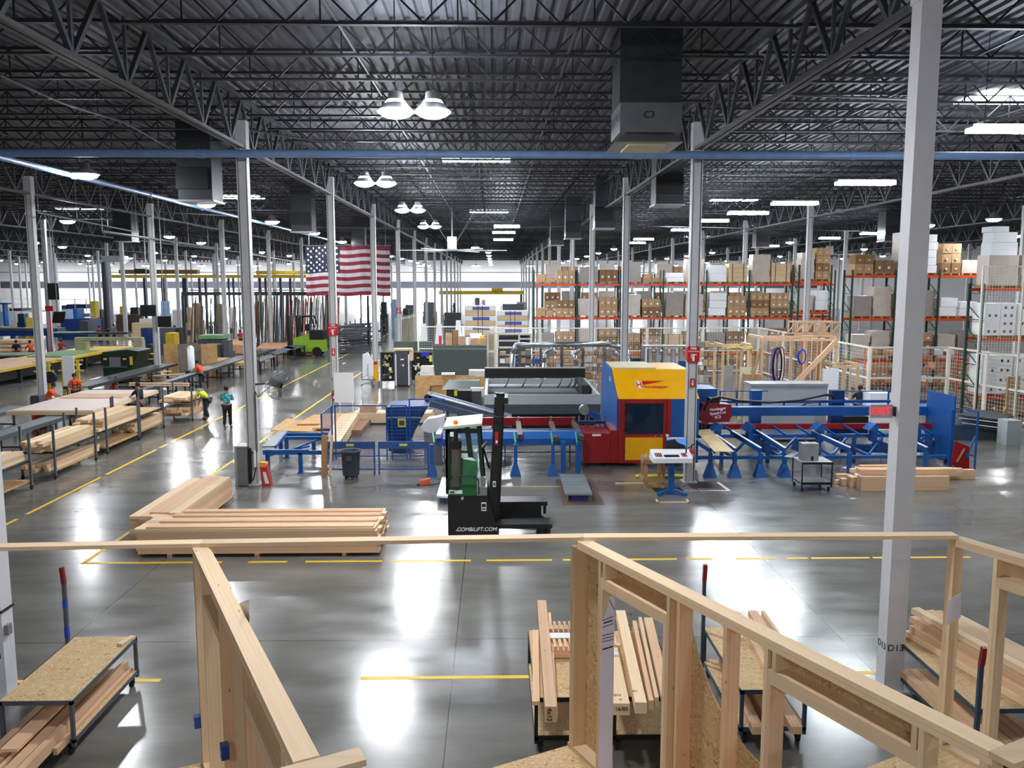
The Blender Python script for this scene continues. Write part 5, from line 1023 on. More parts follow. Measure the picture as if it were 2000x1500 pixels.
def duct(pts, r, label):
    m = MB(); P = [Vector(p) for p in pts]
    for i, (p, q) in enumerate(zip(P, P[1:])): m.cyl(p, q, r, 14)
    for p in P[1:-1]: m.ball(p, r*1.02, 12, 8)
    return tag(m.build('extraction_duct', mat('duct silver', (160, 164, 168), .25, .8), None, True), label, 'duct')
Yd = 41.0
duct([V(1001, 797, Yd), V(1001, 690, Yd), V(1008, 674, Yd), V(1190, 672, Yd), V(1222, 682, Yd+.3), V(1230, 705, Yd+.3), V(1230, 712, Yd+.3)], .13, 'long silver duct arching over the grey trough to the booth')
duct([V(1066, 799, Yd-.5), V(1062, 708, Yd-.5), V(1064, 690, Yd-.5), V(1078, 678, Yd-.3)], .11, 'second silver duct rising from the trough'); duct([V(1122, 799, Yd-.5), V(1126, 715, Yd-.5), V(1122, 692, Yd-.5), V(1132, 680, Yd-.3)], .11, 'third silver duct rising from the trough, nearest the booth')
duct([V(1201, 687, Yd-1), V(1225, 700, Yd-1), V(1228, 722, Yd-1), V(1228, 800, Yd-1)], .13, 'short thick silver duct behind the booth roof')
RK = thing('roller_rack', 'grey rack of upright rolls behind the booth roof', 'rack', (V(1300, 700, 40.5).x, 40.5, 0))
a, b = V(1257, 700, 40.5).x, V(1356, 700, 40.5).x
MB().box(a, 40.5, ztop(679, 40.5), b, 41.3, ztop(676, 40.5)).box(a, 40.5, 0, a+.08, 41.3, ztop(679, 40.5)).box(b-.08, 40.5, 0, b, 41.3, ztop(679, 40.5)).build('frame', galv, RK)
for i in range(6): x = a+.35+i*.38; MB().cyl((x, 40.8, .3), (x, 40.8, ztop(683, 40.5)), .13, 14).build('roll', alu, RK)
tag(MB().fb(1215, 700, 1258, 795, 41.4, .3).build('grey_cupboard', greyd), 'dark grey cabinet between silver duct and rolls', 'cabinet')
# ------------------------------------------------------------ white wire fences
def wf(p, q, zt, label, zmid=True, st=.12):
    t = fence_panel(p, q, .15, zt, label, 'white wire fence panels', mt=white_f, step=.16, hstep=.16, fr=.09, wr=.008)
    return t
white_f = mat('fence cream white', (226, 222, 208), .5, var=.03)
pts = [(V(815, 640, 57).x, 57.0), (V(905, 640, 57).x, 57.0), (V(968, 640, 55.5).x, 55.5), (V(1055, 640, 55).x, 55.0), (V(1160, 640, 55).x, 55), (V(1264, 640, 55).x, 55), (V(1373, 640, 55).x, 55), (V(1483, 640, 55).x, 55.0), (V(1530, 655, 50.5).x, 50.5), (V(1588, 668, 46.5).x, 46.5), (V(1636, 670, 43).x, 43), (V(1699, 678, 39.2).x, 39.2), (V(1775, 678, 39.2).x, 39.2), (V(1855, 678, 39.2).x, 39.2), (V(1928, 689, 36.4).x, 36.4), (V(2020, 705, 33.8).x, 33.8)]
names = ['behind the white trestles', 'before the strapped board bundles', 'just left of the pallet rack', 'before the rack, left end', 'before the rack, second bays', 'before the rack beside the tall column', 'before the rack right of the tall column', 'at the far corner behind the tool frame', 'coming forward behind the tool frame', 'beside the tool frame', 'behind the small wooden crate', 'behind the navy-shirted worker', 'just left of the big near column', 'just right of the big near column', 'at the right edge, nearest']
for i, (p, q) in enumerate(zip(pts, pts[1:])):
    wf((p[0], p[1], 0), (q[0], q[1], 0), 2.95 if i > 8 else 3.0, 'white wire fence panel '+names[i])
# near tall mesh at the right edge
z0, z1 = V(1960, 690, 33.0).z, V(1960, 519, 33.0).z
t = fence_panel((V(1914, 600, 33).x, 33.0, 0), (V(1998, 600, 32.6).x, 32.6, 0), z0, z1, 'tall white mesh screen in front of the white spotted boxes', 'white wire fence panels', mt=white_f, step=.1, hstep=.1, fr=.06, wr=.007)
cm_ = mat('slat cream', (226, 220, 196), .5)
for i, (x, Y, y0, y1) in enumerate(((771, 66, 620, 664), (782, 68, 618, 662), (793, 70, 616, 655), (804, 73, 613, 650), (815, 76, 609, 645))):
    q = V(x, y0, Y); q2 = V(x+11, y0, Y+2); t = thing('slat_screen', 'cream slatted screen along the aisle, %s from the left' % ORD[i], 'screen', (q.x, Y, 0), 'cream slatted screens')
    m = MB()
    for k in range(5): f_ = k/5; x_ = q.x+(q2.x-q.x)*f_; m.box(x_, Y+2*f_, .002, x_+(q2.x-q.x)/7, Y+2*f_+.05, q.z)
    m.build('slats', cm_, t); MB().bar((q.x, Y-.04, q.z-.2), (q2.x, Y+1.96, q.z-.2), .05).bar((q.x, Y-.04, .4), (q2.x, Y+1.96, .4), .05).build('rail', cm_, t)
# ------------------------------------------------------------ pallet racks
crate_n = [0]
def load(kind, x, y, z, w_, h, label, group):
    n = crate_n[0]; crate_n[0] += 1
    t = thing('pallet_load', label, 'pallet load', (x, y, z), group)
    m = MB()
    for k in (-.45, 0, .45): m.box(x+k*w_-.04, y, z, x+k*w_+.04, y+1, z+.1)
    m.box(x-w_/2, y, z+.1, x+w_/2, y+1, z+.13); m.build('pallet', oldw, t)
    z += .131; r = random.Random(n)
    if kind == 'wrap':
        nl = max(2, int(h/.35)); m = MB()
        for l in range(nl): j = r.uniform(-.03, .03); m.box(x-w_/2+.03+j, y+.02, z+h*l/nl+.002, x+w_/2-.03+j, y+.95, z+h*(l+1)/nl)
        m.build('wrapped_boxes', wrap if r.random() < .7 else mat('wrap grey', (150, 142, 136), .3, var=.1), t)
    elif kind == 'box':
        nl = max(1, int(h/.45)); nx = 2 if w_ < 1.1 else 3
        for l in range(nl):
            m = MB()
            for i in range(nx):
                j = r.uniform(0, .04); m.box(x-w_/2+w_*i/nx+.01, y+j, z+h*l/nl+.003, x-w_/2+w_*(i+1)/nx-.01, y+.9, z+h*(l+1)/nl-.01)
            b = m.build('box_layer', card if (l+n) % 3 else cardd, t); 
            m = MB()
            for i in range(nx): xx = x-w_/2+w_*(i+.5)/nx; m.box(xx-.07, y-.012, z+h*(l+.3)/nl, xx+.05, y-.002, z+h*(l+.5)/nl)
            m.build('labels', paper if n % 2 else tanw, b)
    elif kind == 'tan':
        m = MB(); nl = max(2, int(h/.25))
        for l in range(nl): m.box(x-w_/2, y, z+h*l/nl+.002, x+w_/2, y+1, z+h*(l+1)/nl-.01)
        b = m.build('board_bundle', tanw, t); m = MB()
        for k in (-.3, .3): m.box(x+k*w_-.02, y-.008, z, x+k*w_+.02, y-.001, z+h)
        m.build('straps', black, b)
    elif kind == 'white':
        nl = max(2, int(h/.4))
        for l in range(nl):
            j = r.uniform(-.05, .05); MB().box(x-w_/2+.05+j, y+.02, z+h*l/nl+.003, x+w_/2-.05+j, y+.95, z+h*(l+1)/nl-.012).build('white_box', paper, t)
    elif kind == 'spot':
        MB().box(x-w_/2, y, z, x-.01, y+1, z+h).build('spotted_carton', concp, t); MB().box(x+.01, y, z, x+w_/2, y+1, z+h).build('spotted_carton', concp, t)
        m = MB()
        for a in (-.35, -.15, .15, .35):
            for b_ in range(4):
                if (b_+n) % 2 or a > 0: m.box(x+a*w_-.05, y-.01, z+h*(b_+.3)/4, x+a*w_+.05, y-.001, z+h*(b_+.3)/4+.12)
        m.build('dark_prints', greyd, t)
    elif kind == 'low':
        m = MB(); m.box(x-w_/2+.03, y, z, x-.02, y+.9, z+.3).box(x+.02, y, z, x+w_/2-.05, y+.9, z+.28).box(x-w_/2+.1, y+.02, z+.31, x+.1, y+.9, z+.5); m.build('flat_boxes', card, t)
    return t
desc = dict(wrap='shrink-wrapped grey pallet', box='pallet of brown cartons', tan='strapped tan board bundle', white='stack of white boxes', spot='white cartons with dark spots', low='pallet of low flat boxes')
def rack(x0, Y, nb, bw, levels, kinds, name, lab, dep=1.1, ground=None, top=None, backs=True):
    t = thing('pallet_rack', lab, 'pallet rack', (x0, Y, 0))
    H_ = top or levels[-1]+1.0
    for i in range(nb+1):
        x = x0+i*bw; m = MB()
        for dy in (0, dep): m.box(x-.05, Y+dy-.04, 0, x+.05, Y+dy+.04, H_)
        for k in range(int(H_/1.0)): m.bar((x, Y+.04, .3+k), (x, Y+dep-.04, .9+k), .035); m.bar((x, Y+.04, .3+k), (x, Y+dep-.04, .3+k), .035)
        m.build('upright', rackg, t)
        if i < nb:
            for z in levels: MB().box(x+.055, Y-.04, z-.14, x+bw-.055, Y+.03, z-.002).build('beam', orange, t); MB().box(x+.055, Y+dep-.03, z-.14, x+bw-.055, Y+dep+.04, z-.002).build('beam', orange, t)
    lv = ([0.0] if ground else [])+list(levels); ii = 0
    for li, z in enumerate(lv):
        for i in range(nb):
            for s in range(2):
                kd = kinds[li][(2*i+s) % len(kinds[li])]; 
                if not kd: continue
                k_, h = kd; x = x0+bw*(i+.27+.46*s); ln = 'floor' if z == 0 else ('%s shelf' % {len(levels): 'top', 1: 'lowest', 2: 'middle'}.get(li if ground else li+1, 'middle') if (li if ground else li+1) != len(levels) else 'top shelf')
                load(k_, x, Y+.03, z+.002, bw*.43, h, '%s, %s, %s bay, %s side, %s' % (desc[k_], ln, ORD[i], 'left' if s == 0 else 'right', name), 'pallet loads in the '+name)
Yr1 = 56.5; x0 = V(1043, 560, Yr1).x; bw = 2.88
zz = [ztop(690, Yr1), ztop(623, Yr1)+.1, ztop(557, Yr1)+.1]
kt = [('low', .5), ('box', .75), ('wrap', 1.0), ('box', .8), ('wrap', 1.3), ('low', .5), ('white', .6), ('wrap', 1.5), ('white', 1.1), ('tan', 1.2), ('wrap', 1.8), ('tan', 1.25), ('box', 1.2), ('tan', 1.2), ('tan', 1.2), ('wrap', 1.2), ('box', 1.5), ('box', 1.3)]
km = [('low', .5), ('box', 1.0), ('wrap', 1.1), ('box', 1.2), ('wrap', 1.4), ('box', 1.1), ('wrap', 1.5), ('wrap', 1.4), ('white', 1.5), ('box', 1.3), ('box', 1.5), ('box', 1.5), ('wrap', 1.0), ('wrap', .9), ('box', 1.3), ('tan', .8)]
kl = [('wrap', 1.2), ('box', 1.3), ('wrap', 1.5), ('box', 1.5), ('box', 1.2), ('box', 1.5), ('tan', 1.1), ('box', 1.3)]
kg = [('box', 1.1), ('wrap', 1.2), ('wrap', 1.0), ('box', .9), ('box', 1.2)]
rack(x0, Yr1, 7, bw, zz, [kg, kl, km, kt], 'long rack', 'long orange and green pallet rack behind the white fence', ground=True, top=zz[-1]+.9)
Yr2 = 46.5; x0 = V(1664, 560, Yr2).x
zz2 = [ztop(770, Yr2)+.1, ztop(735, Yr2)+.05, ztop(626, Yr2)+.1, ztop(541, Yr2)+.1]
zz2 = [1.6, ztop(626, Yr2)+.1, ztop(541, Yr2)+.1]
rack(x0, Yr2, 3, 2.42, zz2, [[('wrap', 1.0), ('box', 1.0), ('box', 1.1)], [('wrap', 1.3), ('wrap', 1.5), ('wrap', 1.4), ('box', 1.4)], [('wrap', 1.1), ('wrap', 1.6), ('box', 1.2), ('wrap', 1.4), ('white', 1.0), ('white', .8)], [('box', 1.0), ('box', .7), ('wrap', 2.2), ('white', 2.1), ('box', 1.6), ('wrap', .7)]], 'right rack', 'dark green pallet rack crossed by the big near column', ground=True, top=zz2[-1]+.3)
rack(V(1560, 560, 52).x, 52, 1, 2.0, [2.2, 4.1, 6.0], [[('box', 1), None], [('box', 1.2), ('wrap', 1)], [('wrap', .9), ('white', 1.2)], [('wrap', 1.6), ('box', 1.9)]], 'short rack', 'short pallet rack set between the two long ones', ground=True)
Yr3 = 36.8; x0 = V(1921, 560, Yr3).x
zz3 = [.9, ztop(662, Yr3), ztop(563, Yr3)]
rack(x0, Yr3, 1, 3.2, zz3, [[('box', .6), ('box', .6)], [('spot', 1.7), ('spot', 1.7)], [('spot', 1.4), ('spot', 1.4)], [('wrap', 1.3), ('wrap', 1.3)]], 'edge rack', 'pallet rack at the right edge behind the tall mesh', ground=True, top=zz3[-1]+.2)
load('white', V(1940, 500, 40).x+.4, 40, 0, .1, .1, 'x', None) if False else None
t = thing('white_box_stack', 'tall stack of white wrapped boxes on top at the far right', 'boxes', (V(1958, 500, 37.2).x, 37.2, zz3[-1]+1.46))
for i, (xa2, xb2, h0, h1) in enumerate(((1934, 1985, 0, .55), (1936, 1983, .56, 1.0), (1933, 1966, 1.01, 1.25))): MB().box(V(xa2, 480, 37.2).x, 37.1, zz3[-1]+1.44+h0, V(xb2, 480, 37.2).x, 37.9, zz3[-1]+1.44+h1).build('white_box', paper, t)
# hidden second row behind, glimpsed between the loads
rack(V(1060, 560, 66).x, 66, 6, 2.9, [3.7, 5.8], [[('box', 1.3), ('wrap', 1.4)], [('wrap', 1.4), ('box', 1.2), None]], 'rear rack', 'second pallet rack glimpsed behind the long one', top=6.6)
for i in range(6):
    x = V(1945+i*0, 700, 38).x
# small goods shelving
def shelf_unit(x0, x1, Y, z_levels, label, seed, dep=.5, fill=.85, mt=None, boxmat=None, group='goods shelving'):
    t = thing('shelf_unit', label, 'shelving', (x0, Y, 0), group); mt = mt or steelg; r = random.Random(seed)
    for x in (x0, x1-.05):
        for dy in (0, dep): MB().box(x, Y+dy, 0, x+.05, Y+dy+.04, z_levels[-1]+.4).build('post', mt, t)
    for z in z_levels: MB().box(x0, Y, z-.03, x1, Y+dep+.04, z).build('shelf', mt, t)
    for z in z_levels:
        x = x0+.08
        while x < x1-.3:
            w_ = r.uniform(.18, .42); h = r.uniform(.16, .32)
            if r.random() < fill:
                mm = r.choice((card, card, cardd, paper, mat('carton grey', (120, 116, 112), .6), card, mat('carton blue', (40, 70, 150), .5) if r.random() < .3 else card))
                b = MB().box(x, Y+.04, z+.001, min(x+w_, x1-.06), Y+dep-.05, z+h).build('carton', mm); tag(b, 'small carton on the %s' % label.split(',')[0], 'carton', 'cartons on the '+label.split(',')[0])
            x += w_+.03
Ysh = 47.5; n_ = 6; a, b = V(974, 700, Ysh).x, V(1222, 700, Ysh).x
sides = ['left end', 'second from the left', 'third from the left', 'fourth from the left', 'fifth from the left', 'right end']
for i in range(6): shelf_unit(a+(b-a)*i/6, a+(b-a)*(i+1)/6-.03, Ysh, [.5, .95, 1.4, 1.85], 'grey shelf unit behind the ducts, '+sides[i], 100+i)
shelf_unit(V(1362, 700, 46).x, V(1403, 700, 46).x, 46, [.4, .9, 1.4, 1.9, 2.4], 'narrow shelf unit right of the tall column', 120)
for i, (xa_, xb_) in enumerate(((1700, 1770), (1810, 1870), (1870, 1925))): shelf_unit(V(xa_, 740, 42).x, V(xb_, 740, 42).x, 42, [.9, 1.6, 2.3], 'orange shelf unit low behind the white fence, '+['left one', 'middle one', 'right one'][i], 130+i, mt=orange, dep=.8)
# strapped board bundles with printed covers
prp = mat('print violet', (92, 92, 160), .6)
for (xa_, xb_, ys_, nm) in ((908, 968, (597, 617, 636, 656), 'left'), (971, 1031, (607, 626, 641, 660), 'right')):
    for i in range(3):
        Y = 67; a, b = V(xa_, 600, Y).x, V(xb_, 600, Y).x; zt, zb = ztop(ys_[i], Y), ztop(ys_[i+1]-.7, Y); t = thing('board_bundle', 'tan board bundle with white and violet cover, %s pile, %s' % (nm, ['top', 'middle', 'bottom'][i]), 'board bundle', (a, Y, zb), 'strapped board bundles')
        MB().box(a, Y, zb, b, Y+1.3, zt-.36).build('boards', tanw, t); MB().box(a-.01, Y-.02, zt-.359, b+.01, Y+1.32, zt).build('cover', paper, t); w_ = b-a; MB().box(a+w_*.25, Y-.03, zt-.34, a+w_*.8, Y-.021, zt-.08).build('print', prp, t)
        MB().box(a+w_*.42, Y-.04, zb, a+w_*.44, Y-.031, zt).box(a+w_*.56, Y-.04, zb, a+w_*.58, Y-.031, zt).build('strap', black, t)
    tag(MB().box(a+.1, Y+.1, 0, b-.1, Y+1.2, ztop(ys_[3], Y)-.0).build('bearer', oldw), 'wood bearer block under the %s bundle pile' % nm, 'bearer')
# ------------------------------------------------------------ green partitions, desk, cupboards
gp = mat('partition green grey', (78, 88, 84), .75, var=.03)
def partition(x0, x1, y0, Y, label, zb=0.0): 
    t = thing('partition', label, 'partition', (V(x0, y0, Y).x, Y, 0)); a, b = V(x0, y0, Y).x, V(x1, y0, Y).x; z = ztop(y0, Y); MB().box(a, Y, zb, b, Y+.06, z-.04).build('panel', gp, t); MB().box(a, Y-.01, z-.039, b, Y+.07, z).box(b-.03, Y-.011, 0, b, Y+.071, z-.04).build('trim', galv, t)
partition(846, 951, 681, 51.5, 'large grey-green partition panel behind the OSB sheet')
partition(769, 845, 666, 58.0, 'low grey-green partition behind the dark locker'); partition(846, 950, 674, 54.5, 'grey-green partition under the row of brown boxes')
m = thing('tall_locker', 'dark upright machine cabinet with white edge strips', 'cabinet', (V(785, 750, 48).x, 48, 0))
a, b = V(772, 700, 47.9).x, V(799, 700, 47.9).x; MB().box(a+.06, 47.9, .12, b-.06, 48.6, ztop(685, 47.9)).build('body', mat('locker grey', (62, 66, 74), .4), m); MB().box(a, 47.88, .1, a+.058, 47.98, ztop(692, 47.9)).box(b-.058, 47.88, .1, b, 47.98, ztop(692, 47.9)).build('edge_strip', paper, m)
MB().box(a-.1, 47.9, ztop(684.5, 47.9), b+.15, 48.7, ztop(681, 47.9)).box(b+.002, 48.0, 1.5, b+.2, 48.5, ztop(684.6, 47.9)).build('carton_top', tanw, m); MB().box(a+.1, 47.9, 0, b-.1, 48.5, .11).build('base', black, m)
x = (a+b)/2; MB().box(x-.15, 47.88, 1.25, x+.0, 47.895, 1.32).build('red_sticker', redsign, m); MB().box(x-.0, 47.88, 1.2, x+.1, 47.896, 1.3).box(x-.1, 47.88, 1.55, x+.1, 47.896, 1.62).build('white_sticker', paper, m)
def pegboard(x0, x1, Y, label, seed):
    t = thing('tool_rack', label, 'tool rack', (V(x0, 700, Y).x, Y, 0)); a, b = V(x0, 700, Y).x, V(x1, 700, Y).x; zt = ztop(686, Y); MB().box(a, Y, 0, a+.05, Y+.4, zt).box(b-.05, Y, 0, b, Y+.4, zt).box(a, Y, zt-.06, b, Y+.05, zt).build('frame', galv, t); MB().box(a+.051, Y+.2, .25, b-.051, Y+.24, zt-.061).build('board', black, t)
    r = random.Random(seed)
    for i in range(22): x = r.uniform(a+.1, b-.3); z = r.uniform(.4, zt-.35); h = r.uniform(.06, .2); o = MB().box(x, Y+.05, z, x+r.uniform(.08, .2), Y+.199, z+h).build('hung_part', r.choice((paper, greyd, yelm, card, greyd)), t)
pegboard(742, 771, 48.5, 'black pegboard tool rack beside the aisle column', 3); pegboard(802, 846, 49, 'black pegboard tool rack right of the dark locker', 4)
tag(MB().fb(823, 688, 838, 696, 48.6, .3).build('blue_crate', mat('crate blue', (40, 40, 170), .4)), 'bright blue tray high on the right tool rack', 'tray')
tag(MB().cyl((V(841, 700, 48.7).x, 48.7, ztop(706, 48.7)), (V(841, 700, 48.7).x, 48.7, ztop(694, 48.7)), .09, 10).build('yellow_bottle', mat('lime bottle', (214, 224, 40), .4)), 'lime yellow bottle on the right tool rack', 'bottle')
t = thing('wrapped_pile', 'crumpled white wrapped pile before the grey-green partition', 'wrapped goods', (V(833, 730, 46.6).x, 46.6, 0)); 
for i, (z0, z1) in enumerate(((0, .55), (.56, .95), (.96, 1.3))): MB().fb(818+i, 720, 849-i, 735, 46.6, .9); a, b = V(818+i, 720, 46.6).x, V(848-i, 720, 46.6).x; MB().box(a+.02*i, 46.6, z0, b, 47.4, z1).build('wrapped_layer', mat('white wrap', (222, 214, 208), .3), t)
o = thing('osb_fence', 'upright OSB sheet wall behind the green skip', 'OSB panel', (V(880, 760, 42).x, 42, 0)); a, b, c = V(811, 760, 42).x, V(928, 760, 42).x, V(948, 760, 42).x
MB().box(a, 42, 0, b, 42.04, ztop(733, 42)).build('sheet', OSBF, o); MB().box(b+.005, 42, 0, c, 42.04, ztop(735, 42)).build('sheet', OSBF, o); MB().box(a+.1, 42.041, 0, a+.2, 42.6, .08).box(c-.3, 42.041, 0, c-.2, 42.6, .08).build('foot', oldw, o); MB().path([(V(841, 760, 41.95).x, 41.95, 0.0), (V(841, 760, 41.95).x, 41.95, ztop(754, 41.95)), (V(864, 760, 41.95).x, 41.95, ztop(753, 41.95))], .03, 6).build('rust_tube', mat('rust red', (96, 44, 30), .6), o)
s = thing('green_skip', 'dark green lidded skip behind the sloping conveyor', 'skip', (V(905, 790, 38.5).x, 38.5, 0)); a, b = V(872, 780, 38.5).x, V(936, 780, 38.5).x
MB().box(a, 38.5, 0, b, 39.9, ztop(760, 38.5)).build('body', greend, s); MB().prism([(a-.2, 38.4, ztop(760, 38.5)+.002), (b+.1, 38.4, ztop(760, 38.5)+.002), (b, 39.4, ztop(760, 38.5)+.28), (a+.05, 39.4, ztop(760, 38.5)+.28)], (0, .6, 0)).build('lid', greend, s); MB().fb(887, 762, 896, 773, 38.49, .0); MB().box(V(887, 767, 38.4).x, 38.44, ztop(773, 38.4), V(896, 767, 38.4).x, 38.49, ztop(762, 38.4)).build('yellow_sign', mat('label yellow', (220, 210, 60), .5), s)
tag(MB().box(V(893, 780, 36.8).x, 36.8, 0, V(921, 780, 36.8).x, 37.5, ztop(763, 36.8)).build('black_crate', black), 'black plastic crate stacked in front of the green skip', 'crate'); tag(MB().box(V(922, 780, 36.9).x, 36.9, 0, V(940, 780, 36.9).x, 37.6, ztop(764, 36.9)).build('grey_crate', greyd), 'dark grey crate right of the black one', 'crate')
tag(MB().box(V(919, 757, 38.0).x, 38.0, 0, V(945, 757, 38.0).x, 38.38, ztop(758, 38.0)).build('white_box', paper), 'white box top between the dark crates and the trough', 'box')
tag(MB().fb(916, 724, 956, 850, 44, .8).build('clear_bin', mat('clear plastic', (190, 196, 198), .3)), 'pale translucent plastic bin left of the trough', 'bin') ; bpy.data.objects['clear_bin'].location.z -= 0
tag(MB().fb(862, 729, 888, 732.6, 41.9, .4).build('white_lid', paper), 'flat white lid on top of the OSB wall', 'lid')
# white boards on trolley and yellow signs
t = thing('board_trolley', 'white tilted board standing on a wheeled trolley by the aisle', 'trolley', (V(718, 755, 48.5).x, 48.5, 0)); MB().prism([V(x, y, 48.5) for x, y in ((708, 735), (708, 692), (718, 688), (729, 706), (729, 735))], (0, .12, 0)).build('board', concp, t)
a = V(707, 740, 48.4).x; MB().box(a, 48.3, .35, a+.75, 48.9, .42).box(a, 48.3, .42, a+.04, 48.34, 1.4).box(a+.35, 48.3, .42, a+.38, 48.34, 1.3).bar((a-.1, 48.2, .08), (a+.8, 48.2, .35), .04).build('frame', galv, t)
for k in (0, .7): MB().cyl((a+k, 48.2, .06), (a+k+.03, 48.2, .06), .06, 10).build('wheel', rubber, t)
p = V(733, 740, 48.6); t = thing('yellow_barrier', 'yellow folding floor sign with a red top beside the aisle column', 'floor sign', (p.x, 48.6, 0)); MB().hexa([(p.x-.2, 48.6, .25), (p.x+.16, 48.6, .25), (p.x+.16, 48.9, .25), (p.x-.2, 48.9, .25)], [(p.x-.1, 48.6, ztop(712, 48.6)), (p.x+.14, 48.6, ztop(712, 48.6)), (p.x+.14, 48.8, ztop(712, 48.6)), (p.x-.1, 48.8, ztop(712, 48.6))]).build('panel', yellow, t); MB().box(p.x-.08, 48.6, ztop(712, 48.6)+.002, p.x+.13, 48.8, ztop(706, 48.6)).build('cap', redsign, t); MB().box(p.x-.25, 48.6, .0, p.x-.2, 49.1, .26).box(p.x+.16, 48.6, 0, p.x+.21, 49.1, .26).build('foot', galv, t)
# cartons on the partition desk
dk = thing('work_desk', 'dark desk behind the partition carrying brown boxes', 'desk', (V(900, 680, 55).x, 55, 0)); a, b = V(848, 675, 55).x, V(948, 675, 55).x; zd = ztop(674, 55); MB().box(a, 55, zd-.06, b, 56.2, zd-.01).build('top', black, dk)
for x in (a+.1, b-.2): MB().box(x, 55.1, 0, x+.08, 56.1, zd-.061).build('leg', steelg, dk)
for i, (x0_, x1_, y0_, Y, m_, lb) in enumerate(((870, 883, 651, 55.3, card, 'brown carton left on the desk'), (884, 895, 645, 55.4, cardd, 'open brown carton, tallest on the desk'), (896, 908, 657, 55.2, card, 'small brown carton in the middle of the desk'), (919, 935, 661, 55.2, card, 'brown carton right of the white roll'), (936, 949, 661, 55.2, card, 'brown carton at the right end of the desk'), (857, 862, 656, 55.3, redsign, 'small red can on the desk'), (918, 941, 652, 55.8, paper, 'white printed box behind the right cartons'), (937, 946, 656, 55.6, yelm, 'yellow helmet on the right carton'))):
    tag(MB().box(V(x0_, 660, Y).x, Y, zd-.008, V(x1_, 660, Y).x, Y+.4, ztop(y0_, Y)).build('carton' if m_ in (card, cardd) else 'desk_item', m_), lb, 'box')
tag(MB().cyl((V(913, 660, 55.2).x, 55.3, zd-.008), (V(913, 660, 55.2).x, 55.3, ztop(659, 55.2)), .13, 12).build('paper_roll', paper), 'white paper roll standing among the desk cartons', 'roll')
for i, x in enumerate((827, 857, 895)):
    Y = 64; a = V(x-7, 640, Y).x; b = V(x+7, 640, Y).x; t = thing('white_trestle', 'white slanted panel stand, %s from the left behind the fence' % ORD[i], 'stand', (a, Y, 0), 'white panel stands'); zt = ztop(632 if i < 2 else 626, Y)
    for (p, q) in ((a, a+.25), (b, b-.25)): MB().bar((p, Y, .0), (q, Y+.3, zt), .3, .05, up=(0, 1, 0)).build('panel', paper, t)
c_ = mat('window frame cream', (226, 222, 200), .5)
for i, (xa_, xb_, ya_, yb_) in enumerate(((951, 968, 648, 725), (971, 1030, 650, 680), (1012, 1038, 650, 672))):
    Y = 52.5; a, b = V(xa_, 660, Y).x, V(xb_, 660, Y).x; z1, z0 = ztop(ya_, Y), max(0, ztop(yb_, Y)); t = thing('window_unit', 'cream framed window unit standing behind the partition, %s' % ['narrow left one', 'wide middle one', 'small right one'][i], 'window unit', (a, Y-.2*i, z0), 'stored window units'); Y -= .2*i
    MB().box(a, Y, z0, a+.1, Y+.12, z1).box(b-.1, Y, z0, b, Y+.12, z1).box(a+.1, Y, z1-.12, b-.1, Y+.12, z1).box(a+.1, Y, z0, b-.1, Y+.12, z0+.12).box(a+.1, Y, (z0+z1)/2-.05, b-.1, Y+.12, (z0+z1)/2+.05).build('frame', c_, t); MB().box(a+.1, Y+.05, z0+.12, b-.1, Y+.06, z1-.12).build('pane', glassd if i else glassc, t)
    if z0 > .1: MB().box(a+.05, Y+.02, 0, b-.05, Y+.1, z0-.002).build('stand', greyd, t)
# ------------------------------------------------------------ wooden tool frames right of the booth
def wframe(name, label, x0, x1, Y0_, Y1_, zt, studs=3, mt=tanw, xbr=False):
    t = thing(name, label, 'wooden frame', (x0, Y0_, 0))
    for x in (x0, x1):
        for y in (Y0_, Y1_): board('post', (x, y, 0), (x, y, zt), .1, .1, mt, t)
    for y in (Y0_, Y1_):
        for z in (.15, zt+.05): board('rail', (x0-.06, y, z), (x1+.06, y, z), .1, .1, mt, t)
        for i in range(studs): x = x0+(x1-x0)*(i+1)/(studs+1); board('stud', (x, y, .2), (x, y, zt), .05, .09, mt, t)
    for x in (x0, x1): board('rail', (x, Y0_+.05, zt+.15), (x, Y1_-.05, zt+.15), .1, .1, mt, t)
    return t
Yw = 36.5; a, b = V(1488, 700, Yw).x, V(1632, 700, Yw).x; zt = ztop(667, Yw)
wt_ = wframe('timber_hose_stand', 'tall open timber frame hung with coiled hoses', a, b, Yw, Yw+2.0, zt, 4, fir)
for i in range(5): x = a+1.95+i*.26; board('cladding_board', (x, Yw+.6, .2), (x, Yw+.6, zt), .22, .04, oldw, wt_, up=(1, 0, 0))
board('brace', V(1550, 752, Yw-.15), V(1632, 668, Yw-.15), .12, .2, fir, wt_)
m = MB(); zt2 = zt+.0; xa2, xb2 = V(1543, 650, Yw+1).x, V(1632, 650, Yw+1).x
for y in (Yw+.4, Yw+1.3):
    m.box(xa2, y, zt+.22, xb2, y+.06, zt+.3).box(xa2, y, zt+.75, xb2, y+.06, zt+.83)
    for i in range(5): x = xa2+(xb2-xa2)*i/5; m.bar((x, y+.03, zt+.28), (x+.38, y+.03, zt+.78), .05).box(x, y, zt+.28, x+.05, y+.06, zt+.76)
m.build('truss_top', fir, wt_)
hb_ = mat('hose blue', (50, 60, 190), .4)
p = V(1565, 700, Yw-.1)
def ring(cx_, cy_, cz_, rx, rz_, r, mm, label, n=18, k=1):
    m = MB()
    for j in range(k): m.path([(cx_+math.cos(2*math.pi*i/n)*rx*(1-.08*j), cy_-.03*j, cz_+math.sin(2*math.pi*i/n)*rz_*(1-.05*j)) for i in range(n+1)], r, 6)
    tag(m.build('hose_coil', mm), label, 'hose')
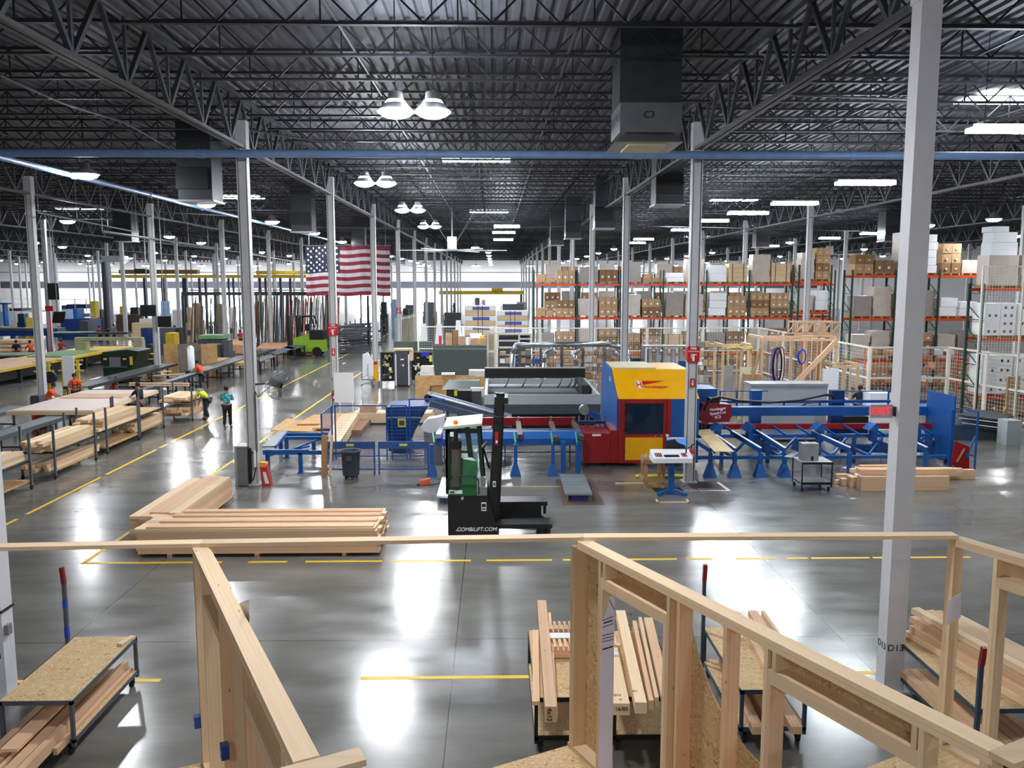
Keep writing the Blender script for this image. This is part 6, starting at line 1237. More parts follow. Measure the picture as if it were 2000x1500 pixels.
ring(p.x, Yw-.15, ztop(697, Yw), .18, .32, .025, hb_, 'blue round hose coil hung on the tool frame', k=3)
p = V(1518, 710, Yw-.15); ring(p.x, Yw-.15, ztop(714, Yw), .2, .78, .04, black, 'black long hose loop hung on the tool frame', k=2); ring(p.x+.14, Yw-.2, ztop(714, Yw), .16, .8, .025, mat('hose maroon', (130, 40, 60), .5), 'maroon long hose loop hung beside the black one'); ring(p.x-.16, Yw-.22, ztop(714, Yw), .14, .75, .02, hb_, 'blue long hose loop left of the black one')
wr_ = wframe('timber_crate', 'pale wooden crate frame with glass hung with yellow straps', V(1412, 700, 37).x, V(1466, 700, 37).x, 37, 38.4, ztop(682, 37), 1)
MB().box(V(1416, 700, 37).x, 37.1, 1.2, V(1434, 700, 37).x, 37.12, 2.3).build('pane', alu, wr_)
MB().path([V(1418, 681, 36.9), V(1440, 678, 36.9), V(1455, 682, 36.9), V(1468, 680, 36.9), V(1470, 690, 36.9)], .04, 6).build('yellow_strap', yelm, wr_)
tag(MB().prism([(V(1444, 720, 36).x, 36, 0), (V(1478, 720, 36).x, 36, 0), (V(1478, 720, 36).x, 36, ztop(718, 36)), (V(1446, 720, 36).x, 36, ztop(718, 36))], (0, .05, 0)).build('pale_panel', cream), 'pale panel leaning in front of the crate frame', 'panel')
tag(MB().fb(1455, 731, 1487, 840, 35.6, .6).build('carton', card), 'brown carton before the pale panel', 'box')
tag(board('leaning_board', V(1466, 752, 35.4), V(1486, 678, 35.9), .1, .06, oldw), 'slim board leaning left of the tool frame', 'board')
cr = wframe('small_crate', 'small open wooden crate with white side behind the worker', V(1632, 720, 35).x+.25, V(1688, 720, 35).x, 35.6, 37.0, ztop(713, 35.6)-.15, 2)
MB().box(V(1611, 740, 35).x, 35.2, .1, V(1642, 740, 35).x, 35.3, ztop(722, 35.2)).build('white_side', concp, cr)
tag(MB().fb(1698, 768, 1740, 860, 33.4, .9).build('workbench', paper), 'pale workbench top behind the outfeed', 'bench'); tag(MB().fb(1640, 814, 1695, 880, 32.7, .6).build('black_case', black), 'flat black case on the bench behind the red beam', 'case')
tag(board('plywood_sheet', (V(1944, 860, 33).x, 32.6, .45), (V(1968, 860, 33).x+.2, 33.6, .45), .05, .9, OSBF), 'plywood sheet leaning low at the right edge', 'plywood sheet')
for i in range(5): tag(MB().prism([V(1870+i*3, 812+i*5, 31), V(1900+i*3, 800+i*5, 33), V(1985, 812+i*5, 33), V(1955, 822+i*5, 31)], (0, 0, .04)).build('sheet_stack', concp if i % 2 else greyd), 'flat sheet in the pile right of the end plate, %s from the top' % ORD[i], 'sheet', 'flat sheets right of the end plate')
tag(MB().box(V(1868, 850, 31).x, 31.2, 0, V(1960, 850, 31).x, 32.8, ztop(836, 31)).build('low_platform', greyd), 'dark base under the flat sheets', 'base')
tag(MB().fb(1965, 735, 1990, 850, 35.0, .1).build('brown_board', card), 'upright brown board behind the fence at the right edge', 'board'); tag(MB().fb(1966, 822, 1995, 885, 30.2, .6).build('grey_case', grey), 'pale grey case at the right edge', 'case')
# pine boards and OSB inside the pen, left
stack((V(690, 820, 35.2).x, 35.2, 0), (1, 0, 0), 3.3, 5, .2, 4, .1, .08, 'pale board in the pile behind the wire pen, lying across', 'boards behind the wire pen lying across', m=(pine, tanw))
pnn, pff = G(665, 860, .5), G(700, 806, .5); stack((pnn.x, pnn.y, 0), (pff-pnn), (pff-pnn).length, 3, .22, 4, .1, .08, 'pale board in the slanting pile behind the wire pen', 'boards behind the wire pen slanting', m=(pine, tanw))
q = V(703, 800, 35.5); tag(MB().box(q.x, 35.4, .482, q.x+.7, 36.0, .75).build('carton', card), 'brown carton lying on the pile behind the wire pen', 'box')
for i, c in enumerate((((528, 842), (560, 819), (650, 829), (640, 846)), ((580, 830), (612, 812), (668, 808), (655, 829)), ((610, 838), (668, 810), (690, 806), (660, 838)))):
    tag(MB().prism([G(x, y, .25+.06*i) for x, y in c], (0, 0, .04)).build('osb_sheet', OSBF), 'OSB sheet lying beside the wire pen, %s from the bottom' % ORD[i], 'OSB sheet', 'OSB sheets beside the pen')
a = G(575, 846, .12); tag(MB().box(a.x-.3, a.y-.05, 0, a.x+2.6, a.y+3.0, .245).build('flat_crate', cardd), 'low brown crate under the OSB sheets', 'crate'); 
# ------------------------------------------------------------ people
def skinmesh(name, verts, edges, m, parent, sub=1):     # verts: list of (Vector, radius)
    o = W(parent); me = bpy.data.meshes.new(name); me.from_pydata([v-o for v, r in verts], edges, []); me.materials.append(m)
    ob = bpy.data.objects.new(name, me); COL.objects.link(ob); ob.parent = parent; WL[ob.name] = o
    sm = ob.modifiers.new('skin', 'SKIN'); sd = me.skin_vertices[0].data if me.skin_vertices else None
    if sd is None:
        import bmesh
        bm = bmesh.new(); bm.from_mesh(me); bm.verts.layers.skin.verify(); bm.to_mesh(me); bm.free(); sd = me.skin_vertices[0].data
    for i, (v, r) in enumerate(verts): sd[i].radius = (r, r); sd[i].use_root = (i == 0)
    sm.use_smooth_shade = True; ss = ob.modifiers.new('sub', 'SUBSURF'); ss.levels = sub; ss.render_levels = sub; return ob
def person(x, y, yaw, label, shirt, pants, lean=0, arms='down', walk=0, h=1.75, hair=hairm, z0=0, extra=None, head=0, sleeves=True):
    t = thing('person', label, 'person', (x, y, z0)); s = h/1.75; R = Matrix.Rotation(yaw, 3, 'Z'); O_ = Vector((x, y, z0))
    T = lambda a, b, c: O_+R@(Vector((a, b, c))*s)
    L_ = math.radians(lean); dr = lambda d, a=0, f=0: T(a, -.08*math.sin(L_)+math.sin(L_)*d+f*math.cos(L_), .95+math.cos(L_)*d-f*math.sin(L_))
    st = walk
    V_ = []; E_ = []
    def add(p, r, par=None): V_.append((p, r*s)); i = len(V_)-1; (E_.append((par, i)) if par is not None else None); return i
    pel = add(dr(0), .13); wai = add(dr(.16), .115, pel); ch = add(dr(.36), .135, wai); nk = add(dr(.52), .05, ch); hl = math.radians(lean*.5+head)
    hb_ = dr(.52); hd = lambda d, f=0: hb_+R@(Vector((0, math.sin(hl)*d+f*math.cos(hl), math.cos(hl)*d-f*math.sin(hl)))*s)
    jaw = add(hd(.08, .015), .068, nk); cr = add(hd(.17, .01), .092, jaw); tp = add(hd(.235, 0), .062, cr)
    legs = []
    for k, sx in enumerate((-1, 1)):
        f = st*(1 if k else -1); hp_ = add(T(sx*.095, -.08*math.sin(L_)-.0, .88), .088, pel); kn = add(T(sx*.10, f*.5+.03, .5), .06, hp_); an = add(T(sx*.105, f-(.05 if f < 0 else 0), .09+(.04 if f < 0 else 0)), .042, kn); to = add(T(sx*.115, f+.15, .035), .033, an); legs.append((hp_, kn, an, to))
    ar = []
    P = {'down': ((.27, -.02, -.26), (.27, .06, -.5)), 'reach': ((.24, .16, -.2), (.18, .38, -.32)), 'folded': ((.26, .08, -.24), (.05, .24, -.2)), 'hip': ((.33, -.06, -.22), (.2, .08, -.4)), 'low': ((.22, .1, -.27), (.16, .16, -.52)), 'up': ((.25, .2, -.1), (.2, .42, .02))}[arms]
    shp = dr(.44)
    for sx in (-1, 1):
        sh = add(dr(.44, sx*.17), .062, ch); e_, h_ = P; el = add(dr(.44)+R@(Vector((sx*e_[0], e_[1], e_[2]))*s), .042, sh); q = dr(.44)+R@(Vector((sx*h_[0], h_[1], h_[2]))*s); wr = add(q, .03, el)
        d = (q-V_[el][0]).normalized(); pm = add(q+d*.06*s, .036, wr); side = R@Vector((sx, 0, 0)); fw = d.cross(side).normalized(); lt = fw.cross(d).normalized()
        for k, (o_, ln) in enumerate(((-.027, .065), (-.009, .08), (.009, .085), (.027, .07))): f1 = add(q+d*(.1+ln*.3)*s+lt*o_*s, .0095, pm); add(q+d*(.1+ln)*s+lt*o_*s+fw*.02*s, .008, f1)
        th_ = add(q+d*.06*s+lt*(-.05 if sx < 0 else .05)*s, .011, wr); add(q+d*.1*s+lt*(-.06 if sx < 0 else .06)*s, .009, th_)
        ar.append((sh, el, wr))
    skinmesh('body', V_, E_, skin_, t)
    G_ = lambda i, r: (V_[i][0], r*s)
    sv = [G_(pel, .155), G_(wai, .14), G_(ch, .16), (dr(.48), .085*s)]; se = [(0, 1), (1, 2), (2, 3)]
    for (sh, el, wr) in ar: sv += [G_(sh, .085), (V_[sh][0].lerp(V_[el][0], .9), .066*s)]; n = len(sv); se += [(2, n-2), (n-2, n-1)]
    skinmesh('shirt', sv, se, shirt, t)
    pv = [G_(pel, .15)]; pe = []
    for (a, b, c, d) in legs: pv += [G_(a, .108), G_(b, .08), G_(c, .064)]; n = len(pv); pe += [(0, n-3), (n-3, n-2), (n-2, n-1)]
    skinmesh('trousers', pv, pe, pants, t)
    for (a, b, c, d) in legs: p, q = V_[c][0], V_[d][0]; f_ = (q-p); f_.z = 0; MB().ball((p+q)/2-Vector((0, 0, .02*s)), .07*s, 12, 8, (.75, .75, .6)).ball(p.lerp(q, .9)-Vector((0, 0, .0)), .05*s, 10, 6, (1, 1, .7)).build('shoe', black, t, True)
    hc = hd(.19, -.012); MB().ball(hc, .104*s, 14, 10, (1, 1, 1.0)).build('hair', hair, t, True)
    for sx in (-1, 1): MB().ball(hd(.135, .088)+R@Vector((sx*.032*s, 0, 0)), .011*s, 8, 6).build('eye', black, t); MB().ball(hd(.12, 0)+R@Vector((sx*.078*s, 0, 0)), .022*s, 8, 6, (.5, 1, 1.3)).build('ear', skin_, t)
    MB().ball(hd(.11, .095), .018*s, 8, 6).build('nose', skin_, t); MB().ball(hd(.075, .083), .02*s, 8, 6, (1.2, .4, .35)).build('mouth', mat('lips', (130, 60, 54), .5), t)
    return t, dr, R, s
org = mat('shirt orange', (240, 84, 36), .8, var=.05); lime = mat('vest lime', (214, 240, 40), .7, var=.05); gsh = mat('shirt grey', (120, 116, 124), .85); khaki = mat('trousers khaki', (110, 96, 84), .85); redsh = mat('shirt red', (170, 40, 56), .8); bluv = mat('vest blue', (80, 130, 210), .8); navy = mat('shirt navy', (24, 30, 60), .85)
teal = bpy.data.materials.new('teal print'); teal.use_nodes = True; nt = teal.node_tree; bs = nt.nodes['Principled BSDF']; bs.inputs['Roughness'].default_value = .8
tc = nt.nodes.new('ShaderNodeTexCoord'); nz = nt.nodes.new('ShaderNodeTexNoise'); nz.inputs['Scale'].default_value = 9; nt.links.new(tc.outputs['Object'], nz.inputs['Vector']); rr = nt.nodes.new('ShaderNodeValToRGB'); rr.color_ramp.interpolation = 'CONSTANT'
rr.color_ramp.elements[0].color = (*lin((30, 120, 140)), 1); rr.color_ramp.elements[1].position = .5; rr.color_ramp.elements[1].color = (*lin((110, 200, 214)), 1); e_ = rr.color_ramp.elements.new(.62); e_.color = (*lin((120, 140, 80)), 1); nt.links.new(nz.outputs['Fac'], rr.inputs[0]); nt.links.new(rr.outputs[0], bs.inputs['Base Color'])
p = G(445, 836); person(p.x, p.y, .1, 'person in a teal patterned shirt and black trousers standing in the aisle, seen from behind', teal, blackc, arms='folded', walk=.08)
p = G(404, 820); t, dr, R, s = person(p.x, p.y, 1.35, 'person in a lime vest bending over a lumber cart by the aisle', lime, denim, lean=48, arms='low', walk=.1)
skinmesh('sleeves', [(dr(.44), .15), (dr(.44, -.17), .09), (dr(.44, -.17)+Vector((-.03, 0, -.22)), .06), (dr(.44, .17), .09), (dr(.44, .17)+Vector((-.03, 0, -.22)), .06)], [(0, 1), (1, 2), (0, 3), (3, 4)], gsh, t)
person(-15.05, 35.9, 1.2, 'person in a black shirt and khaki trousers leaning at the white wall panel', blackc, khaki, lean=12, arms='reach')
person(-19.1, 36.2, -1.2, 'person in an orange shirt bending over the white wall panel, left one', org, blackc, lean=22, arms='reach', head=20)
t, dr, R, s = person(-19.5, 39.4, -2.6, 'person in an orange shirt with black braces and cap behind the wall panel', org, blackc, arms='down')
for a in (-.1, .1): MB().path([dr(.1, a, .13), dr(.3, a, .15), dr(.45, a, .10)], .022, 6).build('brace', black, t)
MB().path([dr(.28, -.12, .15), dr(.28, .12, .15)], .02, 6).build('brace', black, t)
p = V(392, 705, 46.5); person(p.x, 46.5, 1.4, 'person in an orange shirt bending at the grey belt conveyor', org, denim, lean=25, arms='reach')
p = V(750, 640, 87.5); person(p.x, 87.5, 2.6, 'dark-clothed person walking far down the aisle', blackc, blackc, walk=.25, arms='down')
p = V(1672, 790, 34.5); person(p.x, 34.2, 0.1, 'person in a navy shirt with back to us behind the right machine', navy, navy, arms='reach'); 
for x, Y, lab, sh, pa, yw, pose in ((29, 62, 'person in dark clothes standing at the far left table', blackc, blackc, .6, 'down'), (58, 62, 'person in an orange vest beside the leftmost near column', org, blackc, 1, 'reach'), (116, 63, 'person in a dark red shirt working at the green sheet', redsh, denim, 0, 'reach'), (163, 64, 'person in a light blue vest behind the green sheet', bluv, redsh, -1, 'reach'), (195, 82, 'person in a red shirt bending on the plywood table', redsh, blackc, 1, 'low'), (208, 82, 'person in black crouched beside the red shirted one', blackc, blackc, -1, 'low'), (222, 85, 'person in a grey shirt standing on the far plywood floor', gsh, blackc, 0, 'down'), (382, 62, 'person in a dark shirt at the green topped table', gsh, blackc, 1, 'reach'), (342, 115, 'person in orange far away by the crane posts', org, denim, 0, 'down'), (413, 96, 'person in a lime vest by the tall tan stack', lime, blackc, 0, 'down'), (470, 75, 'person in red beside the hanging profiles', redsh, blackc, 1, 'reach'), (68, 98, 'person in orange far left among the blue machines', org, blackc, 0, 'down')):
    p = V(x, 640, Y); person(p.x, Y, yw, lab, sh, pa, arms=pose, lean=15 if pose != 'down' else 0, z0=0)
# ------------------------------------------------------------ flag
Yfl = 62.0; xa_, xb_ = V(597, 530, Yfl).x, V(762, 530, Yfl).x; zt, zb = ztop(481, Yfl), ztop(577, Yfl); FW, FH = xb_-xa_, zt-zb
FL = thing('flag', 'huge American flag hanging between the aisle columns', 'flag', ((xa_+xb_)/2, Yfl, zb))
def wave(x, z): return Yfl+.05*math.sin(x*4.1)+.03*math.sin(x*9+z*1.5)
def cloth(x0, x1, z0, z1, off, n=40):
    m = MB(); P = []
    for i in range(n+1):
        x = x0+(x1-x0)*i/n
        P += [(x, wave(x, z0)+off, z0-.05*math.sin(x*2.2)), (x, wave(x, z1)+off, z1-.05*math.sin(x*2.2))]
    m.add(P, [(2*i, 2*i+2, 2*i+3, 2*i+1) for i in range(n)]); return m
fr_, fw_, fb_ = mat('flag red', (104, 14, 34), .8), mat('flag white', (160, 154, 158), .8, var=.03), mat('flag blue', (12, 15, 38), .8)
for i in range(13): cloth(xa_, xb_, zt-FH*(i+1)/13, zt-FH*i/13, 0).build('stripe', fr_ if i % 2 == 0 else fw_, FL)
cw, chh = FW*.41, FH*7/13; cloth(xa_, xa_+cw, zt-chh, zt, -.03, 24).build('canton', fb_, FL)
m = MB()
for r in range(9):
    for c in range(6 if r % 2 == 0 else 5):
        x = xa_+cw*((c+.5)/6 if r % 2 == 0 else (c+1)/6); z = zt-chh*(r+.7)/9.4-.05*math.sin(x*2.2); pts = []
        for k in range(10): a = math.pi/2+k*math.pi/5; rr = .1 if k % 2 == 0 else .042; pts.append((x+rr*math.cos(a), wave(x, z)-.045, z+rr*math.sin(a)))
        m.add(pts+[(x, wave(x, z)-.045, z)], [(k, (k+1) % 10, 10) for k in range(10)])
m.build('stars', paper, FL); MB().cyl((xa_-.1, Yfl, zt+.04), (xb_+.1, Yfl, zt+.04), .03, 8).cyl((xa_+.3, Yfl, zt+.05), (xa_+.3, Yfl, 11.4), .01, 5).cyl((xb_-.3, Yfl, zt+.05), (xb_-.3, Yfl, 11.4), .01, 5).build('hanging_rod', galv, FL)
# ------------------------------------------------------------ left: lumber carts along the aisle
def tall_cart(x0, y0, x1, y1, label, zs=(.28, .85), hp_=1.65, loads=((3, 2), (4, 2)), seed=0, group_l=''):
    t = thing('lumber_cart', label, 'cart', ((x0+x1)/2, (y0+y1)/2, 0), 'lumber carts along the aisle'); r = random.Random(seed)
    for x in (x0, x1-.06):
        for y in (y0, y1-.06): MB().box(x, y, .12, x+.06, y+.06, hp_).build('post', steelg, t); MB().cyl((x, y+.03, .06), (x+.05, y+.03, .06), .06, 10).build('wheel', rubber, t)
    for z in zs: MB().box(x0+.061, y0, z-.06, x1-.061, y1, z-.02).box(x0+.061, y0+.01, z-.019, x1-.061, y1-.01, z).build('shelf', OSBF if z == zs[0] else darkst, t)
    for li, (z, (nx, nz)) in enumerate(zip(zs, loads)):
        for l in range(nz):
            for i in range(nx):
                wv = (x1-x0-.2)/max(nx, 1); x = x0+.1+wv*(i+.5); a, b = r.uniform(-.5, .1), r.uniform(-.1, .35); hh = .11
                tag(board('lumber_board', (x, y0+a, z+hh*(l+.5)+.004), (x+r.uniform(-.05, .05), y1+b, z+hh*(l+.5)+.004), wv*.92, hh*.95, r.choice((fir, pine, tanw))), 'board on the %s shelf of the %s' % ('lower' if li == 0 else 'upper', group_l), 'lumber', 'boards on the '+group_l)
    return t
tall_cart(-14.4, 21.5, -13.4, 24.3, 'loaded lumber cart at the left edge, nearest of the row', loads=((0, 0), (3, 2)), seed=1, group_l='nearest aisle cart')
tall_cart(-14.4, 25.5, -13.35, 28.2, 'second lumber cart along the aisle, both shelves full of pale boards', loads=((6, 2), (4, 3)), seed=2, group_l='second aisle cart')
tall_cart(-14.5, 29.2, -13.45, 31.9, 'third lumber cart along the aisle, heaped high with an empty low shelf', loads=((0, 0), (3, 4)), seed=3, group_l='third aisle cart')
tall_cart(-14.6, 32.2, -13.55, 34.6, 'fourth lumber cart along the aisle, OSB on top', loads=((4, 3), (0, 0)), seed=4, group_l='fourth aisle cart')
t = tag(MB().box(-14.5, 32.3, .851, -13.65, 34.5, .88).build('osb_sheet', OSB), 'OSB sheet on top of the fourth aisle cart', 'OSB sheet')
tall_cart(-14.4, 36.3, -13.0, 37.8, 'fifth lumber cart, beside the bending person in the lime vest', loads=((5, 3), (4, 2)), seed=5, group_l='fifth aisle cart', hp_=1.5)
# lanes
lane_g = mat('lane grey', (104, 112, 118), .45, .2)
def lane(x0, x1, ya, yb, z, label, mt=None, legs=True, top=None):
    t = thing('conveyor_lane', label, 'conveyor', ((x0+x1)/2, ya, 0), 'long conveyor lanes'); MB().box(x0+.04, ya, z-.05, x1-.04, yb, z-.01).build('bed', top or lane_g, t); MB().box(x0, ya, z-.14, x0+.038, yb, z).box(x1-.038, ya, z-.14, x1, yb, z).build('side_rail', mt or steelg, t)
    y = ya+.3
    while y < yb and legs:
        MB().box(x0, y, 0, x0+.07, y+.07, z-.141).box(x1-.07, y, 0, x1, y+.07, z-.141).box(x0, y, .3, x1, y+.05, .36).build('leg', mt or steelg, t); y += 2.4
    return t
lane(-17.0, -16.25, 19.0, 38.6, .92, 'near grey conveyor lane along the left, running under the white wall panel', mt=None); lane(-19.9, -19.15, 19.0, 34.8, .92, 'second grey conveyor lane left of the near one')
blk = mat('belt black', (46, 50, 54), .4, .2)
lane(-17.0, -16.5, 38.8, 47, .92, 'thin grey conveyor rail beyond the white wall panel', mt=mat('leg navy', (24, 34, 70), .5)); lane(-17.3, -16.2, 47.5, 63, 1.0, 'black belt conveyor behind the bending worker in lime', mt=darkst, top=blk); lane(-20.6, -19.4, 40.5, 52, 1.0, 'long black belt conveyor ending at the orange shirted worker', mt=darkst, top=blk)
pw = mat('panel pink white', (222, 204, 196), .6, var=.04)
wp_ = thing('wall_panel', 'large white faced wall panel lying on the conveyor lanes', 'wall panel', (-17, 35, .93)); a0 = G(62, 802, 1.1); MB().box(-18.5, a0.y+.1, 1.075, -15.35, 38.4, 1.10).build('white_sheet', pw, wp_); MB().box(-18.6, a0.y, .93, -15.3, a0.y+.09, 1.08).box(-18.6, 38.41, .93, -15.3, 38.5, 1.08).build('edge_plate', pine, wp_)
for i in range(9): x = -18.6+i*.40; MB().box(x, a0.y+.091, .93, x+.09, 38.4, 1.074).build('stud', pine, wp_)
tag(MB().box(-18.3, 35.6, 1.101, -15.7, 36.9, 1.13).build('plywood_sheet', mat('pink ply', (214, 168, 134), .6)), 'pink-brown sheet lying on the white wall panel', 'plywood sheet')
for i in range(2): a, b = V(253, 748+i*4, 38.9), V(369, 749+i*4, 38.7); tag(board('lumber_board', a, b, .12, .05, fir), 'long board carried across the conveyor rail, %s one' % ('upper' if i == 0 else 'lower'), 'lumber', 'carried boards')
o = thing('nail_station', 'orange and white tool box stand left of the wall panel', 'tool', (V(69, 790, 35).x, 35, 0)); a, b = V(60, 790, 35).x, V(77, 790, 35).x; MB().box(a, 35, 0, b, 35.5, ztop(798, 35)).build('box', mat('shirt orange', (240, 84, 36), .8), o); MB().box(a, 35, ztop(798, 35)+.002, b, 35.5, ztop(770, 35)).build('head', greyd, o); MB().box(a-.15, 35.1, ztop(795, 35), a-.01, 35.4, ztop(773, 35)).build('side_tank', paper, o)
t = thing('metal_bench', 'pale metal bench at the far left behind the lanes', 'bench', (-21.5, 35, 0)); MB().box(-23.5, 34.6, .92, -20.5, 35.2, .97).build('top', galv, t)
for x in (-23.3, -20.6): MB().box(x, 34.7, 0, x+.06, 35.1, .919).build('leg', galv, t)
# yellow racks, dumpster, posts
def yrack(px0, px1, Y, z1, label, seed):
    t = thing('yellow_rack', label, 'rack', (V(px0, 750, Y).x, Y, 0)); a, b = V(px0, 750, Y).x, V(px1, 750, Y).x; r = random.Random(seed)
    for x in (a, b): MB().box(x-.06, Y, .15, x+.06, Y+.12, z1).build('post', yelm, t)
    for z in (.25, z1*.5, z1*.75, z1): MB().box(a-.25, Y+.02, z-.06, b+.25, Y+.14, z).build('rail', yelm, t)
    for i in range(6): z = .3+i*z1*.14; MB().box(a+r.uniform(0, .3), Y+.15, z, b-r.uniform(0, .3), Y+.7, z+.06).build('held_piece', r.choice((tanw, cream, greyd)), t)
    for x in (a, b): MB().cyl((x-.04, Y+.06, .075), (x+.04, Y+.06, .075), .075, 10).build('wheel', rubber, t)
    return t
yrack(76, 95, 43.5, 1.9, 'yellow wheeled rack left of the near left column base', 11); t = yrack(124, 153, 42.5, 2.1, 'yellow wheeled rack with a white sheet behind the workers in orange', 12)
MB().box(V(125, 740, 42.4).x, 42.3, .8, V(148, 740, 42.4).x, 42.36, 2.3).build('white_sheet', concp, t); q = V(99, 737, 42.6); MB().cyl((q.x, 42.5, q.z), (q.x, 42.7, q.z), .3, 18).build('fan_wheel', darkst, t)
d = thing('dumpster', 'dark green dumpster with a white panel, left of centre back', 'dumpster', (V(230, 748, 50).x, 50, 0)); a, b, c = V(202, 730, 50).x, V(250, 730, 50).x, V(272, 730, 50).x
MB().prism([(a, 50, .1), (b, 50, .1), (c-.5, 50, .6), (c, 50, 1.9), (b, 50, 2.0), (a, 50, 1.85)], (0, 2, 0)).build('body', greend, d); MB().box(a+.4, 49.97, 1.0, a+1.05, 49.995, 1.55).build('white_panel', galv, d); MB().box(a+.05, 49.97, 1.4, a+.25, 49.995, 1.5).box(b-.25, 49.97, 1.4, b-.05, 49.995, 1.5).box(b+.15, 49.97, 1.1, b+.32, 49.995, 1.6).build('yellow_label', yelm, d); MB().box(a-.05, 49.95, .95, b, 49.969, 1.02).build('rib', steelg, d); MB().box(a+.1, 50.1, 0, a+.3, 51.9, .099).box(b-.3, 50.1, 0, b-.1, 51.9, .099).build('skid', greend, d)
d = thing('yellow_railing', 'yellow pipe railing frame above the dumpster', 'railing', (V(275, 700, 52.5).x, 52.5, 0)); a, b = V(249, 700, 52.5).x, V(302, 700, 52.5).x; MB().path([(a, 52.5, 0), (a, 52.5, ztop(690, 52.5)), (b, 52.5, ztop(690, 52.5)), (b, 52.5, 0)], .05, 6).bar((a, 52.5, ztop(700, 52.5)), (b, 52.5, ztop(700, 52.5)), .06).build('frame', yelm, d)
p = V(224, 757, 44); t = thing('paddle_sign', 'orange square marker on a grey tilted stand before the dumpster', 'marker', (p.x, 44, 0)); MB().bar((p.x+.1, 44, 0), (p.x+.1, 44, p.z+.6), .12).hexa([(p.x-.2, 43.9, p.z+.5), (p.x+.2, 43.9, p.z+.3), (p.x+.3, 44.2, p.z+.34), (p.x-.1, 44.2, p.z+.54)], [(p.x-.2, 43.9, p.z+.56), (p.x+.2, 43.9, p.z+.36), (p.x+.3, 44.2, p.z+.4), (p.x-.1, 44.2, p.z+.6)]).build('stand', steelg, t); MB().prism([(p.x-.22, 43.85, p.z), (p.x, 43.85, p.z-.2), (p.x+.22, 43.85, p.z+.05), (p.x, 43.85, p.z+.25)], (0, .03, 0)).build('marker', org, t)
# big lumber table and gantry
T = thing('lumber_table', 'long yellow-edged table covered with pink boards and a green sheet, left', 'table', (-29.5, 50, 0))
MB().box(-31.6, 44, .86, -27.9, 66, .98).build('table_top', yelm, T); MB().box(-31.4, 44.2, .3, -28.2, 65.5, .859).build('underframe', black, T)
for i in range(8): MB().box(-28.3, 45+i*2.7, 0, -28.1, 45.2+i*2.7, .859).build('leg', darkst, T)
for i in range(11): tag(board('lumber_board', (-31.35+i*.33, 44.1+random.uniform(0, .4), 1.02), (-31.35+i*.33, 55+random.uniform(-.6, .6), 1.02), .32, .07, fir), 'pink board lying flat on the long left table', 'lumber', 'boards on the long left table')
tag(MB().box(-31.0, 56.5, .985, -28.6, 61.5, 1.05).build('green_sheet', olive), 'green sheathing sheet on the long left table', 'sheathing sheet')
g = thing('gantry_bridge', 'pale olive gantry bridge across the green sheathing sheet', 'gantry', (-28, 62, 0)); gm_ = mat('gantry olive', (176, 178, 140), .5); a, b = V(146, 670, 62).x, V(277, 670, 62).x
MB().box(a, 62, ztop(664, 62), b, 62.5, ztop(658, 62)).build('beam', gm_, g); MB().box(a, 62, 0, a+.8, 62.6, ztop(664.2, 62)).box(b-.6, 62, 0, b, 62.6, ztop(664.2, 62)).build('end_frame', gm_, g); MB().box(a+.5, 61.9, ztop(664, 62)+.45, b-1, 62.4, ztop(664, 62)+.6).build('carriage', greyd, g)
T = thing('lumber_table', 'sage green topped table at the far left edge', 'table', (-36, 58, 0)); MB().box(V(-20, 690, 58).x, 58, .9, V(48, 690, 58).x, 60.5, 1.0).build('table_top', mat('table sage', (124, 138, 118), .7), T); MB().box(V(-20, 690, 58).x, 58.3, 0, V(48, 690, 58).x-.2, 60.3, .899).build('underframe', greyd, T)
for i in range(5): tag(MB().box(V(-10, 650, 66).x, 66, .3*i, V(42, 650, 66).x, 68, .3*i+.24).build('board_bundle', tanw if i % 2 else fir), 'flat board bundle in the pile at the left edge, layer %d up' % (i+1), 'board bundle', 'board bundles at the left edge')
# blue machines far left
def blk_machine(name, label, parts, cat='machine'):
    t = thing(name, label, cat, (V(parts[0][1], 640, parts[0][5]).x, parts[0][5], 0))
    for nm, x0_, x1_, y0_, y1_, Y, dep, m_ in parts: a, b = V(x0_, y0_, Y).x, V(x1_, y0_, Y).x; MB().box(a, Y, max(0, ztop(y1_, Y)), b, Y+dep, ztop(y0_, Y)).build(nm, m_, t)
    return t
blk_machine('blue_line', 'long deep blue conveyor line at the far left', [('beam', 0-60, 112, 645, 655, 70, 1.5, blued), ('leg', 20, 26, 655, 720, 70, .3, blued), ('leg', 90, 96, 655, 720, 70, .3, blued), ('top', -60, 112, 640, 644.5, 70.1, 1.3, greyd)])
blk_machine('blue_line', 'second deep blue conveyor line behind the red shirted worker', [('beam', 98, 172, 650, 658, 66, 1.2, blued), ('leg', 160, 165, 658, 720, 66, .3, blued), ('top', 98, 172, 648, 649.8, 66, 1.2, olive)])
t = thing('roller_line', 'long slanting grey and blue roller line across the left background', 'conveyor', (-50, 84, 0)); P = [G(78, 643, 1.2), G(290, 610, 1.2), G(292, 605, 1.2), G(78, 634, 1.2)]; MB().prism(P, (0, 0, -.12)).build('bed', lane_g, t); MB().prism([P[0]-Vector((0, 0, .121)), P[1]-Vector((0, 0, .121)), P[2]-Vector((0, 0, .121)), P[3]-Vector((0, 0, .121))], (0, 0, -.5)).build('side_beam', blued, t)
for f_ in (.1, .35, .6, .9): q = P[0].lerp(P[1], f_); MB().box(q.x, q.y, 0, q.x+.3, q.y+.3, .57).build('leg', blued, t)
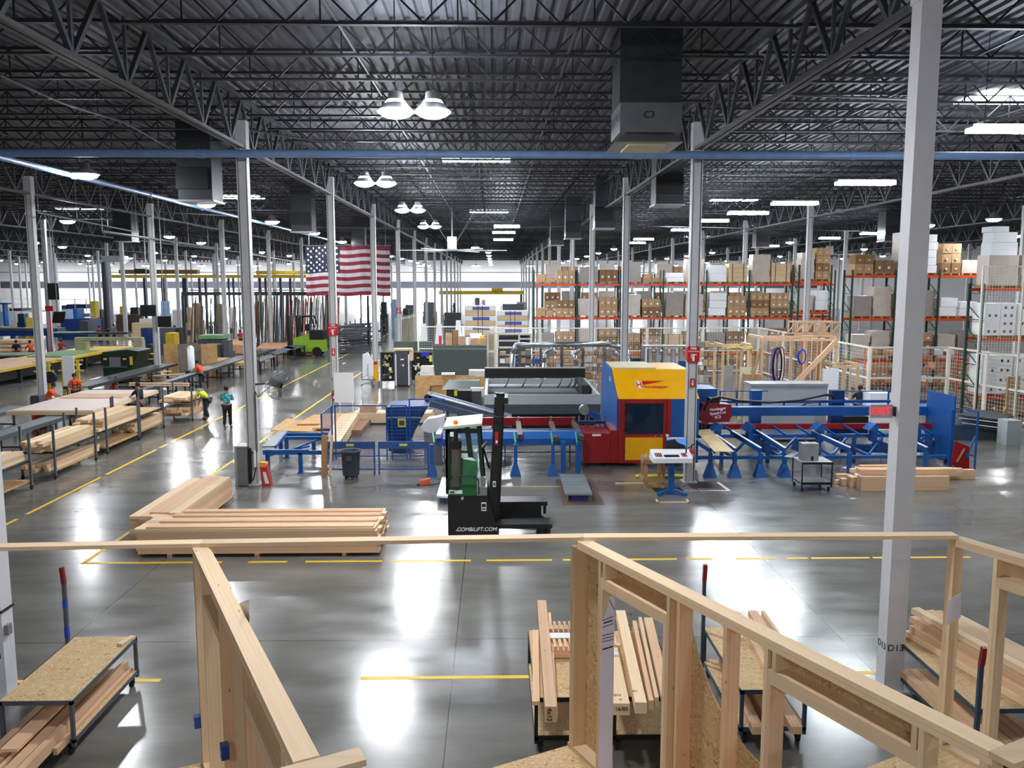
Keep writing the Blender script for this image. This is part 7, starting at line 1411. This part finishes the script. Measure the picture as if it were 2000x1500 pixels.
blk_machine('blue_cabinet_machine', 'pale blue machine cabinet behind the tilted screen', [('cabinet', 120, 142, 604, 622, 88, 1.5, mat('pale blue', (150, 180, 214), .5)), ('side', 142.2, 150, 602, 622, 88, 1.5, blue), ('base', 118, 175, 622.3, 680, 87.5, 2.5, blued), ('reel', 152, 174, 612, 618, 90, 1, galv)])
blk_machine('blue_post_machine', 'blue post machine at the left edge', [('post', 4, 8, 592, 636, 86, .6, blue), ('arm', -2, 16, 591, 594, 86, .6, blue), ('cabinet', -2, 15, 608, 634, 87, 1, mat('pale blue', (150, 180, 214), .5))])
blk_machine('yellow_platform', 'yellow railed platform with blue machine on it, far left', [('deck', 15, 65, 607, 609, 95, 3, cream), ('machine', 18, 42, 602, 606.8, 95.5, 2, blued), ('rail', -10, 65, 583, 583.8, 95, .1, cream), ('rail', -10, 65, 593, 593.8, 95, .1, cream), ('post', 22, 23, 583, 680, 95, .1, cream), ('post', 60, 61, 583, 680, 95, .1, cream)])
blk_machine('yellow_platform', 'railed platform with yellow stair right of the black hanging sign', [('rail', 112, 176, 584, 585, 97, .1, cream), ('post', 145, 146, 584, 680, 97, .1, cream), ('post', 167, 168, 584, 606, 97, .1, cream), ('machine', 130, 168, 594, 602, 97.5, 2, blued), ('stair', 176, 185, 588, 620, 96, 1, yelm), ('unit', 120, 132, 596, 604, 97.5, 2, greyd)])
for i, (x0_, x1_, y0_, y1_, Y, m_, lb) in enumerate(((48, 54, 620, 632, 90, yelm, 'yellow post machine'), (188, 198, 604, 622, 100, greyd, 'grey cupboard'), (206, 212, 590, 612, 112, concp, 'white unit'), (232, 243, 598, 616, 112, yelm, 'yellow tarpaulin pile'), (225, 275, 614, 619, 104, mat('rust mat', (84, 62, 56), .6), 'long reddish bench'), (252, 270, 600, 614, 110, darkst, 'dark machine hood'), (270, 300, 622, 628, 92, paper, 'white work bench'), (255, 305, 630, 640, 78, tanw, 'cream board pile'), (312, 326, 588, 612, 105, mat('pale blue', (150, 180, 214), .5), 'pale blue cabinet'), (335, 352, 605, 612, 98, paper, 'white sheet pile'), (370, 388, 618, 626, 90, blued, 'deep blue bin'), (362, 373, 600, 640, 84, tanw, 'tan board stack'), (415, 437, 593, 637, 84, mat('stack brown', (150, 126, 94), .7), 'tall tan timber stack'), (375, 390, 592, 625, 86, card, 'tall brown timber stack'), (446, 456, 600, 640, 88, concp, 'tall white cabinet'), (300, 345, 640, 652, 70, steelg, 'grey part machine'), (320, 342, 650, 668, 64, yelm, 'yellow timber bundle'), (272, 290, 640, 655, 68, blued, 'deep blue box machine'), (340, 352, 640, 662, 68, darkst, 'black machine tower'), (395, 430, 672, 690, 60, greyd, 'grey crate'), (283, 297, 672, 690, 56, darkst, 'black machine base'), (435, 448, 664, 680, 60, steelg, 'grey pump unit'), (0, 30, 600, 612, 110, cream, 'cream cabinet'), (32, 47, 612, 620, 100, blued, 'blue cabinet'), (152, 172, 626, 634, 84, greyd, 'grey rail cart'))):
    Y = Y; a, b = V(x0_, y0_, Y).x, V(x1_, y0_, Y).x; zt_2 = ztop(y0_, Y); t = thing('background_unit', lb+', part of the far left background', 'equipment', (a, Y, 0)); MB().box(a, Y, 0, b, Y+1.2, zt_2*.55).build('lower_case', m_, t); MB().box(a+.08, Y+.05, zt_2*.55+.002, b-.08, Y+1.0, zt_2).build('upper_case', m_, t)
    MB().box(a+.1, Y-.03, zt_2*.2, a+.4, Y-.002, zt_2*.35).build('hatch', greyd if m_ is not greyd else galv, t)
# crane and blue uprights
cr_ = thing('bridge_crane', 'yellow overhead crane beam across the left background', 'crane', (V(400, 540, 110).x, 110, 6)); a, b = V(218, 540, 110).x, V(602, 540, 110).x
MB().box(a, 110, ztop(543, 110), b, 110.5, ztop(537, 110)).build('beam', yelm, cr_); MB().box(V(232, 530, 112).x, 112, ztop(535, 112), V(385, 530, 112).x, 113, ztop(527, 112)).build('bridge_girder', mat('dark yellow', (130, 106, 30), .5), cr_); MB().box(V(262, 530, 111).x, 111, ztop(534, 111), V(285, 530, 111).x, 111.6, ztop(525, 111)).build('hoist', darkst, cr_); MB().box(V(500, 530, 112).x, 112, ztop(536, 112), V(600, 530, 112).x, 113, ztop(529, 112)).build('bridge_girder', yelm, cr_)
nb_ = mat('navy steel', (22, 26, 66), .5)
for i, (x, w_) in enumerate(((284, 4), (320, 6), (362, 8), (391, 4), (403, 4), (448, 3), (457, 3), (473, 3), (509, 4), (520, 4), (549, 4), (568, 4))): a = V(x-w_/2, 600, 110.1).x; b = V(x+w_/2, 600, 110.1).x; tag(MB().box(a, 110.05, 0, b, 110.45, ztop(543, 110)-.01).box(a-.1, 109.95, 0, b+.1, 110.55, .05).build('crane_post', nb_), 'navy blue crane post, %s from the left' % ORD[i], 'post', 'navy crane posts')
c2 = thing('bridge_crane', 'yellow crane beam low against the far wall in the middle', 'crane', (V(940, 572, 150).x, 150, 4)); MB().box(V(857, 572, 150).x, 150, ztop(575, 150), V(1023, 572, 150).x, 150.6, ztop(568, 150)).build('beam', yelm, c2); MB().box(V(960, 565, 149).x, 149, ztop(568, 149), V(982, 565, 149).x, 150, ztop(562, 149)).build('hoist', yelm, c2); MB().box(V(861, 572, 150).x, 150.1, 0, V(865, 572, 150).x, 150.5, ztop(575.2, 150)).box(V(1016, 572, 150).x, 150.1, 0, V(1020, 572, 150).x, 150.5, ztop(575.2, 150)).build('post', darkst, c2)
# profiles hanging in the rack
Yp = 78; pr_ = thing('profile_rack', 'long dark steel rack holding upright profiles, behind the lime forklift', 'rack', (V(500, 600, Yp).x, Yp, 0)); a, b = V(354, 575, Yp).x, V(722, 575, Yp).x
MB().box(a, Yp, ztop(577, Yp), b, Yp+.5, ztop(570, Yp)).build('top_beam', darkst, pr_); MB().box(a, Yp+2, ztop(568, Yp), b, Yp+2.3, ztop(566, Yp)).build('rear_beam', steelg, pr_)
for x in (356, 420, 500, 560, 640, 718): q = V(x, 600, Yp).x; MB().box(q-.1, Yp+.1, 0, q+.1, Yp+.4, ztop(577.2, Yp)).build('post', darkst, pr_)
pcs = [steelg, mat('profile brown', (94, 78, 60), .5), mat('profile green', (70, 90, 84), .5), greyd, mat('profile rust', (150, 70, 50), .6), mat('profile tan', (150, 132, 108), .6), darkst, darkst]
r = random.Random(5)
for i in range(110):
    px_ = 478+i*2.2 if i < 85 else 366+(i-85)*4.4; px_ += r.uniform(-1, 1); y1 = Yp-.25-r.uniform(0, .5); q = V(px_, 600, y1); zt_2 = r.uniform(4.0, 4.9) if i < 85 else r.uniform(3.5, 4.7); tag(MB().bar((q.x, y1-.3-r.uniform(0, .6), .0), (q.x+r.uniform(-.2, .2), y1+.15, zt_2), r.uniform(.05, .12), .06).build('profile_bar', r.choice(pcs)), 'metal or wooden profile leaning upright in the dark rack', 'profile', 'profiles leaning in the dark rack')
for i in range(26):
    Y = 70+(i % 5)*3.2; x = V(668+(i % 5)*9+r.uniform(-3, 14), 640, Y).x; z = .12+(i//5)*.42+r.uniform(0, .08); tag(MB().bar((x-.9, Y, z), (x+.9, Y+2.2, z), .35, .16).build('bar_bundle', r.choice((darkst, greyd, steelg, steelg))), 'dark bundle of long bars piled beside the aisle behind the forklift', 'bar bundle', 'dark bar bundles by the aisle')
for i in range(5): Y = 70+i*3.2; x = V(690+i*9, 640, Y).x; tag(MB().box(x-1.3, Y+.8, 0, x-1.2, Y+.9, 2.4).box(x+1.2, Y+.8, 0, x+1.3, Y+.9, 2.4).bar((x-1.3, Y+.85, .05), (x+1.3, Y+.85, .05), .1).build('bar_rack_frame', steelg), 'grey upright frame holding the dark bar bundles, %s away' % ORD[i], 'rack', 'bar bundle frames')
# lime forklift
def lift2():
    Y = 68; t = thing('forklift', 'lime green and black forklift parked in the left middle distance', 'forklift', (V(600, 660, Y).x, Y, 0)); X = lambda px: V(px, 640, Y).x; Z = lambda py: ztop(py, Y)
    lg = mat('forklift lime', (150, 190, 50), .4)
    MB().prism([(X(572), Y, .35), (X(632), Y, .35), (X(630), Y, Z(655)), (X(606), Y, Z(650)), (X(586), Y, Z(656)), (X(572), Y, Z(660))], (0, 1.4, 0)).build('chassis', lg, t); MB().box(X(604), Y-.02, Z(663), X(631), Y+1.3, Z(645)).build('counterweight', black, t)
    MB().path([(X(582), Y+.1, Z(650)), (X(584), Y+.1, Z(622)), (X(590), Y+.1, Z(618)), (X(608), Y+.1, Z(618)), (X(614), Y+.1, Z(640))], .06, 6).path([(X(582), Y+1.3, Z(650)), (X(584), Y+1.3, Z(622)), (X(590), Y+1.3, Z(618)), (X(608), Y+1.3, Z(618)), (X(614), Y+1.3, Z(640))], .06, 6).box(X(588), Y+.1, Z(618)-.03, X(610), Y+1.3, Z(618)+.04).build('overhead_guard', black, t)
    for dx in (0, .35): MB().box(X(560)+dx*2, Y+.1, .1, X(564)+dx*2, Y+1.3, Z(616)).build('mast', black, t)
    MB().box(X(545), Y+.2, .12, X(562), Y+.35, .2).box(X(545), Y+1.0, .12, X(562), Y+1.15, .2).build('fork', darkst, t)
    for px_ in (578, 618): MB().cyl((X(px_), Y-.1, .38), (X(px_), Y+.2, .38), .38, 16).build('wheel', rubber, t); MB().cyl((X(px_), Y+1.2, .38), (X(px_), Y+1.45, .38), .38, 16).build('wheel', rubber, t)
    MB().box(X(594), Y+.4, Z(646), X(602), Y+1, Z(634)).build('seat', black, t)
lift2()
# tables and sheets in the left middle distance
def table(c, z, label, topm, th=.05, legm=darkst, cat='table', name='work_table'):
    t = thing(name, label, cat, (sum(p.x for p in c)/4, sum(p.y for p in c)/4, 0)); MB().prism([Vector((p.x, p.y, z-th)) for p in c], (0, 0, th)).build('top', topm, t); cx_ = sum(p.x for p in c)/4; cy_ = sum(p.y for p in c)/4
    for p in c: q = p.lerp(Vector((cx_, cy_, 0)), .06); MB().box(q.x-.04, q.y-.04, 0, q.x+.04, q.y+.04, z-th-.001).build('leg', legm, t)
    return t
table([G(402, 707, .95), G(487, 709, .95), G(487, 699, .95), G(423, 698, .95)], .95, 'OSB topped table beside the second column', OSBF, .18); table([G(508, 706, .9), G(537, 696, .9), G(530, 691, .9), G(506, 699, .9)], .9, 'grey work table right of the second column', lane_g); table([G(540, 692, .9), G(578, 679, .9), G(562, 676, .9), G(528, 688, .9)], .9, 'grey work table farther along, middle one', lane_g); table([G(575, 682, .9), G(596, 674, .9), G(575, 672, .9), G(552, 679, .9)], .9, 'farthest grey work table near the plywood stacks', lane_g)
for i, (c, z0_, n_) in enumerate((((510, 677), (608, 683), (625, 669), (520, 666)), 0, 5), ) if False else []: pass
def sheetpile(c, n_, th, label, m_, group):
    for i in range(n_): tag(MB().prism([Vector((p.x, p.y, th*i+.05)) for p in c], (0, 0, th*.92)).build('plywood_sheet', m_), label+', layer %d' % (i+1), 'plywood sheet', group)
sheetpile([G(500, 684, .3), G(607, 688, .3), G(626, 671, .3), G(520, 669, .3)], 4, .11, 'plywood sheet in the pink pile left of the aisle', mat('ply pink', (206, 158, 122), .7), 'sheets in the pink pile'); sheetpile([G(545, 668, .3), G(640, 670, .3), G(645, 662, .3), G(560, 659, .3)], 4, .11, 'plywood sheet in the tan pile before the lime forklift', mat('ply tan2', (176, 148, 106), .7), 'sheets in the tan pile'); sheetpile([G(425, 672, .8), G(487, 674, .8), G(487, 663, .8), G(440, 662, .8)], 5, .15, 'plywood sheet in the pile left of the second column', mat('ply pink', (206, 158, 122), .7), 'sheets in the pile left of the column')
tag(MB().fb(388, 655, 436, 662, 61.9, 1.5).build('green_sheathing', olive), 'green sheathing lying on the middle left table', 'sheathing sheet'); pass
tag(MB().box(V(385, 660, 61.8).x, 61.9, 0, V(434, 660, 61.8).x, 63.3, ztop(662.5, 62)).build('table_block', greyd), 'dark table under the green sheathing, middle left', 'table')
for i, (x0_, x1_, y0_, y1_, Y, m_) in enumerate(((320, 346, 671, 702, 54.5, OSBF), (347, 392, 671, 706, 54, mat('ply grey', (126, 116, 104), .7)), (393, 424, 671, 706, 53.6, OSBF))): tag(MB().box(V(x0_, 690, Y).x, Y, 0, V(x1_, 690, Y).x, Y+.05, ztop(y0_, Y)).build('upright_sheet', m_), 'upright sheet wall behind the white cylinder, %s' % ('left piece', 'grey middle piece', 'right piece')[i], 'sheet')
tag(MB().cyl((V(373, 700, 51).x, 51, 0), (V(373, 700, 51).x, 51, ztop(680, 51)), .2, 16).ball((V(373, 700, 51).x, 51, ztop(680, 51)), .2, 16, 8).build('white_tank', paper, None, True), 'tall white cylinder tank among the left conveyors', 'tank')
r = random.Random(9)
for i in range(8): Y = 48.5+r.uniform(0, 3); x = V(r.uniform(290, 345), 700, Y).x; z = .15+.11*(i % 6); tag(board('lumber_board', (x-1, Y, z), (x+.8, Y+r.uniform(-.5, .5), z+r.uniform(-.05, .1)), .18, .06, r.choice((fir, pine, tanw))), 'offcut board in the loose heap behind the dumpster', 'lumber', 'loose offcut boards behind the dumpster')
for i in range(6): Y = 40.5+r.uniform(-.8, .8); x = V(165, 765, Y).x; tag(board('lumber_board', (x-.8, Y, .12+.06*i), (x+.7, Y+.6, .12+.06*i), .14, .045, tanw), 'offcut board in the small heap behind the workers in orange', 'lumber', 'offcuts behind the workers')
# screens and signs on the left
def monitor(x0_, y0_, x1_, y1_, Y, label, tilt=0):
    a, b = V(x0_, y0_, Y).x, V(x1_, y0_, Y).x; z1_, z0_ = ztop(y0_, Y), ztop(y1_, Y); t = thing('monitor', label, 'screen', ((a+b)/2, Y, z0_)); MB().hexa([(a, Y, z0_), (b, Y, z0_), (b, Y+.08, z0_), (a, Y+.08, z0_)], [(a+tilt, Y, z1_), (b+tilt, Y, z1_), (b+tilt, Y+.08, z1_), (a+tilt, Y+.08, z1_)]).build('panel', black, t); MB().cyl(((a+b)/2, Y+.04, z1_), ((a+b)/2, Y+.04, 11.4), .03, 6).build('hanger', galv, t)
monitor(273, 595, 303, 617, 50.3, 'black flat screen hung beside a left column, upper one'); monitor(307, 617, 333, 638, 49.5, 'black flat screen hung beside a left column, lower one'); monitor(92, 553, 113, 585, 62, 'black tall hanging sign in the far left'); monitor(100, 608, 123, 630, 58, 'dark tilted screen beside the leftmost near column', .15); monitor(668, 577, 677, 588, 60, 'small dark screen beneath the flag') if False else None
tag(MB().box(V(88, 602, 63).x, 63, ztop(607, 63), V(103, 602, 63).x, 63.05, ztop(597, 63)).cyl((V(95, 602, 63).x, 63.1, 0), (V(95, 602, 63).x, 63.1, ztop(597, 63)), .04, 6).build('red_sign', redsign), 'small red fire sign at the far left below the black sign', 'sign')
for i, x in enumerate((206, 213)): q = V(x, 560, 95).x; tag(MB().cyl((q, 95, 0), (q, 95, ztop(512, 95)), .32, 14).build('vertical_duct', ductm if i == 0 else galv), ('dark' if i == 0 else 'shiny')+' thick vertical duct in the left background', 'duct')
tag(MB().box(V(199, 515, 94.5).x, 94.5, ztop(512, 94.5)+.01, V(240, 515, 94.5).x, 96, ztop(500, 94.5)).build('duct_header', galv), 'broad pale duct header on top of the vertical ducts', 'duct')
# machinery seen behind the window units
for i, (x0_, x1_, y0_, Y, m_, lb) in enumerate(((825, 849, 590, 92, steelg, 'grey corrugated tank'), (866, 903, 611, 84, greyd, 'grey machine bed'), (883, 892, 592, 90, darkst, 'dark machine column'), (926, 939, 582, 105, steelg, 'grey steel cabinet'), (940, 950, 586, 105, galv, 'pale machine frame'), (980, 1025, 594, 104, steelg, 'low grey machine'), (1008, 1032, 590, 108, galv, 'pale round machine'), (848, 856, 609, 80, card, 'tall brown board stack'), (790, 812, 596, 96, steelg, 'grey cabinet by the daylight door'), (742, 756, 590, 100, darkst, 'dark frame by the daylight door'), (764, 775, 585, 98, mat('pale blue', (150, 180, 214), .5), 'pale blue machine by the aisle'), (785, 800, 603, 90, darkst, 'dark control box by the aisle'))):
    a, b = V(x0_, y0_, Y).x, V(x1_, y0_, Y).x; zt_2 = ztop(y0_, Y); t = thing('background_unit', lb+' in the middle background', 'equipment', (a, Y, 0)); MB().box(a, Y, 0, b, Y+1.2, zt_2*.6).build('lower_case', m_, t); MB().box(a+.1, Y+.1, zt_2*.6+.002, b-.15, Y+1.0, zt_2).build('upper_case', m_, t); MB().path([(a+.1, Y+.5, zt_2*.6), (a-.1, Y+.4, zt_2*.85), (a+.3, Y+.5, zt_2+.1)], .05, 6).build('pipe', galv, t)
